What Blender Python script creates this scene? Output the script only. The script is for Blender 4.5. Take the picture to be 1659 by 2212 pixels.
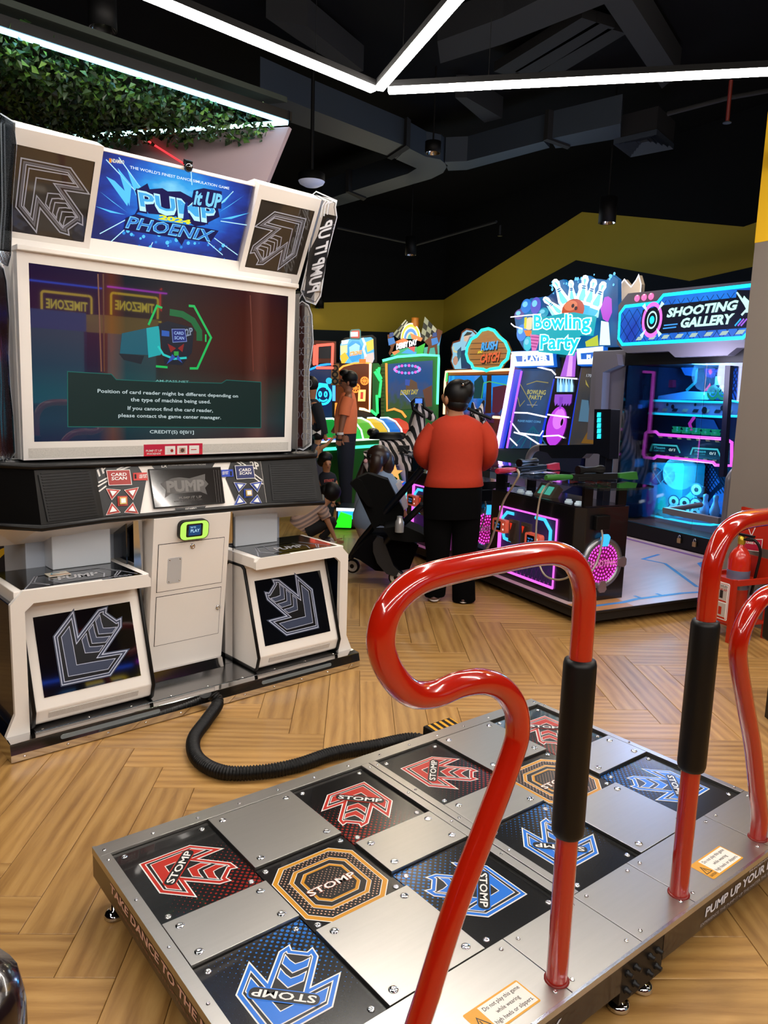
import bpy, math, random
from mathutils import Vector as V, Matrix
random.seed(7)
for _o in list(bpy.data.objects): bpy.data.objects.remove(_o)
SC = bpy.context.scene; COL = SC.collection
# ---------------------------------------------------------------- camera
CW, CH, FP = 1659, 2212, 1640.0
CAM = V((-.650, -2.0, 1.4806)); YAW, PIT, ROL = .6755, .1565, .0312
_f = V((math.sin(YAW)*math.cos(PIT), math.cos(YAW)*math.cos(PIT), -math.sin(PIT)))
_r0 = V((math.cos(YAW), -math.sin(YAW), 0)); _u0 = _r0.cross(_f)
_r = math.cos(ROL)*_r0 + math.sin(ROL)*_u0; _u = -math.sin(ROL)*_r0 + math.cos(ROL)*_u0
cd = bpy.data.cameras.new('camera'); cam = bpy.data.objects.new('camera', cd); COL.objects.link(cam)
cd.sensor_fit = 'HORIZONTAL'; cd.sensor_width = 36; cd.lens = FP/CW*36; cd.clip_start = .05
cam.matrix_world = Matrix(((_r.x,_u.x,-_f.x,CAM.x),(_r.y,_u.y,-_f.y,CAM.y),(_r.z,_u.z,-_f.z,CAM.z),(0,0,0,1)))
SC.camera = cam
SC.view_settings.view_transform = 'Standard'; SC.view_settings.look = 'None'
SC.view_settings.exposure = 0.0; SC.view_settings.gamma = 1.0; SC.view_settings.use_curve_mapping = False
# ---------------------------------------------------------------- world: a dim hall
wd = bpy.data.worlds.new('world'); SC.world = wd; wd.use_nodes = True
wd.node_tree.nodes['Background'].inputs[0].default_value = (.5,.55,.7,1)
wd.node_tree.nodes['Background'].inputs[1].default_value = .02
LED = 84.0          # radiance of the ceiling light lines
def lamp(name, loc, power, col=(1,.86,.68), size=.16, spot=None, aim=(0,0,-1), label=None):
    l = bpy.data.lights.new(name, 'SPOT' if spot else 'POINT'); l.energy = power; l.color = col; l.shadow_soft_size = size
    if spot: l.spot_size = spot; l.spot_blend = .6
    o = bpy.data.objects.new(name, l); COL.objects.link(o); o.location = loc
    o.rotation_euler = V(aim).to_track_quat('-Z','Y').to_euler()
    return o
# ---------------------------------------------------------------- helpers
def ray(x, y): return _r*((x-CW/2)/FP) + _u*(-(y-CH/2)/FP) + _f
def atz(x, y, z): d = ray(x,y); return CAM + d*((z-CAM.z)/d.z)
def atd(x, y, D): return CAM + ray(x,y)*D
class Fr:
    """frame: x right, y into the surface, z up"""
    def __init__(s, o, x, y, z): s.o, s.x, s.y, s.z = V(o), V(x).normalized(), V(y).normalized(), V(z).normalized()
    def __call__(s, a, b, c): return s.o + s.x*a + s.y*b + s.z*c
    def pix(s, x, y, b=0):
        d = ray(x,y); o = s(0,b,0); t = (o-CAM).dot(s.y)/d.dot(s.y); p = CAM + d*t - o
        return (p.dot(s.x), p.dot(s.z))
    def pixs(s, pts, b=0): return [s.pix(x,y,b) for x,y in pts]
    def tilt(s, o, zl, xl=(1,0,0)):
        z = s.x*zl[0]+s.y*zl[1]+s.z*zl[2]; z.normalize(); x = s.x*xl[0]+s.y*xl[1]+s.z*xl[2]
        x = (x - z*x.dot(z)).normalized()
        return Fr(s(*o), x, z.cross(x), z)
    def at(s, a, b, c): return Fr(s(a,b,c), s.x, s.y, s.z)
def frz(o, deg): a = math.radians(deg); return Fr(o, (math.cos(a),math.sin(a),0), (-math.sin(a),math.cos(a),0), (0,0,1))
WF = frz((0,0,0), 0)
def lin(h):
    h = h.lstrip('#'); c = [int(h[i:i+2],16)/255 for i in (0,2,4)]
    return tuple(((x/12.92) if x <= .04045 else ((x+.055)/1.055)**2.4) for x in c)+(1,)
_M = {}
def M(name, hexc, rough=.5, metal=0, emit=0, ehex=None, coat=0, noise=0, nscale=8, bump=0, spec=.5, trans=0, stretch=None):
    if name in _M: return _M[name]
    m = bpy.data.materials.new(name); m.use_nodes = True; nt = m.node_tree; b = nt.nodes['Principled BSDF']; _M[name] = m
    b.inputs['Base Color'].default_value = lin(hexc); b.inputs['Roughness'].default_value = rough
    b.inputs['Metallic'].default_value = metal; b.inputs['Coat Weight'].default_value = coat; b.inputs['Coat Roughness'].default_value = .05
    b.inputs['Specular IOR Level'].default_value = spec; b.inputs['Transmission Weight'].default_value = trans
    if emit: b.inputs['Emission Color'].default_value = lin(ehex or hexc); b.inputs['Emission Strength'].default_value = emit
    if noise or bump:
        tc = nt.nodes.new('ShaderNodeTexCoord'); mp = nt.nodes.new('ShaderNodeMapping'); n = nt.nodes.new('ShaderNodeTexNoise')
        if stretch: mp.inputs['Scale'].default_value = stretch
        n.inputs['Scale'].default_value = nscale; n.inputs['Detail'].default_value = 6
        nt.links.new(tc.outputs['Object'], mp.inputs[0]); nt.links.new(mp.outputs[0], n.inputs['Vector'])
        if noise:
            r = nt.nodes.new('ShaderNodeMapRange'); r.inputs[3].default_value = 1-noise; r.inputs[4].default_value = 1+noise*.6
            mx = nt.nodes.new('ShaderNodeMix'); mx.data_type = 'RGBA'; mx.blend_type = 'MULTIPLY'; mx.inputs[0].default_value = 1
            mx.inputs[6].default_value = lin(hexc); nt.links.new(n.outputs[0], r.inputs[0]); nt.links.new(r.outputs[0], mx.inputs[7])
            nt.links.new(mx.outputs[2], b.inputs['Base Color'])
        if bump:
            bp = nt.nodes.new('ShaderNodeBump'); bp.inputs['Strength'].default_value = bump; bp.inputs['Distance'].default_value = .004
            nt.links.new(n.outputs[0], bp.inputs['Height']); nt.links.new(bp.outputs[0], b.inputs['Normal'])
    return m
def E(hexc, s=1.0, base='#050505'):   # things that give off light: neon, backlit prints, screens
    m = M('glow_%s_%g' % (hexc.lstrip('#'), s), base, .35, emit=s, ehex=hexc)
    if s < 1.5: m.cycles.emission_sampling = 'NONE'
    return m
def C(hexc, rough=.5): return M('paint_%s_%g' % (hexc.lstrip('#'), rough), hexc, rough)
def glass(name='clear_acrylic', tint='#dfe8f2', alpha=.12):
    if name in _M: return _M[name]
    m = bpy.data.materials.new(name); m.use_nodes = True; nt = m.node_tree; nt.nodes.clear(); _M[name] = m
    o = nt.nodes.new('ShaderNodeOutputMaterial'); t = nt.nodes.new('ShaderNodeBsdfTransparent'); g = nt.nodes.new('ShaderNodeBsdfGlossy')
    x = nt.nodes.new('ShaderNodeMixShader'); fr = nt.nodes.new('ShaderNodeFresnel'); fr.inputs[0].default_value = 1.45
    ad = nt.nodes.new('ShaderNodeMath'); ad.operation = 'MULTIPLY_ADD'; ad.inputs[1].default_value = .9; ad.inputs[2].default_value = alpha*.25
    t.inputs[0].default_value = lin(tint); g.inputs['Roughness'].default_value = .03
    nt.links.new(fr.outputs[0], ad.inputs[0]); nt.links.new(ad.outputs[0], x.inputs[0]); nt.links.new(t.outputs[0], x.inputs[1]); nt.links.new(g.outputs[0], x.inputs[2]); nt.links.new(x.outputs[0], o.inputs[0])
    return m
_T = {}
def tmesh(s, bold):
    k = (s,bold)
    if k not in _T:
        cu = bpy.data.curves.new('t','FONT'); cu.body = s; cu.resolution_u = 2; cu.fill_mode = 'FRONT'; cu.offset = bold
        ob = bpy.data.objects.new('t', cu); me = bpy.data.meshes.new_from_object(ob)
        vs = [(v.co.x, v.co.y) for v in me.vertices]; fs = [list(p.vertices) for p in me.polygons]
        bpy.data.objects.remove(ob); bpy.data.curves.remove(cu); bpy.data.meshes.remove(me)
        xs = [v[0] for v in vs]; ys = [v[1] for v in vs]; x0,x1,y0,y1 = min(xs),max(xs),min(ys),max(ys)
        _T[k] = ([((x-x0)/(x1-x0), (y-y0)/(y1-y0)) for x,y in vs], fs)
    return _T[k]
def offs(poly, d):
    """inset (d>0) of a counter-clockwise or clockwise polygon, mitred"""
    n = len(poly); A = sum(poly[i][0]*poly[(i+1)%n][1]-poly[(i+1)%n][0]*poly[i][1] for i in range(n)); sg = 1 if A > 0 else -1
    out = []
    for i in range(n):
        p0,p1,p2 = poly[i-1],poly[i],poly[(i+1)%n]
        a = V((p1[0]-p0[0],p1[1]-p0[1])).normalized(); b = V((p2[0]-p1[0],p2[1]-p1[1])).normalized()
        na = V((-a.y,a.x))*sg; nb = V((-b.y,b.x))*sg; m = na+nb
        l = m.length
        if l < .3: m = na; k = 1
        else: m.normalize(); k = min(1/max(m.dot(na),.3), 3)
        out.append((p1[0]+m.x*d*k, p1[1]+m.y*d*k))
    return out
def ell(cx, cz, rx, rz=None, n=24, a0=0, a1=360):
    rz = rz or rx; full = abs(a1-a0) >= 360; k = n if full else n+1
    return [(cx+rx*math.cos(math.radians(a0+(a1-a0)*i/n)), cz+rz*math.sin(math.radians(a0+(a1-a0)*i/n))) for i in range(k)]
def rct(x0, x1, z0, z1): return [(x0,z0),(x1,z0),(x1,z1),(x0,z1)]
def rrect(x0, x1, z0, z1, r, n=4):
    o = []
    for cx,cz,a in ((x1-r,z1-r,0),(x0+r,z1-r,90),(x0+r,z0+r,180),(x1-r,z0+r,270)): o += ell(cx,cz,r,r,n,a,a+90)
    return o
def cham(x0, x1, z0, z1, c): return [(x0+c,z0),(x1-c,z0),(x1,z0+c),(x1,z1-c),(x1-c,z1),(x0+c,z1),(x0,z1-c),(x0,z0+c)]
def star(cx, cz, r, k=5, q=.42, a=90): return [(cx+(r if i%2==0 else r*q)*math.cos(math.radians(a+i*180/k)), cz+(r if i%2==0 else r*q)*math.sin(math.radians(a+i*180/k))) for i in range(2*k)]
def mir(poly, cx): return [(2*cx-x, z) for x,z in poly]
def cr(pts, k=6, closed=False):
    """Catmull-Rom through points"""
    P = [V(p) for p in pts]; n = len(P); out = []
    for i in range(n if closed else n-1):
        if closed: p0,p1,p2,p3 = P[i-1],P[i],P[(i+1)%n],P[(i+2)%n]
        else: p0 = P[max(i-1,0)]; p1 = P[i]; p2 = P[i+1]; p3 = P[min(i+2,n-1)]
        for j in range(k):
            t = j/k; out.append(.5*((2*p1)+(p2-p0)*t+(2*p0-5*p1+4*p2-p3)*t*t+(3*p1-p0-3*p2+p3)*t**3))
    if not closed: out.append(P[-1])
    return out
ORG = {}
class MB:
    def __init__(s): s.v, s.f, s.mi, s.sm, s.mats = [], [], [], [], []
    def m(s, m):
        if m not in s.mats: s.mats.append(m)
        return s.mats.index(m)
    def add(s, vs, fs, m, sm=False):
        n = len(s.v); i = s.m(m); s.v += [V(p) for p in vs]
        for f in fs: s.f.append([n+k for k in f]); s.mi.append(i); s.sm.append(sm)
        return s
    def box(s, fr, x0, x1, y0, y1, z0, z1, m):
        return s.add([fr(a,b,c) for c in (z0,z1) for b in (y0,y1) for a in (x0,x1)], [(0,2,3,1),(4,5,7,6),(0,1,5,4),(2,6,7,3),(0,4,6,2),(1,3,7,5)], m)
    def prism(s, fr, poly, y0, y1, m, mf=None, sm=False):
        n = len(poly)
        s.add([fr(x,y0,z) for x,z in poly], [list(range(n))], mf or m); s.add([fr(x,y1,z) for x,z in poly], [list(range(n))[::-1]], m)
        return s.add([fr(x,y,z) for y in (y0,y1) for x,z in poly], [(i,(i+1)%n,n+(i+1)%n,n+i) for i in range(n)], m, sm)
    def flat(s, fr, poly, y, m): return s.add([fr(x,y,z) for x,z in poly], [list(range(len(poly)))], m)
    def ring(s, fr, a, b, y, m, y2=None):
        n = len(a); return s.add([fr(x,y,z) for x,z in a]+[fr(x,y if y2 is None else y2,z) for x,z in b], [(i,(i+1)%n,n+(i+1)%n,n+i) for i in range(n)], m)
    def band(s, fr, poly, w, y, m): return s.ring(fr, poly, offs(poly, w), y, m)
    def stroke(s, fr, pts, w, y, m, closed=False):
        n = len(pts); L = []; R = []
        for i in range(n):
            p0 = pts[i-1] if (i or closed) else pts[i]; p2 = pts[(i+1)%n] if (i < n-1 or closed) else pts[i]
            a = V((pts[i][0]-p0[0],pts[i][1]-p0[1])); b = V((p2[0]-pts[i][0],p2[1]-pts[i][1]))
            a = a.normalized() if a.length else b.normalized(); b = b.normalized() if b.length else a
            t = (a+b); t = t.normalized() if t.length > .05 else a; k = 1/max(V((-t.y,t.x)).dot(V((-a.y,a.x))), .45)
            L.append((pts[i][0]-t.y*w/2*k, pts[i][1]+t.x*w/2*k)); R.append((pts[i][0]+t.y*w/2*k, pts[i][1]-t.x*w/2*k))
        k = n if closed else n-1
        return s.add([fr(x,y,z) for x,z in L+R], [(i,(i+1)%n,n+(i+1)%n,n+i) for i in range(k)], m)
    def tube(s, pts, r, m, n=10, closed=False, up=None):
        P = [V(p) for p in pts]; k = len(P); rs = r if isinstance(r,(list,tuple)) else [r]*k; vs = []; nrm = None
        for i in range(k):
            a = P[i]-P[i-1] if (i or closed) else P[1]-P[0]; b = P[(i+1)%k]-P[i] if (i < k-1 or closed) else a
            t = (a.normalized()+b.normalized()); t = t.normalized() if t.length > 1e-6 else a.normalized()
            if nrm is None: nrm = t.orthogonal().normalized()
            nrm = nrm - t*nrm.dot(t); nrm = nrm.normalized() if nrm.length > 1e-6 else t.orthogonal().normalized(); bn = t.cross(nrm)
            vs += [P[i]+(nrm*math.cos(2*math.pi*j/n)+bn*math.sin(2*math.pi*j/n))*rs[i] for j in range(n)]
        fs = [(i*n+j, i*n+(j+1)%n, ((i+1)%k)*n+(j+1)%n, ((i+1)%k)*n+j) for i in range(k if closed else k-1) for j in range(n)]
        s.add(vs, fs, m, True)
        if not closed: s.add(vs[:n], [list(range(n))[::-1]], m); s.add(vs[-n:], [list(range(n))], m)
        return s
    def lathe(s, fr, prof, m, n=20, ax='z', sm=True, caps=True):
        A = {'z':(fr.x,fr.y,fr.z),'y':(fr.x,fr.z,-fr.y),'x':(fr.y,fr.z,fr.x)}[ax]; k = len(prof)
        vs = [fr.o+(A[0]*math.cos(2*math.pi*j/n)+A[1]*math.sin(2*math.pi*j/n))*r+A[2]*h for r,h in prof for j in range(n)]
        s.add(vs, [(i*n+j, i*n+(j+1)%n, (i+1)*n+(j+1)%n, (i+1)*n+j) for i in range(k-1) for j in range(n)], m, sm)
        if caps and prof[0][0] > 1e-5: s.add(vs[:n], [list(range(n))[::-1]], m)
        if caps and prof[-1][0] > 1e-5: s.add(vs[-n:], [list(range(n))], m)
        return s
    def ball(s, c, rx, m, ry=None, rz=None, n=14, fr=WF):
        ry = ry or rx; rz = rz or rx; h = n//2; vs = [V(c)+fr.x*(rx*math.sin(math.pi*i/h)*math.cos(2*math.pi*j/n))+fr.y*(ry*math.sin(math.pi*i/h)*math.sin(2*math.pi*j/n))+fr.z*(rz*math.cos(math.pi*i/h)) for i in range(h+1) for j in range(n)]
        return s.add(vs, [(i*n+j,(i+1)*n+j,(i+1)*n+(j+1)%n,i*n+(j+1)%n) for i in range(h) for j in range(n)], m, True)
    def text(s, fr, t, bl, br, tl, y, m, bold=.0, shear=0):
        vs, fs = tmesh(t, bold); bl, br, tl = V(bl), V(br), V(tl); ex = br-bl; ez = tl-bl
        return s.add([fr(q.x,y,q.y) for q in (bl+ex*(a+shear*b)+ez*b for a,b in vs)], fs, m)
    def build(s, name, parent=None, label=None, cat=None, group=None, kind=None, bevel=0, org=None, sub=0):
        me = bpy.data.meshes.new(name); o = bpy.data.objects.new(name, me); COL.objects.link(o)
        if parent is not None: w = ORG[parent] if org is None else V(org)
        elif org is not None: w = V(org)
        else:
            xs = [p.x for p in s.v]; ys = [p.y for p in s.v]; w = V(((min(xs)+max(xs))/2,(min(ys)+max(ys))/2,min(p.z for p in s.v)))
        me.from_pydata([p-w for p in s.v], [], s.f); me.polygons.foreach_set('material_index', s.mi); me.polygons.foreach_set('use_smooth', s.sm)
        for m in s.mats: me.materials.append(m)
        me.update(); ORG[o] = w
        if parent is not None: o.parent = parent; o.location = w-ORG[parent]
        else: o.location = w
        if bevel: b = o.modifiers.new('bevel','BEVEL'); b.width = bevel; b.segments = 2; b.limit_method = 'ANGLE'; b.angle_limit = math.radians(35)
        if sub: b = o.modifiers.new('sub','SUBSURF'); b.levels = sub; b.render_levels = sub
        tag(o, label, cat, group, kind); return o
def tag(o, label=None, cat=None, group=None, kind=None):
    if label: o['label'] = label
    if cat: o['category'] = cat
    if group: o['group'] = group
    if kind: o['kind'] = kind
    return o
def thing(name, label, cat, loc, group=None, kind=None, parent=None):
    o = bpy.data.objects.new(name, None); COL.objects.link(o); o.empty_display_size = .1; o.location = loc; ORG[o] = V(loc)
    return tag(o, label, cat, group, kind)
def dupe(root, delta, label=None):
    """copy of a thing and of its parts, moved by delta"""
    r = root.copy(); COL.objects.link(r); r.location = root.location+V(delta); ORG[r] = ORG[root]+V(delta)
    if label: r['label'] = label
    for ch in list(root.children):
        c = ch.copy(); COL.objects.link(c); c.parent = r; ORG[c] = ORG[ch]+V(delta)
        for g in list(ch.children):
            d = g.copy(); COL.objects.link(d); d.parent = c; ORG[d] = ORG[g]+V(delta)
    return r
# shared materials
WHITE = M('white_powder_coat','#f1ece6',.42,noise=.03,nscale=3)
CHROME = M('chrome','#d9d9da',.07,1)
STEEL = M('brushed_steel','#b8b6b1',.34,1,noise=.06,nscale=6,stretch=(1,14,1))
BLK = M('black_plastic','#060607',.42,spec=.3)
BLKG = M('black_gloss','#060608',.08,coat=.6)
DARK = M('dark_metal','#0d0e11',.45,spec=.35)
RUB = M('black_rubber','#050506',.42,spec=.35)
RED = M('red_gloss_paint','#b01a06',.16,coat=1,noise=.05,nscale=2)
ACR = glass()
K = frz((-.0302,1.0483,0), 3.372)            # dance cabinet frame
KL = 1.773
G = frz((3.40,.85,0), -11.5)                 # shooting gallery frame: x depth, y to the far left
GV = Fr(G.o, -G.y, G.x, G.z)                 # the same seen from the player side: x right, y away
# ================================================================ CEILING LIGHT LINES (the hall's main light)
ZL_ = 3.0; ZC = 4.45
HOUS = M('light_housing','#060607',.6,spec=.2)
_ledn = [0]
def led(a, b, label, w=.038, mat=None, ext_=None, group='white light lines hung from the ceiling'):
    a = V(a); b = V(b); d = (b-a).normalized(); n = V((-d.y,d.x,0)); up = V((0,0,1)); L = (b-a).length
    fr = Fr(a, d, n, up); t = thing('linear_light',label,'light',(a+b)/2,group)
    m = MB(); m.box(fr,0,L,-w/2-.001,w/2+.001,.012,.042,HOUS); m.build('housing',t)
    m = MB(); m.box(fr,0,L,-w/2,w/2,-.012,.013,mat or E('#fff6ec',LED)); m.build('diffuser',t)
    m = MB()
    for k in (.12,.88): m.tube([fr(L*k,0,.042),fr(L*k,0,ZC-ZL_)],.0015,HOUS,5)
    m.build('hanging_wire',t)
J0 = atz(815,197,ZL_)
a1 = atz(340,0,ZL_); led(a1+(a1-J0)*1.6, J0+(a1-J0).normalized()*.03, 'white light line running from the upper left to the corner joint')
a2 = atz(985,0,ZL_); led(J0+(a2-J0).normalized()*.04, a2+(a2-J0)*1.9, 'white light line rising to the top edge from the corner joint')
a3 = atz(1659,155,ZL_); led(J0+(a3-J0).normalized()*.06, a3+(a3-J0)*1.3, 'white light line running from the corner joint to the right edge')
led((-2.9,-2.2,ZL_),(1.6,-3.4,ZL_),'white light line overhead, behind the camera')
led((-1.9,-.1,ZL_),(-3.2,-3.6,ZL_),'white light line overhead, left of the camera')
led((-2.4,-4.6,ZL_),(2.6,-4.9,ZL_),'white light line far behind the camera')
led((1.9,-1.2,ZL_),(4.6,-4.2,ZL_),'white light line overhead, right behind the camera')
# ================================================================ ROOM
WBLK = M('black_wall_paint','#05070d',.9,spec=.2,noise=.06,nscale=2)
NAVY = M('navy_wall_paint','#081522',.8,spec=.3,noise=.06,nscale=2)
OLIVE = M('mustard_wall_paint','#a8922a',.8,noise=.05,nscale=3)
TAUPE = M('taupe_wall_paint','#7b726a',.85,noise=.04,nscale=5)
YEL = M('yellow_wall_paint','#e0b010',.8,noise=.03,nscale=5)
CEILM = M('black_ceiling_paint','#06070c',.95,spec=.15,noise=.15,nscale=1.5)
ZC = 4.45
def struct(mb, name, **k): return mb.build(name, kind='structure', **k)
U1, V1, U0, V0 = 3.6, 8.0, -13., -9.
struct(MB().box(G,U0,U1,V0,V1,-.10,-.012,M('sub_floor','#5a3d1e',.8)),'floor')
floor = bpy.data.objects['floor']
struct(MB().box(G,U0,U1,V0,V1,ZC,ZC+.1,CEILM),'ceiling')
def band_wall(fr, pts_top, pts_bot, name, x0, x1):
    m = MB(); m.box(fr,x0,x1,0,.12,0,ZC,WBLK)
    m.add([fr(x,-.004,z) for x,z in pts_bot]+[fr(x1,-.004,0),fr(x0,-.004,0)], [list(range(len(pts_bot)+2))], NAVY)
    n = len(pts_top); m.add([fr(x,-.006,z) for x,z in pts_top]+[fr(x,-.006,z) for x,z in pts_bot[::-1]], [list(range(2*n))], OLIVE)
    return struct(m, name)
# right wall: plane x = U1 in the gallery frame
FR = Fr(G(U1,0,0), -G.y, G.x, G.z)
FB = Fr(G(0,V1,0), G.x, G.y, G.z)
cz = -V1
t = FR.pixs([(1258,458),(1607,490),(1700,458)]); b = FR.pixs([(1245,562),(1490,607),(1700,560)])
kt = FR.pix(918,655); kb = FR.pix(945,716)
band_wall(FR, [(-V1,kt[1])]+t+[(9,4.2)], [(-V1,kb[1]-.05)]+b+[(9,3.0)], 'wall_right', -V1, 9)
t = FB.pixs([(680,654),(905,654.5)]); b = FB.pixs([(680,712),(905,736)])
band_wall(FB, [(U0,t[0][1]+.3)]+[t[0]]+[(U1,kt[1])], [(U0,b[0][1]+.3)]+[b[0]]+[(U1,kb[1]-.05)], 'wall_back', U0, U1)
struct(MB().box(G,U0-.12,U0,V0,V1,0,ZC,M('dark_plum_wall','#2a1114',.8)),'wall_left')
struct(MB().box(G,U0,U1,V0-.12,V0,0,ZC,M('dark_red_wall','#4a1710',.8)),'wall_front')
# column at the right
def colm(z0,z1,m): return MB().box(G,1.09,1.8,-1.6,-.06,z0,z1,m)
pz = 2.52
cm = MB(); cm.box(G,1.09,1.8,-1.6,-.06,0,pz,TAUPE); cm.box(G,1.088,1.802,-1.602,-.058,pz,ZC,YEL)
struct(cm,'wall_pillar')
# ---------------------------------------------------------------- herringbone floor
def woodmat():
    m = bpy.data.materials.new('oak_vinyl'); m.use_nodes = True; nt = m.node_tree; b = nt.nodes['Principled BSDF']; L = nt.links
    tc = nt.nodes.new('ShaderNodeTexCoord'); oi = nt.nodes.new('ShaderNodeObjectInfo'); mp = nt.nodes.new('ShaderNodeMapping')
    at = nt.nodes.new('ShaderNodeAttribute'); at.attribute_name = 'tone'
    mp.inputs['Scale'].default_value = (1.2,11,1)
    ad = nt.nodes.new('ShaderNodeVectorMath'); ad.operation = 'ADD'
    sc = nt.nodes.new('ShaderNodeMath'); sc.operation = 'MULTIPLY'; sc.inputs[1].default_value = 37
    sm = nt.nodes.new('ShaderNodeMath'); sm.operation = 'ADD'
    L.new(oi.outputs['Random'], sm.inputs[0]); L.new(at.outputs['Fac'], sm.inputs[1]); L.new(sm.outputs[0], sc.inputs[0])
    cb = nt.nodes.new('ShaderNodeCombineXYZ'); L.new(sc.outputs[0], cb.inputs[0]); L.new(sc.outputs[0], cb.inputs[1])
    uv = nt.nodes.new('ShaderNodeUVMap'); uv.uv_map = 'plank'
    L.new(uv.outputs[0], ad.inputs[0]); L.new(cb.outputs[0], ad.inputs[1]); L.new(ad.outputs[0], mp.inputs[0])
    n = nt.nodes.new('ShaderNodeTexNoise'); n.inputs['Scale'].default_value = 2.6; n.inputs['Detail'].default_value = 9; n.inputs['Roughness'].default_value = .68; n.inputs['Distortion'].default_value = .7
    L.new(mp.outputs[0], n.inputs['Vector'])
    w = nt.nodes.new('ShaderNodeTexWave'); w.wave_type = 'RINGS'; w.inputs['Scale'].default_value = .55; w.inputs['Distortion'].default_value = 9; w.inputs['Detail'].default_value = 4; w.inputs['Detail Scale'].default_value = .8
    L.new(mp.outputs[0], w.inputs['Vector'])
    mx = nt.nodes.new('ShaderNodeMix'); mx.inputs[0].default_value = .22; L.new(n.outputs[0], mx.inputs[2]); L.new(w.outputs[0], mx.inputs[3])
    r = nt.nodes.new('ShaderNodeValToRGB'); e = r.color_ramp.elements
    e[0].position = .25; e[0].color = lin('#8a6232'); e[1].position = .75; e[1].color = lin('#bf965a')
    q = r.color_ramp.elements.new(.5); q.color = lin('#ab8148')
    L.new(mx.outputs[0], r.inputs[0])
    hv = nt.nodes.new('ShaderNodeHueSaturation'); vr = nt.nodes.new('ShaderNodeMapRange'); vr.inputs[3].default_value = .86; vr.inputs[4].default_value = 1.1
    fr2 = nt.nodes.new('ShaderNodeMath'); fr2.operation = 'FRACT'; L.new(sm.outputs[0], fr2.inputs[0]); L.new(fr2.outputs[0], vr.inputs[0]); L.new(vr.outputs[0], hv.inputs['Value'])
    L.new(r.outputs[0], hv.inputs['Color']); L.new(hv.outputs[0], b.inputs['Base Color'])
    rr = nt.nodes.new('ShaderNodeMapRange'); rr.inputs[3].default_value = .30; rr.inputs[4].default_value = .46; L.new(n.outputs[0], rr.inputs[0]); L.new(rr.outputs[0], b.inputs['Roughness'])
    bp = nt.nodes.new('ShaderNodeBump'); bp.inputs['Strength'].default_value = .25; bp.inputs['Distance'].default_value = .002; L.new(mx.outputs[0], bp.inputs['Height']); L.new(bp.outputs[0], b.inputs['Normal'])
    return m
OAK = woodmat(); PW = .155; PL = 6*PW
_a = math.radians(143.5); I_ = V((math.cos(_a),math.sin(_a),0)); _b = math.radians(53.5); J_ = V((math.cos(_b),math.sin(_b),0)); PO = V((1.256,-1.065,0))
g_ = .0008; c_ = .0022
pv = [(g_,g_,-.010),(PL-g_,g_,-.010),(PL-g_,PW-g_,-.010),(g_,PW-g_,-.010),(g_,g_,-c_*.6),(PL-g_,g_,-c_*.6),(PL-g_,PW-g_,-c_*.6),(g_,PW-g_,-c_*.6),(c_,c_,0),(PL-c_,c_,0),(PL-c_,PW-c_,0),(c_,PW-c_,0)]
pf = [(0,1,5,4),(1,2,6,5),(2,3,7,6),(3,0,4,7),(4,5,9,8),(5,6,10,9),(6,7,11,10),(7,4,8,11),(8,9,10,11)]
def plank_mesh(name, xf=[(Matrix.Identity(3),V((0,0,0)))]):
    vs=[];fs=[];uv=[];tn=[]
    for k,(R,t) in enumerate(xf):
        n=len(vs); vs+=[R@V(p)+t for p in pv]; fs+=[[n+i for i in f] for f in pf]; uv+=[(p[0],p[1]) for p in pv]; tn+=[random.random() if len(xf)>1 else 0]*len(pv)
    me=bpy.data.meshes.new(name); me.from_pydata(vs,[],fs); l=me.uv_layers.new(name='plank')
    for lp in me.loops: l.data[lp.index].uv=uv[lp.vertex_index]
    a=me.attributes.new('tone','FLOAT','POINT'); a.data.foreach_set('value',tn); me.materials.append(OAK); me.update(); return me
pm = plank_mesh('plank'); allp = []
for i in range(-120,120):
    for j in range(-120,120):
        d = (i-j) % 12
        if d == 0: o = PO+I_*(i*PW)+J_*(j*PW); x,y = I_,-J_; o2 = o+J_*PW; c = o+I_*(PL/2)+J_*(PW/2); ang = 143.5; base = o2; kind=0
        elif d == 11: o = PO+I_*(i*PW)+J_*(j*PW); base = o; ang = 53.5; c = o+J_*(PL/2)+I_*(PW/2); kind=1
        else: continue
        g = c-G.o; u,v = g.dot(G.x), g.dot(G.y)
        if not (U0+.8 < u < U1-.5 and V0+.8 < v < V1-.5): continue
        dd = c-CAM; dep = dd.dot(_f); q = (dd.dot(_r)/dep*FP+CW/2, CH/2-dd.dot(_u)/dep*FP) if dep > .3 else (0,-9999)
        vis = dep > .3 and -260 < q[0] < CW+260 and q[1] < CH+400
        under = (.1 < c.x < 1.75 and -1.0 < c.y < -.1) or ( -0.2<(c-K.o).dot(K.x)-0.2<1.4 and .15<(c-K.o).dot(K.y)<.7)
        allp.append(((0 if vis and not under else 1, (c-CAM).length), base, ang))
allp.sort(key=lambda t: t[0])
for n_,(k_,base,ang) in enumerate(allp[:300]):
    o = bpy.data.objects.new('plank', pm); COL.objects.link(o); o.parent = floor; o.location = base-ORG[floor]
    a = math.radians(ang); o.rotation_euler = (0,0,a)
# handedness: local y must run towards the other plank edge
xf = [(Matrix.Rotation(math.radians(a),3,'Z'), b-ORG[floor]) for _,b,a in allp[300:]]
rest = bpy.data.objects.new('planks_beyond', plank_mesh('planks_beyond', xf)); COL.objects.link(rest); rest.parent = floor; rest['kind'] = 'stuff'
rest['label'] = 'rest of the oak herringbone planks further off'
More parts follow.
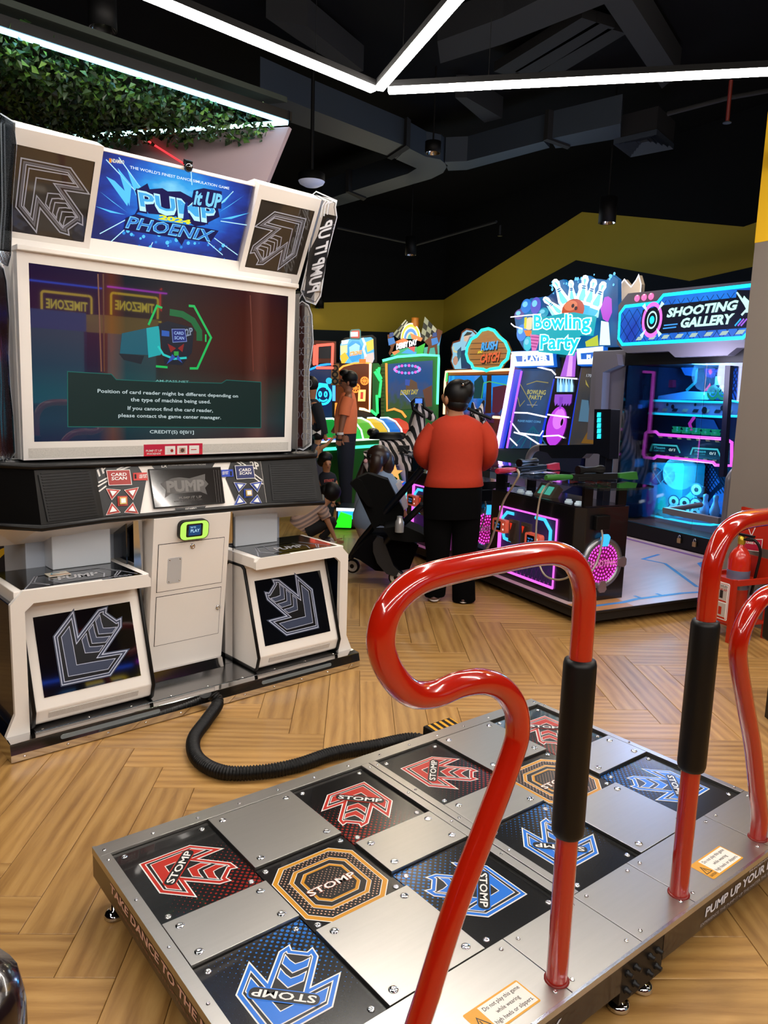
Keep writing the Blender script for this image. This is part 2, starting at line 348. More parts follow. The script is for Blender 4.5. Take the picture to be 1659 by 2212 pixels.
# ================================================================ DANCE STAGE
T = .295; ZP = .17
PX0, PX1, PY0, PY1 = -.030, 1.859, -1.112, .056
def dotmat(name, hexd, base='#08080a'):
    """printed halftone: dots that shrink away from the plate's inner corner (object origin)"""
    m = bpy.data.materials.new(name); m.use_nodes = True; nt = m.node_tree; L = nt.links; b = nt.nodes['Principled BSDF']
    def N(t, op=None, **k):
        n = nt.nodes.new(t)
        if op: n.operation = op
        for i,v in k.items(): n.inputs[int(i[1:])].default_value = v
        return n
    tc = N('ShaderNodeTexCoord'); mp = N('ShaderNodeMapping'); mp.inputs['Rotation'].default_value = (0,0,math.radians(45)); mp.inputs['Scale'].default_value = (72,72,0)
    L.new(tc.outputs['Object'], mp.inputs[0])
    fr = N('ShaderNodeVectorMath','FRACTION'); L.new(mp.outputs[0], fr.inputs[0])
    sb = N('ShaderNodeVectorMath','SUBTRACT'); sb.inputs[1].default_value = (.5,.5,0); L.new(fr.outputs[0], sb.inputs[0])
    ln = N('ShaderNodeVectorMath','LENGTH'); L.new(sb.outputs[0], ln.inputs[0])
    d = N('ShaderNodeVectorMath','LENGTH'); L.new(tc.outputs['Object'], d.inputs[0])
    r = N('ShaderNodeMapRange'); r.inputs[1].default_value = .02; r.inputs[2].default_value = .27; r.inputs[3].default_value = .40; r.inputs[4].default_value = .02; L.new(d.outputs['Value'], r.inputs[0])
    lt = N('ShaderNodeMath','LESS_THAN'); L.new(ln.outputs['Value'], lt.inputs[0]); L.new(r.outputs[0], lt.inputs[1])
    mx = N('ShaderNodeMix'); mx.data_type = 'RGBA'; mx.inputs[6].default_value = lin(base); mx.inputs[7].default_value = lin(hexd); L.new(lt.outputs[0], mx.inputs[0])
    L.new(mx.outputs[2], b.inputs['Base Color']); b.inputs['Roughness'].default_value = .22; b.inputs['Coat Weight'].default_value = .4
    return m
DRED = dotmat('halftone_red','#8a1c14'); DBLU = dotmat('halftone_blue','#1766b8'); DYEL = M('stage_black','#08080a',.22,coat=.4)
ARW = [(0,.468),(.37,.108),(.37,-.242),(.172,-.06),(.165,-.376),(.095,-.471),(.062,-.41),(-.062,-.41),(-.095,-.471),(-.165,-.376),(-.172,-.06),(-.37,-.242),(-.37,.108)]
BIGC = [(0,.346),(.30,.066),(.30,-.06),(.15,.075),(0,.216),(-.15,.075),(-.30,-.06),(-.30,.066)]
def chev(z, w=.098, h=.08, t=.085): return [(0,z),(w,z-h),(w,z-h-t),(w*.55,z-h-t+.045),(0,z-t),(-w*.55,z-h-t+.045),(-w,z-h-t),(-w,z-h)]
WPR = C('#e8e6e2',.3)
def arrow_art(m, fr, sc, hexes, y=0, dy=-.0004, txt=True):
    cm, cd_ = hexes; q = lambda p: [(x*sc,z*sc) for x,z in p]
    m.flat(fr,q(ARW),y,WPR); m.flat(fr,q(offs(ARW,.012)),y+dy,cm); m.flat(fr,q(offs(ARW,.042)),y+2*dy,WPR); m.flat(fr,q(offs(ARW,.052)),y+3*dy,cd_)
    for p in (BIGC, chev(-.02), chev(-.17)):
        m.flat(fr,q(offs(p,-.009)),y+4*dy,WPR); m.flat(fr,q(p),y+5*dy,cm)
    if txt:
        m.flat(fr,q(rrect(-.275,.29,.01,.135,.05)),y+6*dy,cm); m.flat(fr,q(rrect(-.262,.277,.02,.125,.045)),y+7*dy,cd_)
        m.text(fr,'STOMP',(-.235*sc,.035*sc),(.255*sc,.035*sc),(-.235*sc,.108*sc),y+8*dy,WPR,.02)
RPR = C('#b3200f',.3); BPR = C('#0c6fd6',.3); YPR = C('#c98a10',.3); DPR = C('#0b0a0b',.3)
stage = thing('dance_stage','low steel dance stage with red, blue and yellow stomp plates','dance platform',(.915,-.53,0))
H_ = Fr((0,0,0),(1,0,0),(0,0,-1),(0,1,0))       # lies flat: x along, z = world y, y = down
def slab(m, x0,x1,y0,y1,z0,z1,mat): return m.box(WF,x0,x1,y0,y1,z0,z1,mat)
m = MB(); slab(m,PX0+.004,PX1-.004,PY0+.004,PY1-.004,.082,.155,DARK); m.build('body',stage)
def bolt(m, x, y, z, r=.009, mat=CHROME):
    m.lathe(Fr((x,y,z),(1,0,0),(0,1,0),(0,0,1)),[(r,0),(r,.0012),(r*.75,.003),(r*.35,.003),(r*.3,.0015),(0,.0015)],mat,10)
# edge rails
ma,sb,mb_,c1,c2 = 1.006,1.2215,.588,1.012,2.032; B3 = 2*sb+mb_; GX = 3.212*T; SEP = .9186
rails = [('edge_rail',PX0,PX1,0.001,PY1),('edge_rail',PX0,0,-B3*T,0.0),('edge_rail',3.006*T,SEP-.002,-B3*T,0.0),('edge_rail',SEP+.002,GX,-B3*T,0.0),('edge_rail',GX+3.006*T,PX1,-B3*T,0.0)]
for nme,x0,x1,y0,y1 in rails:
    m = MB(); slab(m,x0,x1,y0,y1,.10,ZP,STEEL)
    if x1-x0 > 1:
        k = 14
        for i in range(k): bolt(m,x0+.02+(x1-x0-.04)*i/(k-1),y0+.022,ZP,.0055)
    else:
        for i in range(5): bolt(m,(x0+x1)/2,y1-.03-(y1-y0-.06)*i/4,ZP,.005)
    m.build(nme,stage,bevel=.0015)
# front deck plates, cut at the rail posts
cuts = [PX0,.205,.648,SEP,1.165,1.59,PX1]
for i in range(6):
    m = MB(); slab(m,cuts[i]+.0012,cuts[i+1]-.0012,PY0,-B3*T-.002,.10,ZP,STEEL)
    for x in (cuts[i]+.03,cuts[i+1]-.03):
        for y in (PY0+.03,-B3*T-.025): bolt(m,x,y,ZP,.006)
    m.build('deck_plate',stage,bevel=.0015)
# tiles
def bolts4(m,x0,x1,y0,y1,z,d=.034,r=.0105):
    for x in (x0+d,x1-d):
        for y in (y0+d*.9,y1-d*.9): bolt(m,x,y,z,r)
zr = ZP-.010
for pad in (0,1):
    ox = pad*GX; A = [ox,ox+T,ox+(1+ma)*T,ox+(2+ma)*T]
    # steel plates
    for (x0,x1,y0,y1) in ((A[1],A[2],-c1*T,0),(A[0],A[1],-(sb+mb_)*T,-sb*T),(A[2],A[3],-(sb+mb_)*T,-sb*T),(A[1],A[2],-B3*T,-c2*T)):
        m = MB(); slab(m,x0+.002,x1-.002,y0+.002,y1-.002,.12,ZP,STEEL); bolts4(m,x0,x1,y0,y1,ZP,.036,.012); m.build('steel_plate',stage,bevel=.002)
    for (x0,x1,y0,y1,rot,hx,dm,cx,cy) in ((A[0],A[1],-sb*T,0,45,(RPR,DPR),DRED,1,0),(A[2],A[3],-sb*T,0,-45,(RPR,DPR),DRED,0,0),(A[0],A[1],-B3*T,-(sb+mb_)*T,135,(BPR,DPR),DBLU,1,1),(A[2],A[3],-B3*T,-(sb+mb_)*T,-135,(BPR,DPR),DBLU,0,1)):
        m = MB(); slab(m,x0+.002,x1-.002,y0+.002,y1-.002,.12,zr,dm); bolts4(m,x0,x1,y0,y1,zr,.03,.009)
        o = m.build('arrow_plate',stage,org=(x1 if cx else x0, y1 if cy else y0, zr))
        a = math.radians(rot); af = Fr(((x0+x1)/2,(y0+y1)/2,zr+.0006),(math.cos(a),math.sin(a),0),(0,0,-1),(-math.sin(a),math.cos(a),0))
        m = MB(); arrow_art(m,af,T,hx); m.build('arrow_print',o)
    x0,x1,y0,y1 = A[1],A[2],-c2*T,-c1*T
    m = MB(); slab(m,x0+.002,x1-.002,y0+.002,y1-.002,.12,zr,DYEL); bolts4(m,x0,x1,y0,y1,zr,.022,.0095); o = m.build('center_plate',stage)
    af = Fr(((x0+x1)/2-.02*T,(y0+y1)/2-.04*T,zr+.0006),(1,0,0),(0,0,-1),(0,1,0)); m = MB(); q = lambda s_,c_: [(x*T,z*T) for x,z in cham(-s_,s_,-s_,s_,c_)]
    for i,(s_,c_,mt) in enumerate(((.455,.17,WPR),(.448,.168,YPR),(.410,.152,WPR),(.404,.150,DPR),(.322,.118,WPR),(.317,.116,YPR),(.288,.106,WPR),(.283,.104,DPR),(.236,.09,WPR),(.232,.088,YPR),(.207,.08,DPR))):
        m.flat(af,q(s_,c_),-.0002*i,mt)
    DOT = C('#d9a98c',.3)
    for i in range(-16,17):
        for j in range(-16,17):
            if (i+j) % 2: continue
            x,z = i*.024,j*.024; d = max(abs(x),abs(z),(abs(x)+abs(z))/1.62)
            if d < .19 or .335 < d < .395: m.flat(af,ell(x*T,z*T,.0062*T if d < .19 else .0085*T,None,5),-.0024,DOT)
    m.text(af,'STOMP',(-.275*T,-.085*T),(.255*T,-.085*T),(-.275*T,.015*T),-.0030,C('#7a3a20',.3),.06); m.text(af,'STOMP',(-.265*T,-.077*T),(.245*T,-.077*T),(-.265*T,.007*T),-.0032,WPR,.02)
    m.build('center_print',o)
# side panels with lettering
LF = Fr((PX0,0,0),(0,-1,0),(1,0,0),(0,0,1)); FF = Fr((0,PY0,0),(1,0,0),(0,1,0),(0,0,1))
HEXM = M('side_panel_print','#1c0c09',.3,coat=.3)
m = MB(); m.box(LF,-PY1,-PY0,-.002,.004,.08,.155,HEXM); o = m.build('side_panel',stage)
LT = C('#e2b5a8',.4); m = MB()
m.text(LF,'TAKE DANCE TO THE NEXT LEVEL',(.09,.118),(.95,.118),(.09,.145),-.003,LT,.03,.004); m.text(LF,'EXPERIENCE THE PUMP IT UP THE EXCLUSIVE PUMP STAGE',(.14,.098),(.90,.098),(.14,.106),-.003,C('#8a5a50',.4))
m.build('lettering',o)
m = MB(); m.box(LF,-PY1,-PY0,-.0035,.004,.150,.172,STEEL); m.build('edge_trim',stage)
for (x0,x1,tx) in ((PX0,SEP-.09,(.05,.6)),(SEP+.09,PX1,(1.21,1.74))):
    m = MB(); m.box(FF,x0,x1,-.002,.004,.08,.155,M('front_panel_print','#0d0e16',.3,coat=.4)); o = m.build('front_panel',stage)
    m = MB(); LW = C('#dfe6f5',.4); a,b_ = tx
    m.text(FF,'PUMP UP YOUR ENERGY',(a,.110),(b_,.110),(a,.138),-.003,LW,.03,.005); m.text(FF,'EXPERIENCE THE PUMP IT UP THE MASTER THE EXCLUSIVE PUMP STAGE',(a-.02,.09),(b_+.02,.09),(a-.02,.099),-.003,C('#a8aebd',.4)); m.text(FF,'PHOENIX',(a+.24,.146),(a+.36,.146),(a+.24,.152),-.003,LW)
    hx = C('#3a2018',.4)
    for i in range(int((x1-x0)/.022)):
        for j in range(3):
            cx = x0+.012+i*.022; czz = .09+j*.025+(i%2)*.0125
            if czz < .15: m.stroke(FF,ell(cx,czz,.0125,None,6),.0006,-.0024,hx,True)
    m.build('lettering',o)
m = MB(); m.box(FF,PX0,PX1,-.0035,.004,.155,.172,M('light_edge','#c9d2e6',.25,1)); m.build('edge_trim',stage)
m = MB(); m.box(FF,SEP-.09,SEP+.09,-.001,.02,.045,.15,DARK); o = m.build('joint_bracket',stage)
for x in (SEP-.065,SEP-.03,SEP+.03,SEP+.065):
    for z in (.075,.12):
        m = MB(); m.lathe(Fr((x,PY0,z),(1,0,0),(0,1,0),(0,0,1)),[(.009,.0),(.009,.004),(.006,.006),(.006,.016),(0,.016)],DARK,8,'y'); m.build('bolt',o)
for x in (PX0+.022,SEP-.05,SEP+.05,PX1-.05):
    for y in (PY1-.10,PY0+.025):
        m = MB(); m.lathe(Fr((x,y,0),(1,0,0),(0,1,0),(0,0,1)),[(.024,0.001),(.028,.004),(.028,.016),(.02,.02),(.008,.022),(.008,.09)],CHROME,14); m.build('foot',stage)
# caution stickers
for (a,b_,c_) in (((1497,1878),(1557,1897),(1560,1827)),):
    pass
def caution(x, y):
    fr = Fr((x,y,ZP+.0005),(1,0,0),(0,0,-1),(0,1,0)); m = MB(); m.flat(fr,rrect(-.085,.085,-.037,.037,.004),0,C('#d99a1e',.4)); m.flat(fr,rct(-.045,.081,-.032,.032),-.0002,C('#ece6dc',.4))
    k = C('#2a2018',.4)
    for i,t_ in enumerate(('Do not play this game','while wearing','high heels or slippers.')):
        w = (.112,.072,.116)[i]; m.text(fr,t_,(.018-w/2,.012-.02*i),(.018+w/2,.012-.02*i),(.018-w/2,.026-.02*i),-.0004,k,.01)
    m.stroke(fr,[(-.079,-.014),(-.051,-.014),(-.065,.014)],.0025,-.0004,k,True); m.flat(fr,rct(-.0662,-.0638,-.006,.005),-.0004,k); m.flat(fr,ell(-.065,-.0095,.0016,None,8),-.0004,k); m.text(fr,'CAUTION',(-.08,-.029),(-.05,-.029),(-.08,-.021),-.0004,k,.01)
    m.build('caution_sticker',stage)
_q = atz(1548,1862,ZP); caution(_q.x,_q.y); _q = atz(1085,2178,ZP); caution(_q.x,max(_q.y,PY0+.04))
# ---------------------------------------------------------------- red hand rails
def rail(mx, label):
    f = (lambda x: x) if not mx else (lambda x: 1.812-x)
    y = -1.06
    path = [(.205,.165),(.208,.24),(.25,.35),(.31,.5),(.385,.645),(.452,.78),(.462,.83),(.447,.88),(.405,.925),(.35,.95),(.29,.957),(.23,.953),(.175,.968),(.13,1.012),(.105,1.07),(.118,1.125),(.16,1.158),(.22,1.172),(.35,1.178),(.49,1.180),(.56,1.170),(.612,1.142),(.643,1.09),(.650,1.03),(.650,.9),(.650,.5),(.650,.165)]
    pts = cr([(f(x),y,z) for x,z in path],5)
    t = thing('hand_rail',label,'hand rail',(f(.45),y,ZP),'red tube hand rails on the stage')
    MB().tube(pts,.0245,RED,20).build('tube',t)
    m = MB(); m.tube([(f(.65),y,z) for z in (.528,.531,.540,.551,.65,.8,.922,.932,.935)],[.027,.033,.0355,.036,.036,.036,.0355,.033,.027],RUB,20); m.build('padded_sleeve',t)
    for x in (.205,.650):
        m = MB(); m.lathe(Fr((f(x),y,ZP),(1,0,0),(0,1,0),(0,0,1)),[(.029,.0),(.029,.003),(.025,.004)],M('dark_red','#7a1206',.3),18); m.build('base_ring',t)
rail(False,'red tube hand rail with black sleeve, nearer the camera, on the steel stage')
rail(True,'red tube hand rail with black sleeve at the right edge of the photo')
# ---------------------------------------------------------------- corrugated hose
hp = [(atz(460,1502,.075)),(atz(470,1520,.045)),(atz(446,1556,.03)),(atz(418,1598,.028)),(atz(428,1640,.028)),(atz(480,1668,.028)),(atz(560,1668,.028)),(atz(640,1654,.028)),(atz(720,1628,.03)),(atz(810,1612,.03)),(atz(900,1597,.03)),V((1.325,.10,.035))]
hp = cr(hp,10); L_ = 0; dense = []
for a,b in zip(hp[:-1],hp[1:]):
    k = max(2,int((b-a).length/.0022))
    dense += [a.lerp(b,i/k) for i in range(k)]
rs = [.0265+.0028*math.sin(i*2*math.pi/5) for i in range(len(dense))]
MB().tube(dense,rs,RUB,14).build('corrugated_hose',label='black corrugated cable hose lying on the floor between cabinet and stage',cat='hose')
hz = thing('hazard_box','small black box with yellow hazard stripes behind the steel stage','box',(1.43,.15,0))
hb = frz((1.36,.075,0),0); m = MB(); m.box(hb,0,.15,0,.13,0.002,.115,BLK); m.build('case',hz,bevel=.003)
hs = Fr(hb(0,0,.1155),(1,0,0),(0,0,-1),(0,1,0)); m = MB(); m.flat(hs,rct(.002,.148,.002,.128),-.0006,BLK)
for i in range(5):
    x = .004+i*.031; m.flat(hs,[(x,.006),(x+.014,.006),(min(x+.03,.148),.124),(x+.016,.124)],-.0012,C('#e0a21a',.5))
m.build('stripe_label',hz)
# ================================================================ DANCE GAME CABINET
cab = thing('dance_game_cabinet','tall white dance arcade cabinet with big screen and blue lit marquee','arcade machine',K(KL/2,.35,0))
KX = Fr(K.o, K.y, K.x, K.z)                  # profile frame: x = depth, extrude along the width
def both(fn):
    for s in (0,1): fn((lambda x: x) if s == 0 else (lambda x: KL-x), s)
def ext(m, prof, xa, xb, mat): return m.prism(KX, prof, min(xa,xb), max(xa,xb), mat)
SMK = M('smoked_acrylic','#0a0b10',.04,coat=1)
# base
m = MB(); ext(m,[(0,.004),(0,.034),(.010,.077),(.05,.082),(.78,.082),(.78,.004)],0,KL,CHROME); m.build('base',cab,bevel=.002)
m = MB(); ext(m,[(.052,.0825),(.052,.085),(.76,.085),(.76,.0825)],.11,KL-.11,M('base_plate','#9a9a9c',.22,1)); 
for i in range(9): 
    p = K(.14+i*.187,.062,.085); m.lathe(Fr(p,K.x,K.y,K.z),[(.006,0),(.005,.003),(0,.003)],CHROME,8)
m.build('base_plate',cab)
m = MB()
for i in range(11): p = K(.05+i*.167,-.0002,.019); m.lathe(Fr(p,K.x,K.y,K.z),[(.0055,0),(.0045,.003),(0,.003)],CHROME,8,'y')
m.build('rivet_row',cab)
for xa,xb in ((.19,.62),(1.15,1.58)):
    m = MB(); f = K.tilt((0,.005,.0555),(0,.01,.043)); m.prism(f,rrect(xa,xb,-.009,.009,.0085,3),-.0012,.002,M('slot_lens','#aab4b8',.05,.6)); m.build('light_slot',cab)
# lower speaker boxes
WT = K.tilt((0,.070,.212),(0,.102,.313))
def woofer(f, s):
    xa,xb = f(.106),f(.612); m = MB()
    ext(m,[(.0555,.165),(.193,.586),(.21,.60),(.40,.60),(.40,.10),(.085,.10),(.072,.112)],xa,xb,WHITE); o = m.build('speaker_box',cab,bevel=.004)
    for x in (.106,.612):     # black edge moulding
        m = MB(); a = f(x); m.tube([KX(y,a,z) for y,z in ((.40,.094),(.082,.094),(.066,.108),(.049,.166),(.186,.588),(.21,.603),(.40,.603))],.0085,BLK,8); m.build('edge_moulding',o)
    a,b = sorted((f(.153),f(.563))); m = MB(); m.prism(WT,rct(a,b,0,.329),-.0015,.004,SMK); w_ = m.build('speaker_window',o)
    # printed arrow
    m = MB(); cx = (a+b)/2; rot = math.radians(135 if s == 0 else -135); c,sn = math.cos(rot),math.sin(rot)
    AF = Fr(WT(cx,-.0022,.1645), WT.x*c+WT.z*sn, WT.y, WT.z*c-WT.x*sn); sc = .40; q = lambda p: [(x*sc,z*sc+.002) for x,z in p]
    g1,g2,g3 = C('#c9d2ea',.3),C('#3c455e',.3),C('#0a0a10',.3); big = [(x*1.02,z*1.02) for x,z in ARW]
    for i,(d,mt) in enumerate(((0,g2),(.012,g1),(.022,g2),(.040,g1),(.048,g3))): m.flat(AF,q(offs(big,d)),-.0003*i,mt)
    for p in (BIGC,chev(.06,.11,.09,.07),chev(-.06,.11,.09,.07),chev(-.18,.11,.09,.07)):
        m.flat(AF,q(offs(p,-.006)),-.0016,g1); m.flat(AF,q(p),-.0019,g2); 
    m.build('arrow_print',w_)
    m = MB(); z = -.072; GF = K.tilt((0,.0515,.163),(0,-.020,.053)); m.prism(GF,rct(min(f(.165),f(.545)),max(f(.165),f(.545)),-.040,-.012),-.001,.002,M('fine_mesh_grille','#cfcac4',.5,noise=.5,nscale=400)); m.build('grille',o)
both(woofer)
# side arches with shelf
AP = [(.000,.075),(.041,.168),(.041,.617),(.091,.668),(.600,.664),(.618,.645),(.618,.608),(.128,.613),(.094,.583),(.094,.075)]
def arch(f, s):
    m = MB(); m.prism(K,[(f(x),z) for x,z in AP],.070,.092,WHITE)
    a,b = sorted((f(.06),f(.618))); m.box(K,a,b,.09,.46,.610,.664,WHITE); a,b = sorted((f(.041),f(.060))); m.box(K,a,b,.09,.46,.09,.617,M('side_graphic','#0b1730',.25,coat=.5,noise=.6,nscale=7))
    o = m.build('shelf_arch',cab,bevel=.003)
    m = MB(); f2 = Fr(K(0,0,.6655),K.x,-K.z,K.y); pl = [(f(.093),.078),(f(.585),.078),(f(.575),.455),(f(.085),.455)]
    m.flat(f2,pl,0,BLKG); g1 = C('#8f929c',.25); cx = f(.345)
    for r in (.19,.175,.115): m.stroke(f2,[(cx-r,.19),(cx-r*.75,.12),(cx+r*.75,.12),(cx+r,.19),(cx+r*.75,.29),(cx-r*.75,.29)],.006,-.0008,g1,True)
    m.text(f2,'PUMP',(cx-.085,.17),(cx+.085,.17),(cx-.085,.235),-.0008,C('#c4c6cc',.25),.03,.1)
    m.stroke(f2,[(cx-.19,.19),(cx-.24,.10)],.006,-.0008,g1); m.stroke(f2,[(cx+.19,.19),(cx+.225,.10)],.006,-.0008,g1); m.text(f2,'PRESS',(cx+.10,.09),(cx+.2,.09),(cx+.10,.112),-.0008,g1,.02)
    m.build('shelf_print',o)
both(arch)
m = MB(); f2 = Fr(K(0,0,.668),K.x,-K.z,K.y); m.prism(f2,[(.245,.235),(.335,.235),(.335,.30),(.245,.30)],-.003,0,C('#e6dfd0',.5)); m.stroke(f2,ell(.285,.265,.022,None,14,40,250),.006,-.0045,C('#2a8fb0',.5)); m.stroke(f2,[(.25,.243),(.33,.243)],.006,-.0045,C('#d98a2a',.5)); cardp = m.build('game_card',label='white paper card with blue swirl lying on the left cabinet shelf',cat='card')
# rear body, plinth blocks
m = MB(); m.box(K,.22,KL-.22,.46,.78,.085,1.15,M('light_grey_panel','#b9c2d0',.4)); m.build('rear_body',cab,bevel=.003)
def plinth(f, s):
    a,b = sorted((f(.30),f(.56))); MB().box(K,a,b,.36,.47,.666,.90,M('pale_panel','#dfe6ef',.4)).build('plinth',cab,bevel=.004)
    a,b = sorted((f(.630),f(.672))); MB().box(K,a,b,.27,.44,.086,.88,CHROME).build('mirror_strip',cab)
    m = MB(); x = f(.61); m.box(K,x-.003,x+.003,.30,.44,.60,.88,SMK); m.build('side_glass',cab)
both(plinth)
# centre column
ZL = lambda z: .200+(.759-z)*.128
CFR = K.tilt((0,ZL(.13),.13),(0,-.128,1))
m = MB(); ext(m,[(ZL(.13),.13),(ZL(.885),.885),(.46,.885),(.46,.13)],.690,1.083,WHITE); col_ = m.build('column',cab,bevel=.003)
for (z0,z1,lk) in ((.531,.759,(.887,.735)),(.261,.504,(1.045,.40))):
    h = lambda z: (z-.13)/CFR.z.z
    m = MB(); m.prism(CFR,rct(.718,1.055,h(z0),h(z1)),-.0025,.001,WHITE); d = m.build('door',col_,bevel=.0012)
    m = MB(); m.band(CFR,rct(.715,1.058,h(z0)-.003,h(z1)+.003),.003,-.0004,BLK); m.build('door_gap',col_)
    p = CFR(lk[0],-.0025,h(lk[1])); m = MB(); m.lathe(Fr(p,CFR.x,CFR.y,CFR.z),[(.014,0),(.014,.004),(.009,.006),(.004,.006),(.003,.004),(0,.004)],CHROME,16,'y'); m.build('lock',d)
    if z0 > .5:
        m = MB(); m.prism(CFR,rrect(.765,.835,h(.565),h(.69),.008),-.0045,-.002,M('plate_grey','#cdd2d8',.35,.3))
        for x in (.774,.826):
            for z in (.574,.681): m.lathe(Fr(CFR(x,-.0045,h(z)),CFR.x,CFR.y,CFR.z),[(.004,0),(.003,.002),(0,.002)],CHROME,8,'y')
        m.build('coin_plate',d)
m = MB(); p = [(.700,.128),(1.075,.128),(1.075,.086),(.70,.086)]; ext(m,[(.245,.086),(.262,.132),(.46,.132),(.46,.086)],.695,1.078,CHROME); m.build('kick_plate',cab)
# card reader
rd = h(.83); RF = CFR.at(0,-.03,0); m = MB(); m.prism(CFR,rrect(.805,.955,h(.775),h(.868),.028,5),-.026,0,BLK); r_ = m.build('card_reader',cab,bevel=.004)
m = MB(); m.ring(CFR,rrect(.808,.952,h(.778),h(.865),.026,5),rrect(.838,.922,h(.79),h(.853),.008,5),-.0268,E('#b8e860',1.15)); m.build('light_ring',r_)
m = MB(); m.flat(CFR,rrect(.838,.922,h(.79),h(.853),.008,5),-.0272,BLKG); m.flat(CFR,rct(.85,.912,h(.797),h(.846)),-.0278,E('#0e4a80',.8)); w_ = E('#bfe8ff',1.2)
m.text(CFR,'TAP TO',(.857,h(.832)),(.885,h(.832)),(.857,h(.840)),-.0284,w_); m.text(CFR,'PLAY',(.86,h(.812)),(.905,h(.812)),(.86,h(.827)),-.0284,w_); m.build('reader_screen',r_)
# ---------------------------------------------------------------- console
TOP = [(.03,.40,1.135),(.186,.190,1.138),(.468,.272,1.126),(.886,.272,1.126)]
BOT = [(.03,.33,.90),(.184,.117,.905),(.475,.196,.902),(.886,.203,.902)]
mirp = lambda P: P+[(KL-x,y,z) for x,y,z in P[::-1][1:]]
TP,BT = mirp(TOP),mirp(BOT); n = len(TP)
m = MB()
for i in range(n-1):
    mt = BLK if i in (0,1,4,5) else WHITE
    m.add([K(*TP[i]),K(*TP[i+1]),K(*BT[i+1]),K(*BT[i])],[(0,1,2,3)],mt)
m.add([K(*p) for p in TP]+[K(KL-.03,.46,1.15),K(.03,.46,1.15)],[list(range(n+2))],BLK)
UN = [(x,.47,.775) for x,y,z in BT]
for i in range(n-1): m.add([K(*BT[i]),K(*BT[i+1]),K(*UN[i+1]),K(*UN[i])],[(0,1,2,3)],WHITE)
for i in (0,n-1): m.add([K(*TP[i]),K(*BT[i]),K(*UN[i]),K(UN[i][0],.47,1.15)],[(0,1,2,3)],BLK)
con = m.build('console',cab)
m = MB(); m.tube([K(x,y-.004,z+.004) for x,y,z in TP],.014,RUB,8); m.build('top_bumper',con)
m = MB(); m.tube([K(x,y-.004,z-.002) for x,y,z in BT],.014,RUB,8); m.build('bottom_bumper',con)
def planefr(a,b,c):   # a: lower left, b: lower right, c: upper left
    x = (b-a).normalized(); z = (c-a); z = (z-x*z.dot(x)).normalized(); return Fr(a,x,z.cross(x),z)
CP = planefr(K(*BT[2]),K(*BT[4]),K(TP[2][0],TP[2][1],TP[2][2]))
cxl = lambda x: x-BT[2][0]
def pz(pts): return CP.pixs(pts)
W5 = C('#dcd9d6',.4); DKP = C('#121216',.3)
# card panels
def cpx(pts): return CP.pixs([(200+x*.2411,980+y*.2411) for x,y in pts])
m = MB()
m.flat(CP,cpx([(20,95),(395,95),(480,235),(420,560),(95,590)]),-.002,DKP); m2 = MB(); m3 = MB(); m2.flat(CP,cpx([(1240,60),(1500,60),(1560,465),(1305,490),(1190,225)]),-.002,DKP)
m3.flat(CP,cpx([(500,80),(1105,65),(1070,125),(555,140)]),-.002,DKP); m3.flat(CP,cpx([(735,490),(1015,470),(985,515),(760,535)]),-.002,DKP)
for bl,br,tl,s_ in (((55,210),(135,150),(35,150),'1P'),((1420,130),(1500,150),(1400,60),'2P')): (m if s_ == '1P' else m2).text(CP,s_,*cpx([bl,br,tl]),-.003,W5,.03)
for pts in ([(50,260),(135,215)],[(45,295),(130,245)],[(55,340),(120,290)],[(215,145),(330,90)],[(240,150),(345,110)],[(1440,180),(1520,240)],[(1450,220),(1525,275)],[(1270,62),(1330,100)],[(1300,62),(1370,105)]): (m if pts[0][0] < 800 else m2).stroke(CP,cpx(pts),.006,-.003,W5)
m3.text(CP,'LX',*cpx([(615,125),(665,125),(615,100)]),-.003,W5,.02); m3.text(CP,'ADVANCED NEXT-GENERATION PIU MACHINE',*cpx([(672,110),(1012,103),(672,97)]),-.003,W5); m3.text(CP,'ANDAMIRO',*cpx([(825,510),(930,502),(825,488)]),-.003,W5,.02); m3.stroke(CP,cpx([(640,80),(975,72)]),.004,-.003,W5)
[q_.build('panel_print',con) for q_ in (m,m2,m3)]
for (pts,lab,hx,bl,br,tl,bl2,br2,tl2) in (([(118,155),(325,148),(345,280),(140,287)],'red','#9c1a10',(158,207),(298,202),(158,178),(163,243),(300,236),(163,214)),([(1268,112),(1430,108),(1448,222),(1285,230)],'blue','#0c1e5c',(1302,165),(1412,160),(1302,138),(1308,193),(1415,188),(1308,170))):
    m = MB(); p = cpx(pts); m.prism(CP,p,-.008,-.001,C(hx,.3)); m.stroke(CP,p,.0025,-.0085,WPR,True); m.text(CP,'CARD',*cpx([bl,br,tl]),-.009,WPR,.02); m.text(CP,'SCAN',*cpx([bl2,br2,tl2]),-.009,WPR,.02); m.build('card_scanner',con)
for pts,hx,bl,br,tl in (([(358,175),(482,170),(490,240),(362,243)],'#b81c12',(412,225),(482,220),(412,190)),([(1147,148),(1250,142),(1258,208),(1152,210)],'#0f3ab0',(1155,192),(1210,188),(1155,162))):
    m = MB(); p = cpx(pts); m.prism(CP,p,-.006,-.001,C(hx,.3)); m.text(CP,'USB PORT',*cpx([bl,br,tl]),-.007,WPR,.01); x0 = pts[0][0]+12 if pts[0][0] < 600 else pts[1][0]-25; y0 = pts[0][1]+12; m.flat(CP,cpx([(x0,y0),(x0+16,y0),(x0+18,y0+40),(x0+2,y0+40)]),-.007,BLK); m.build('usb_port',con)
BTN = C('#e9e9ea',.25)
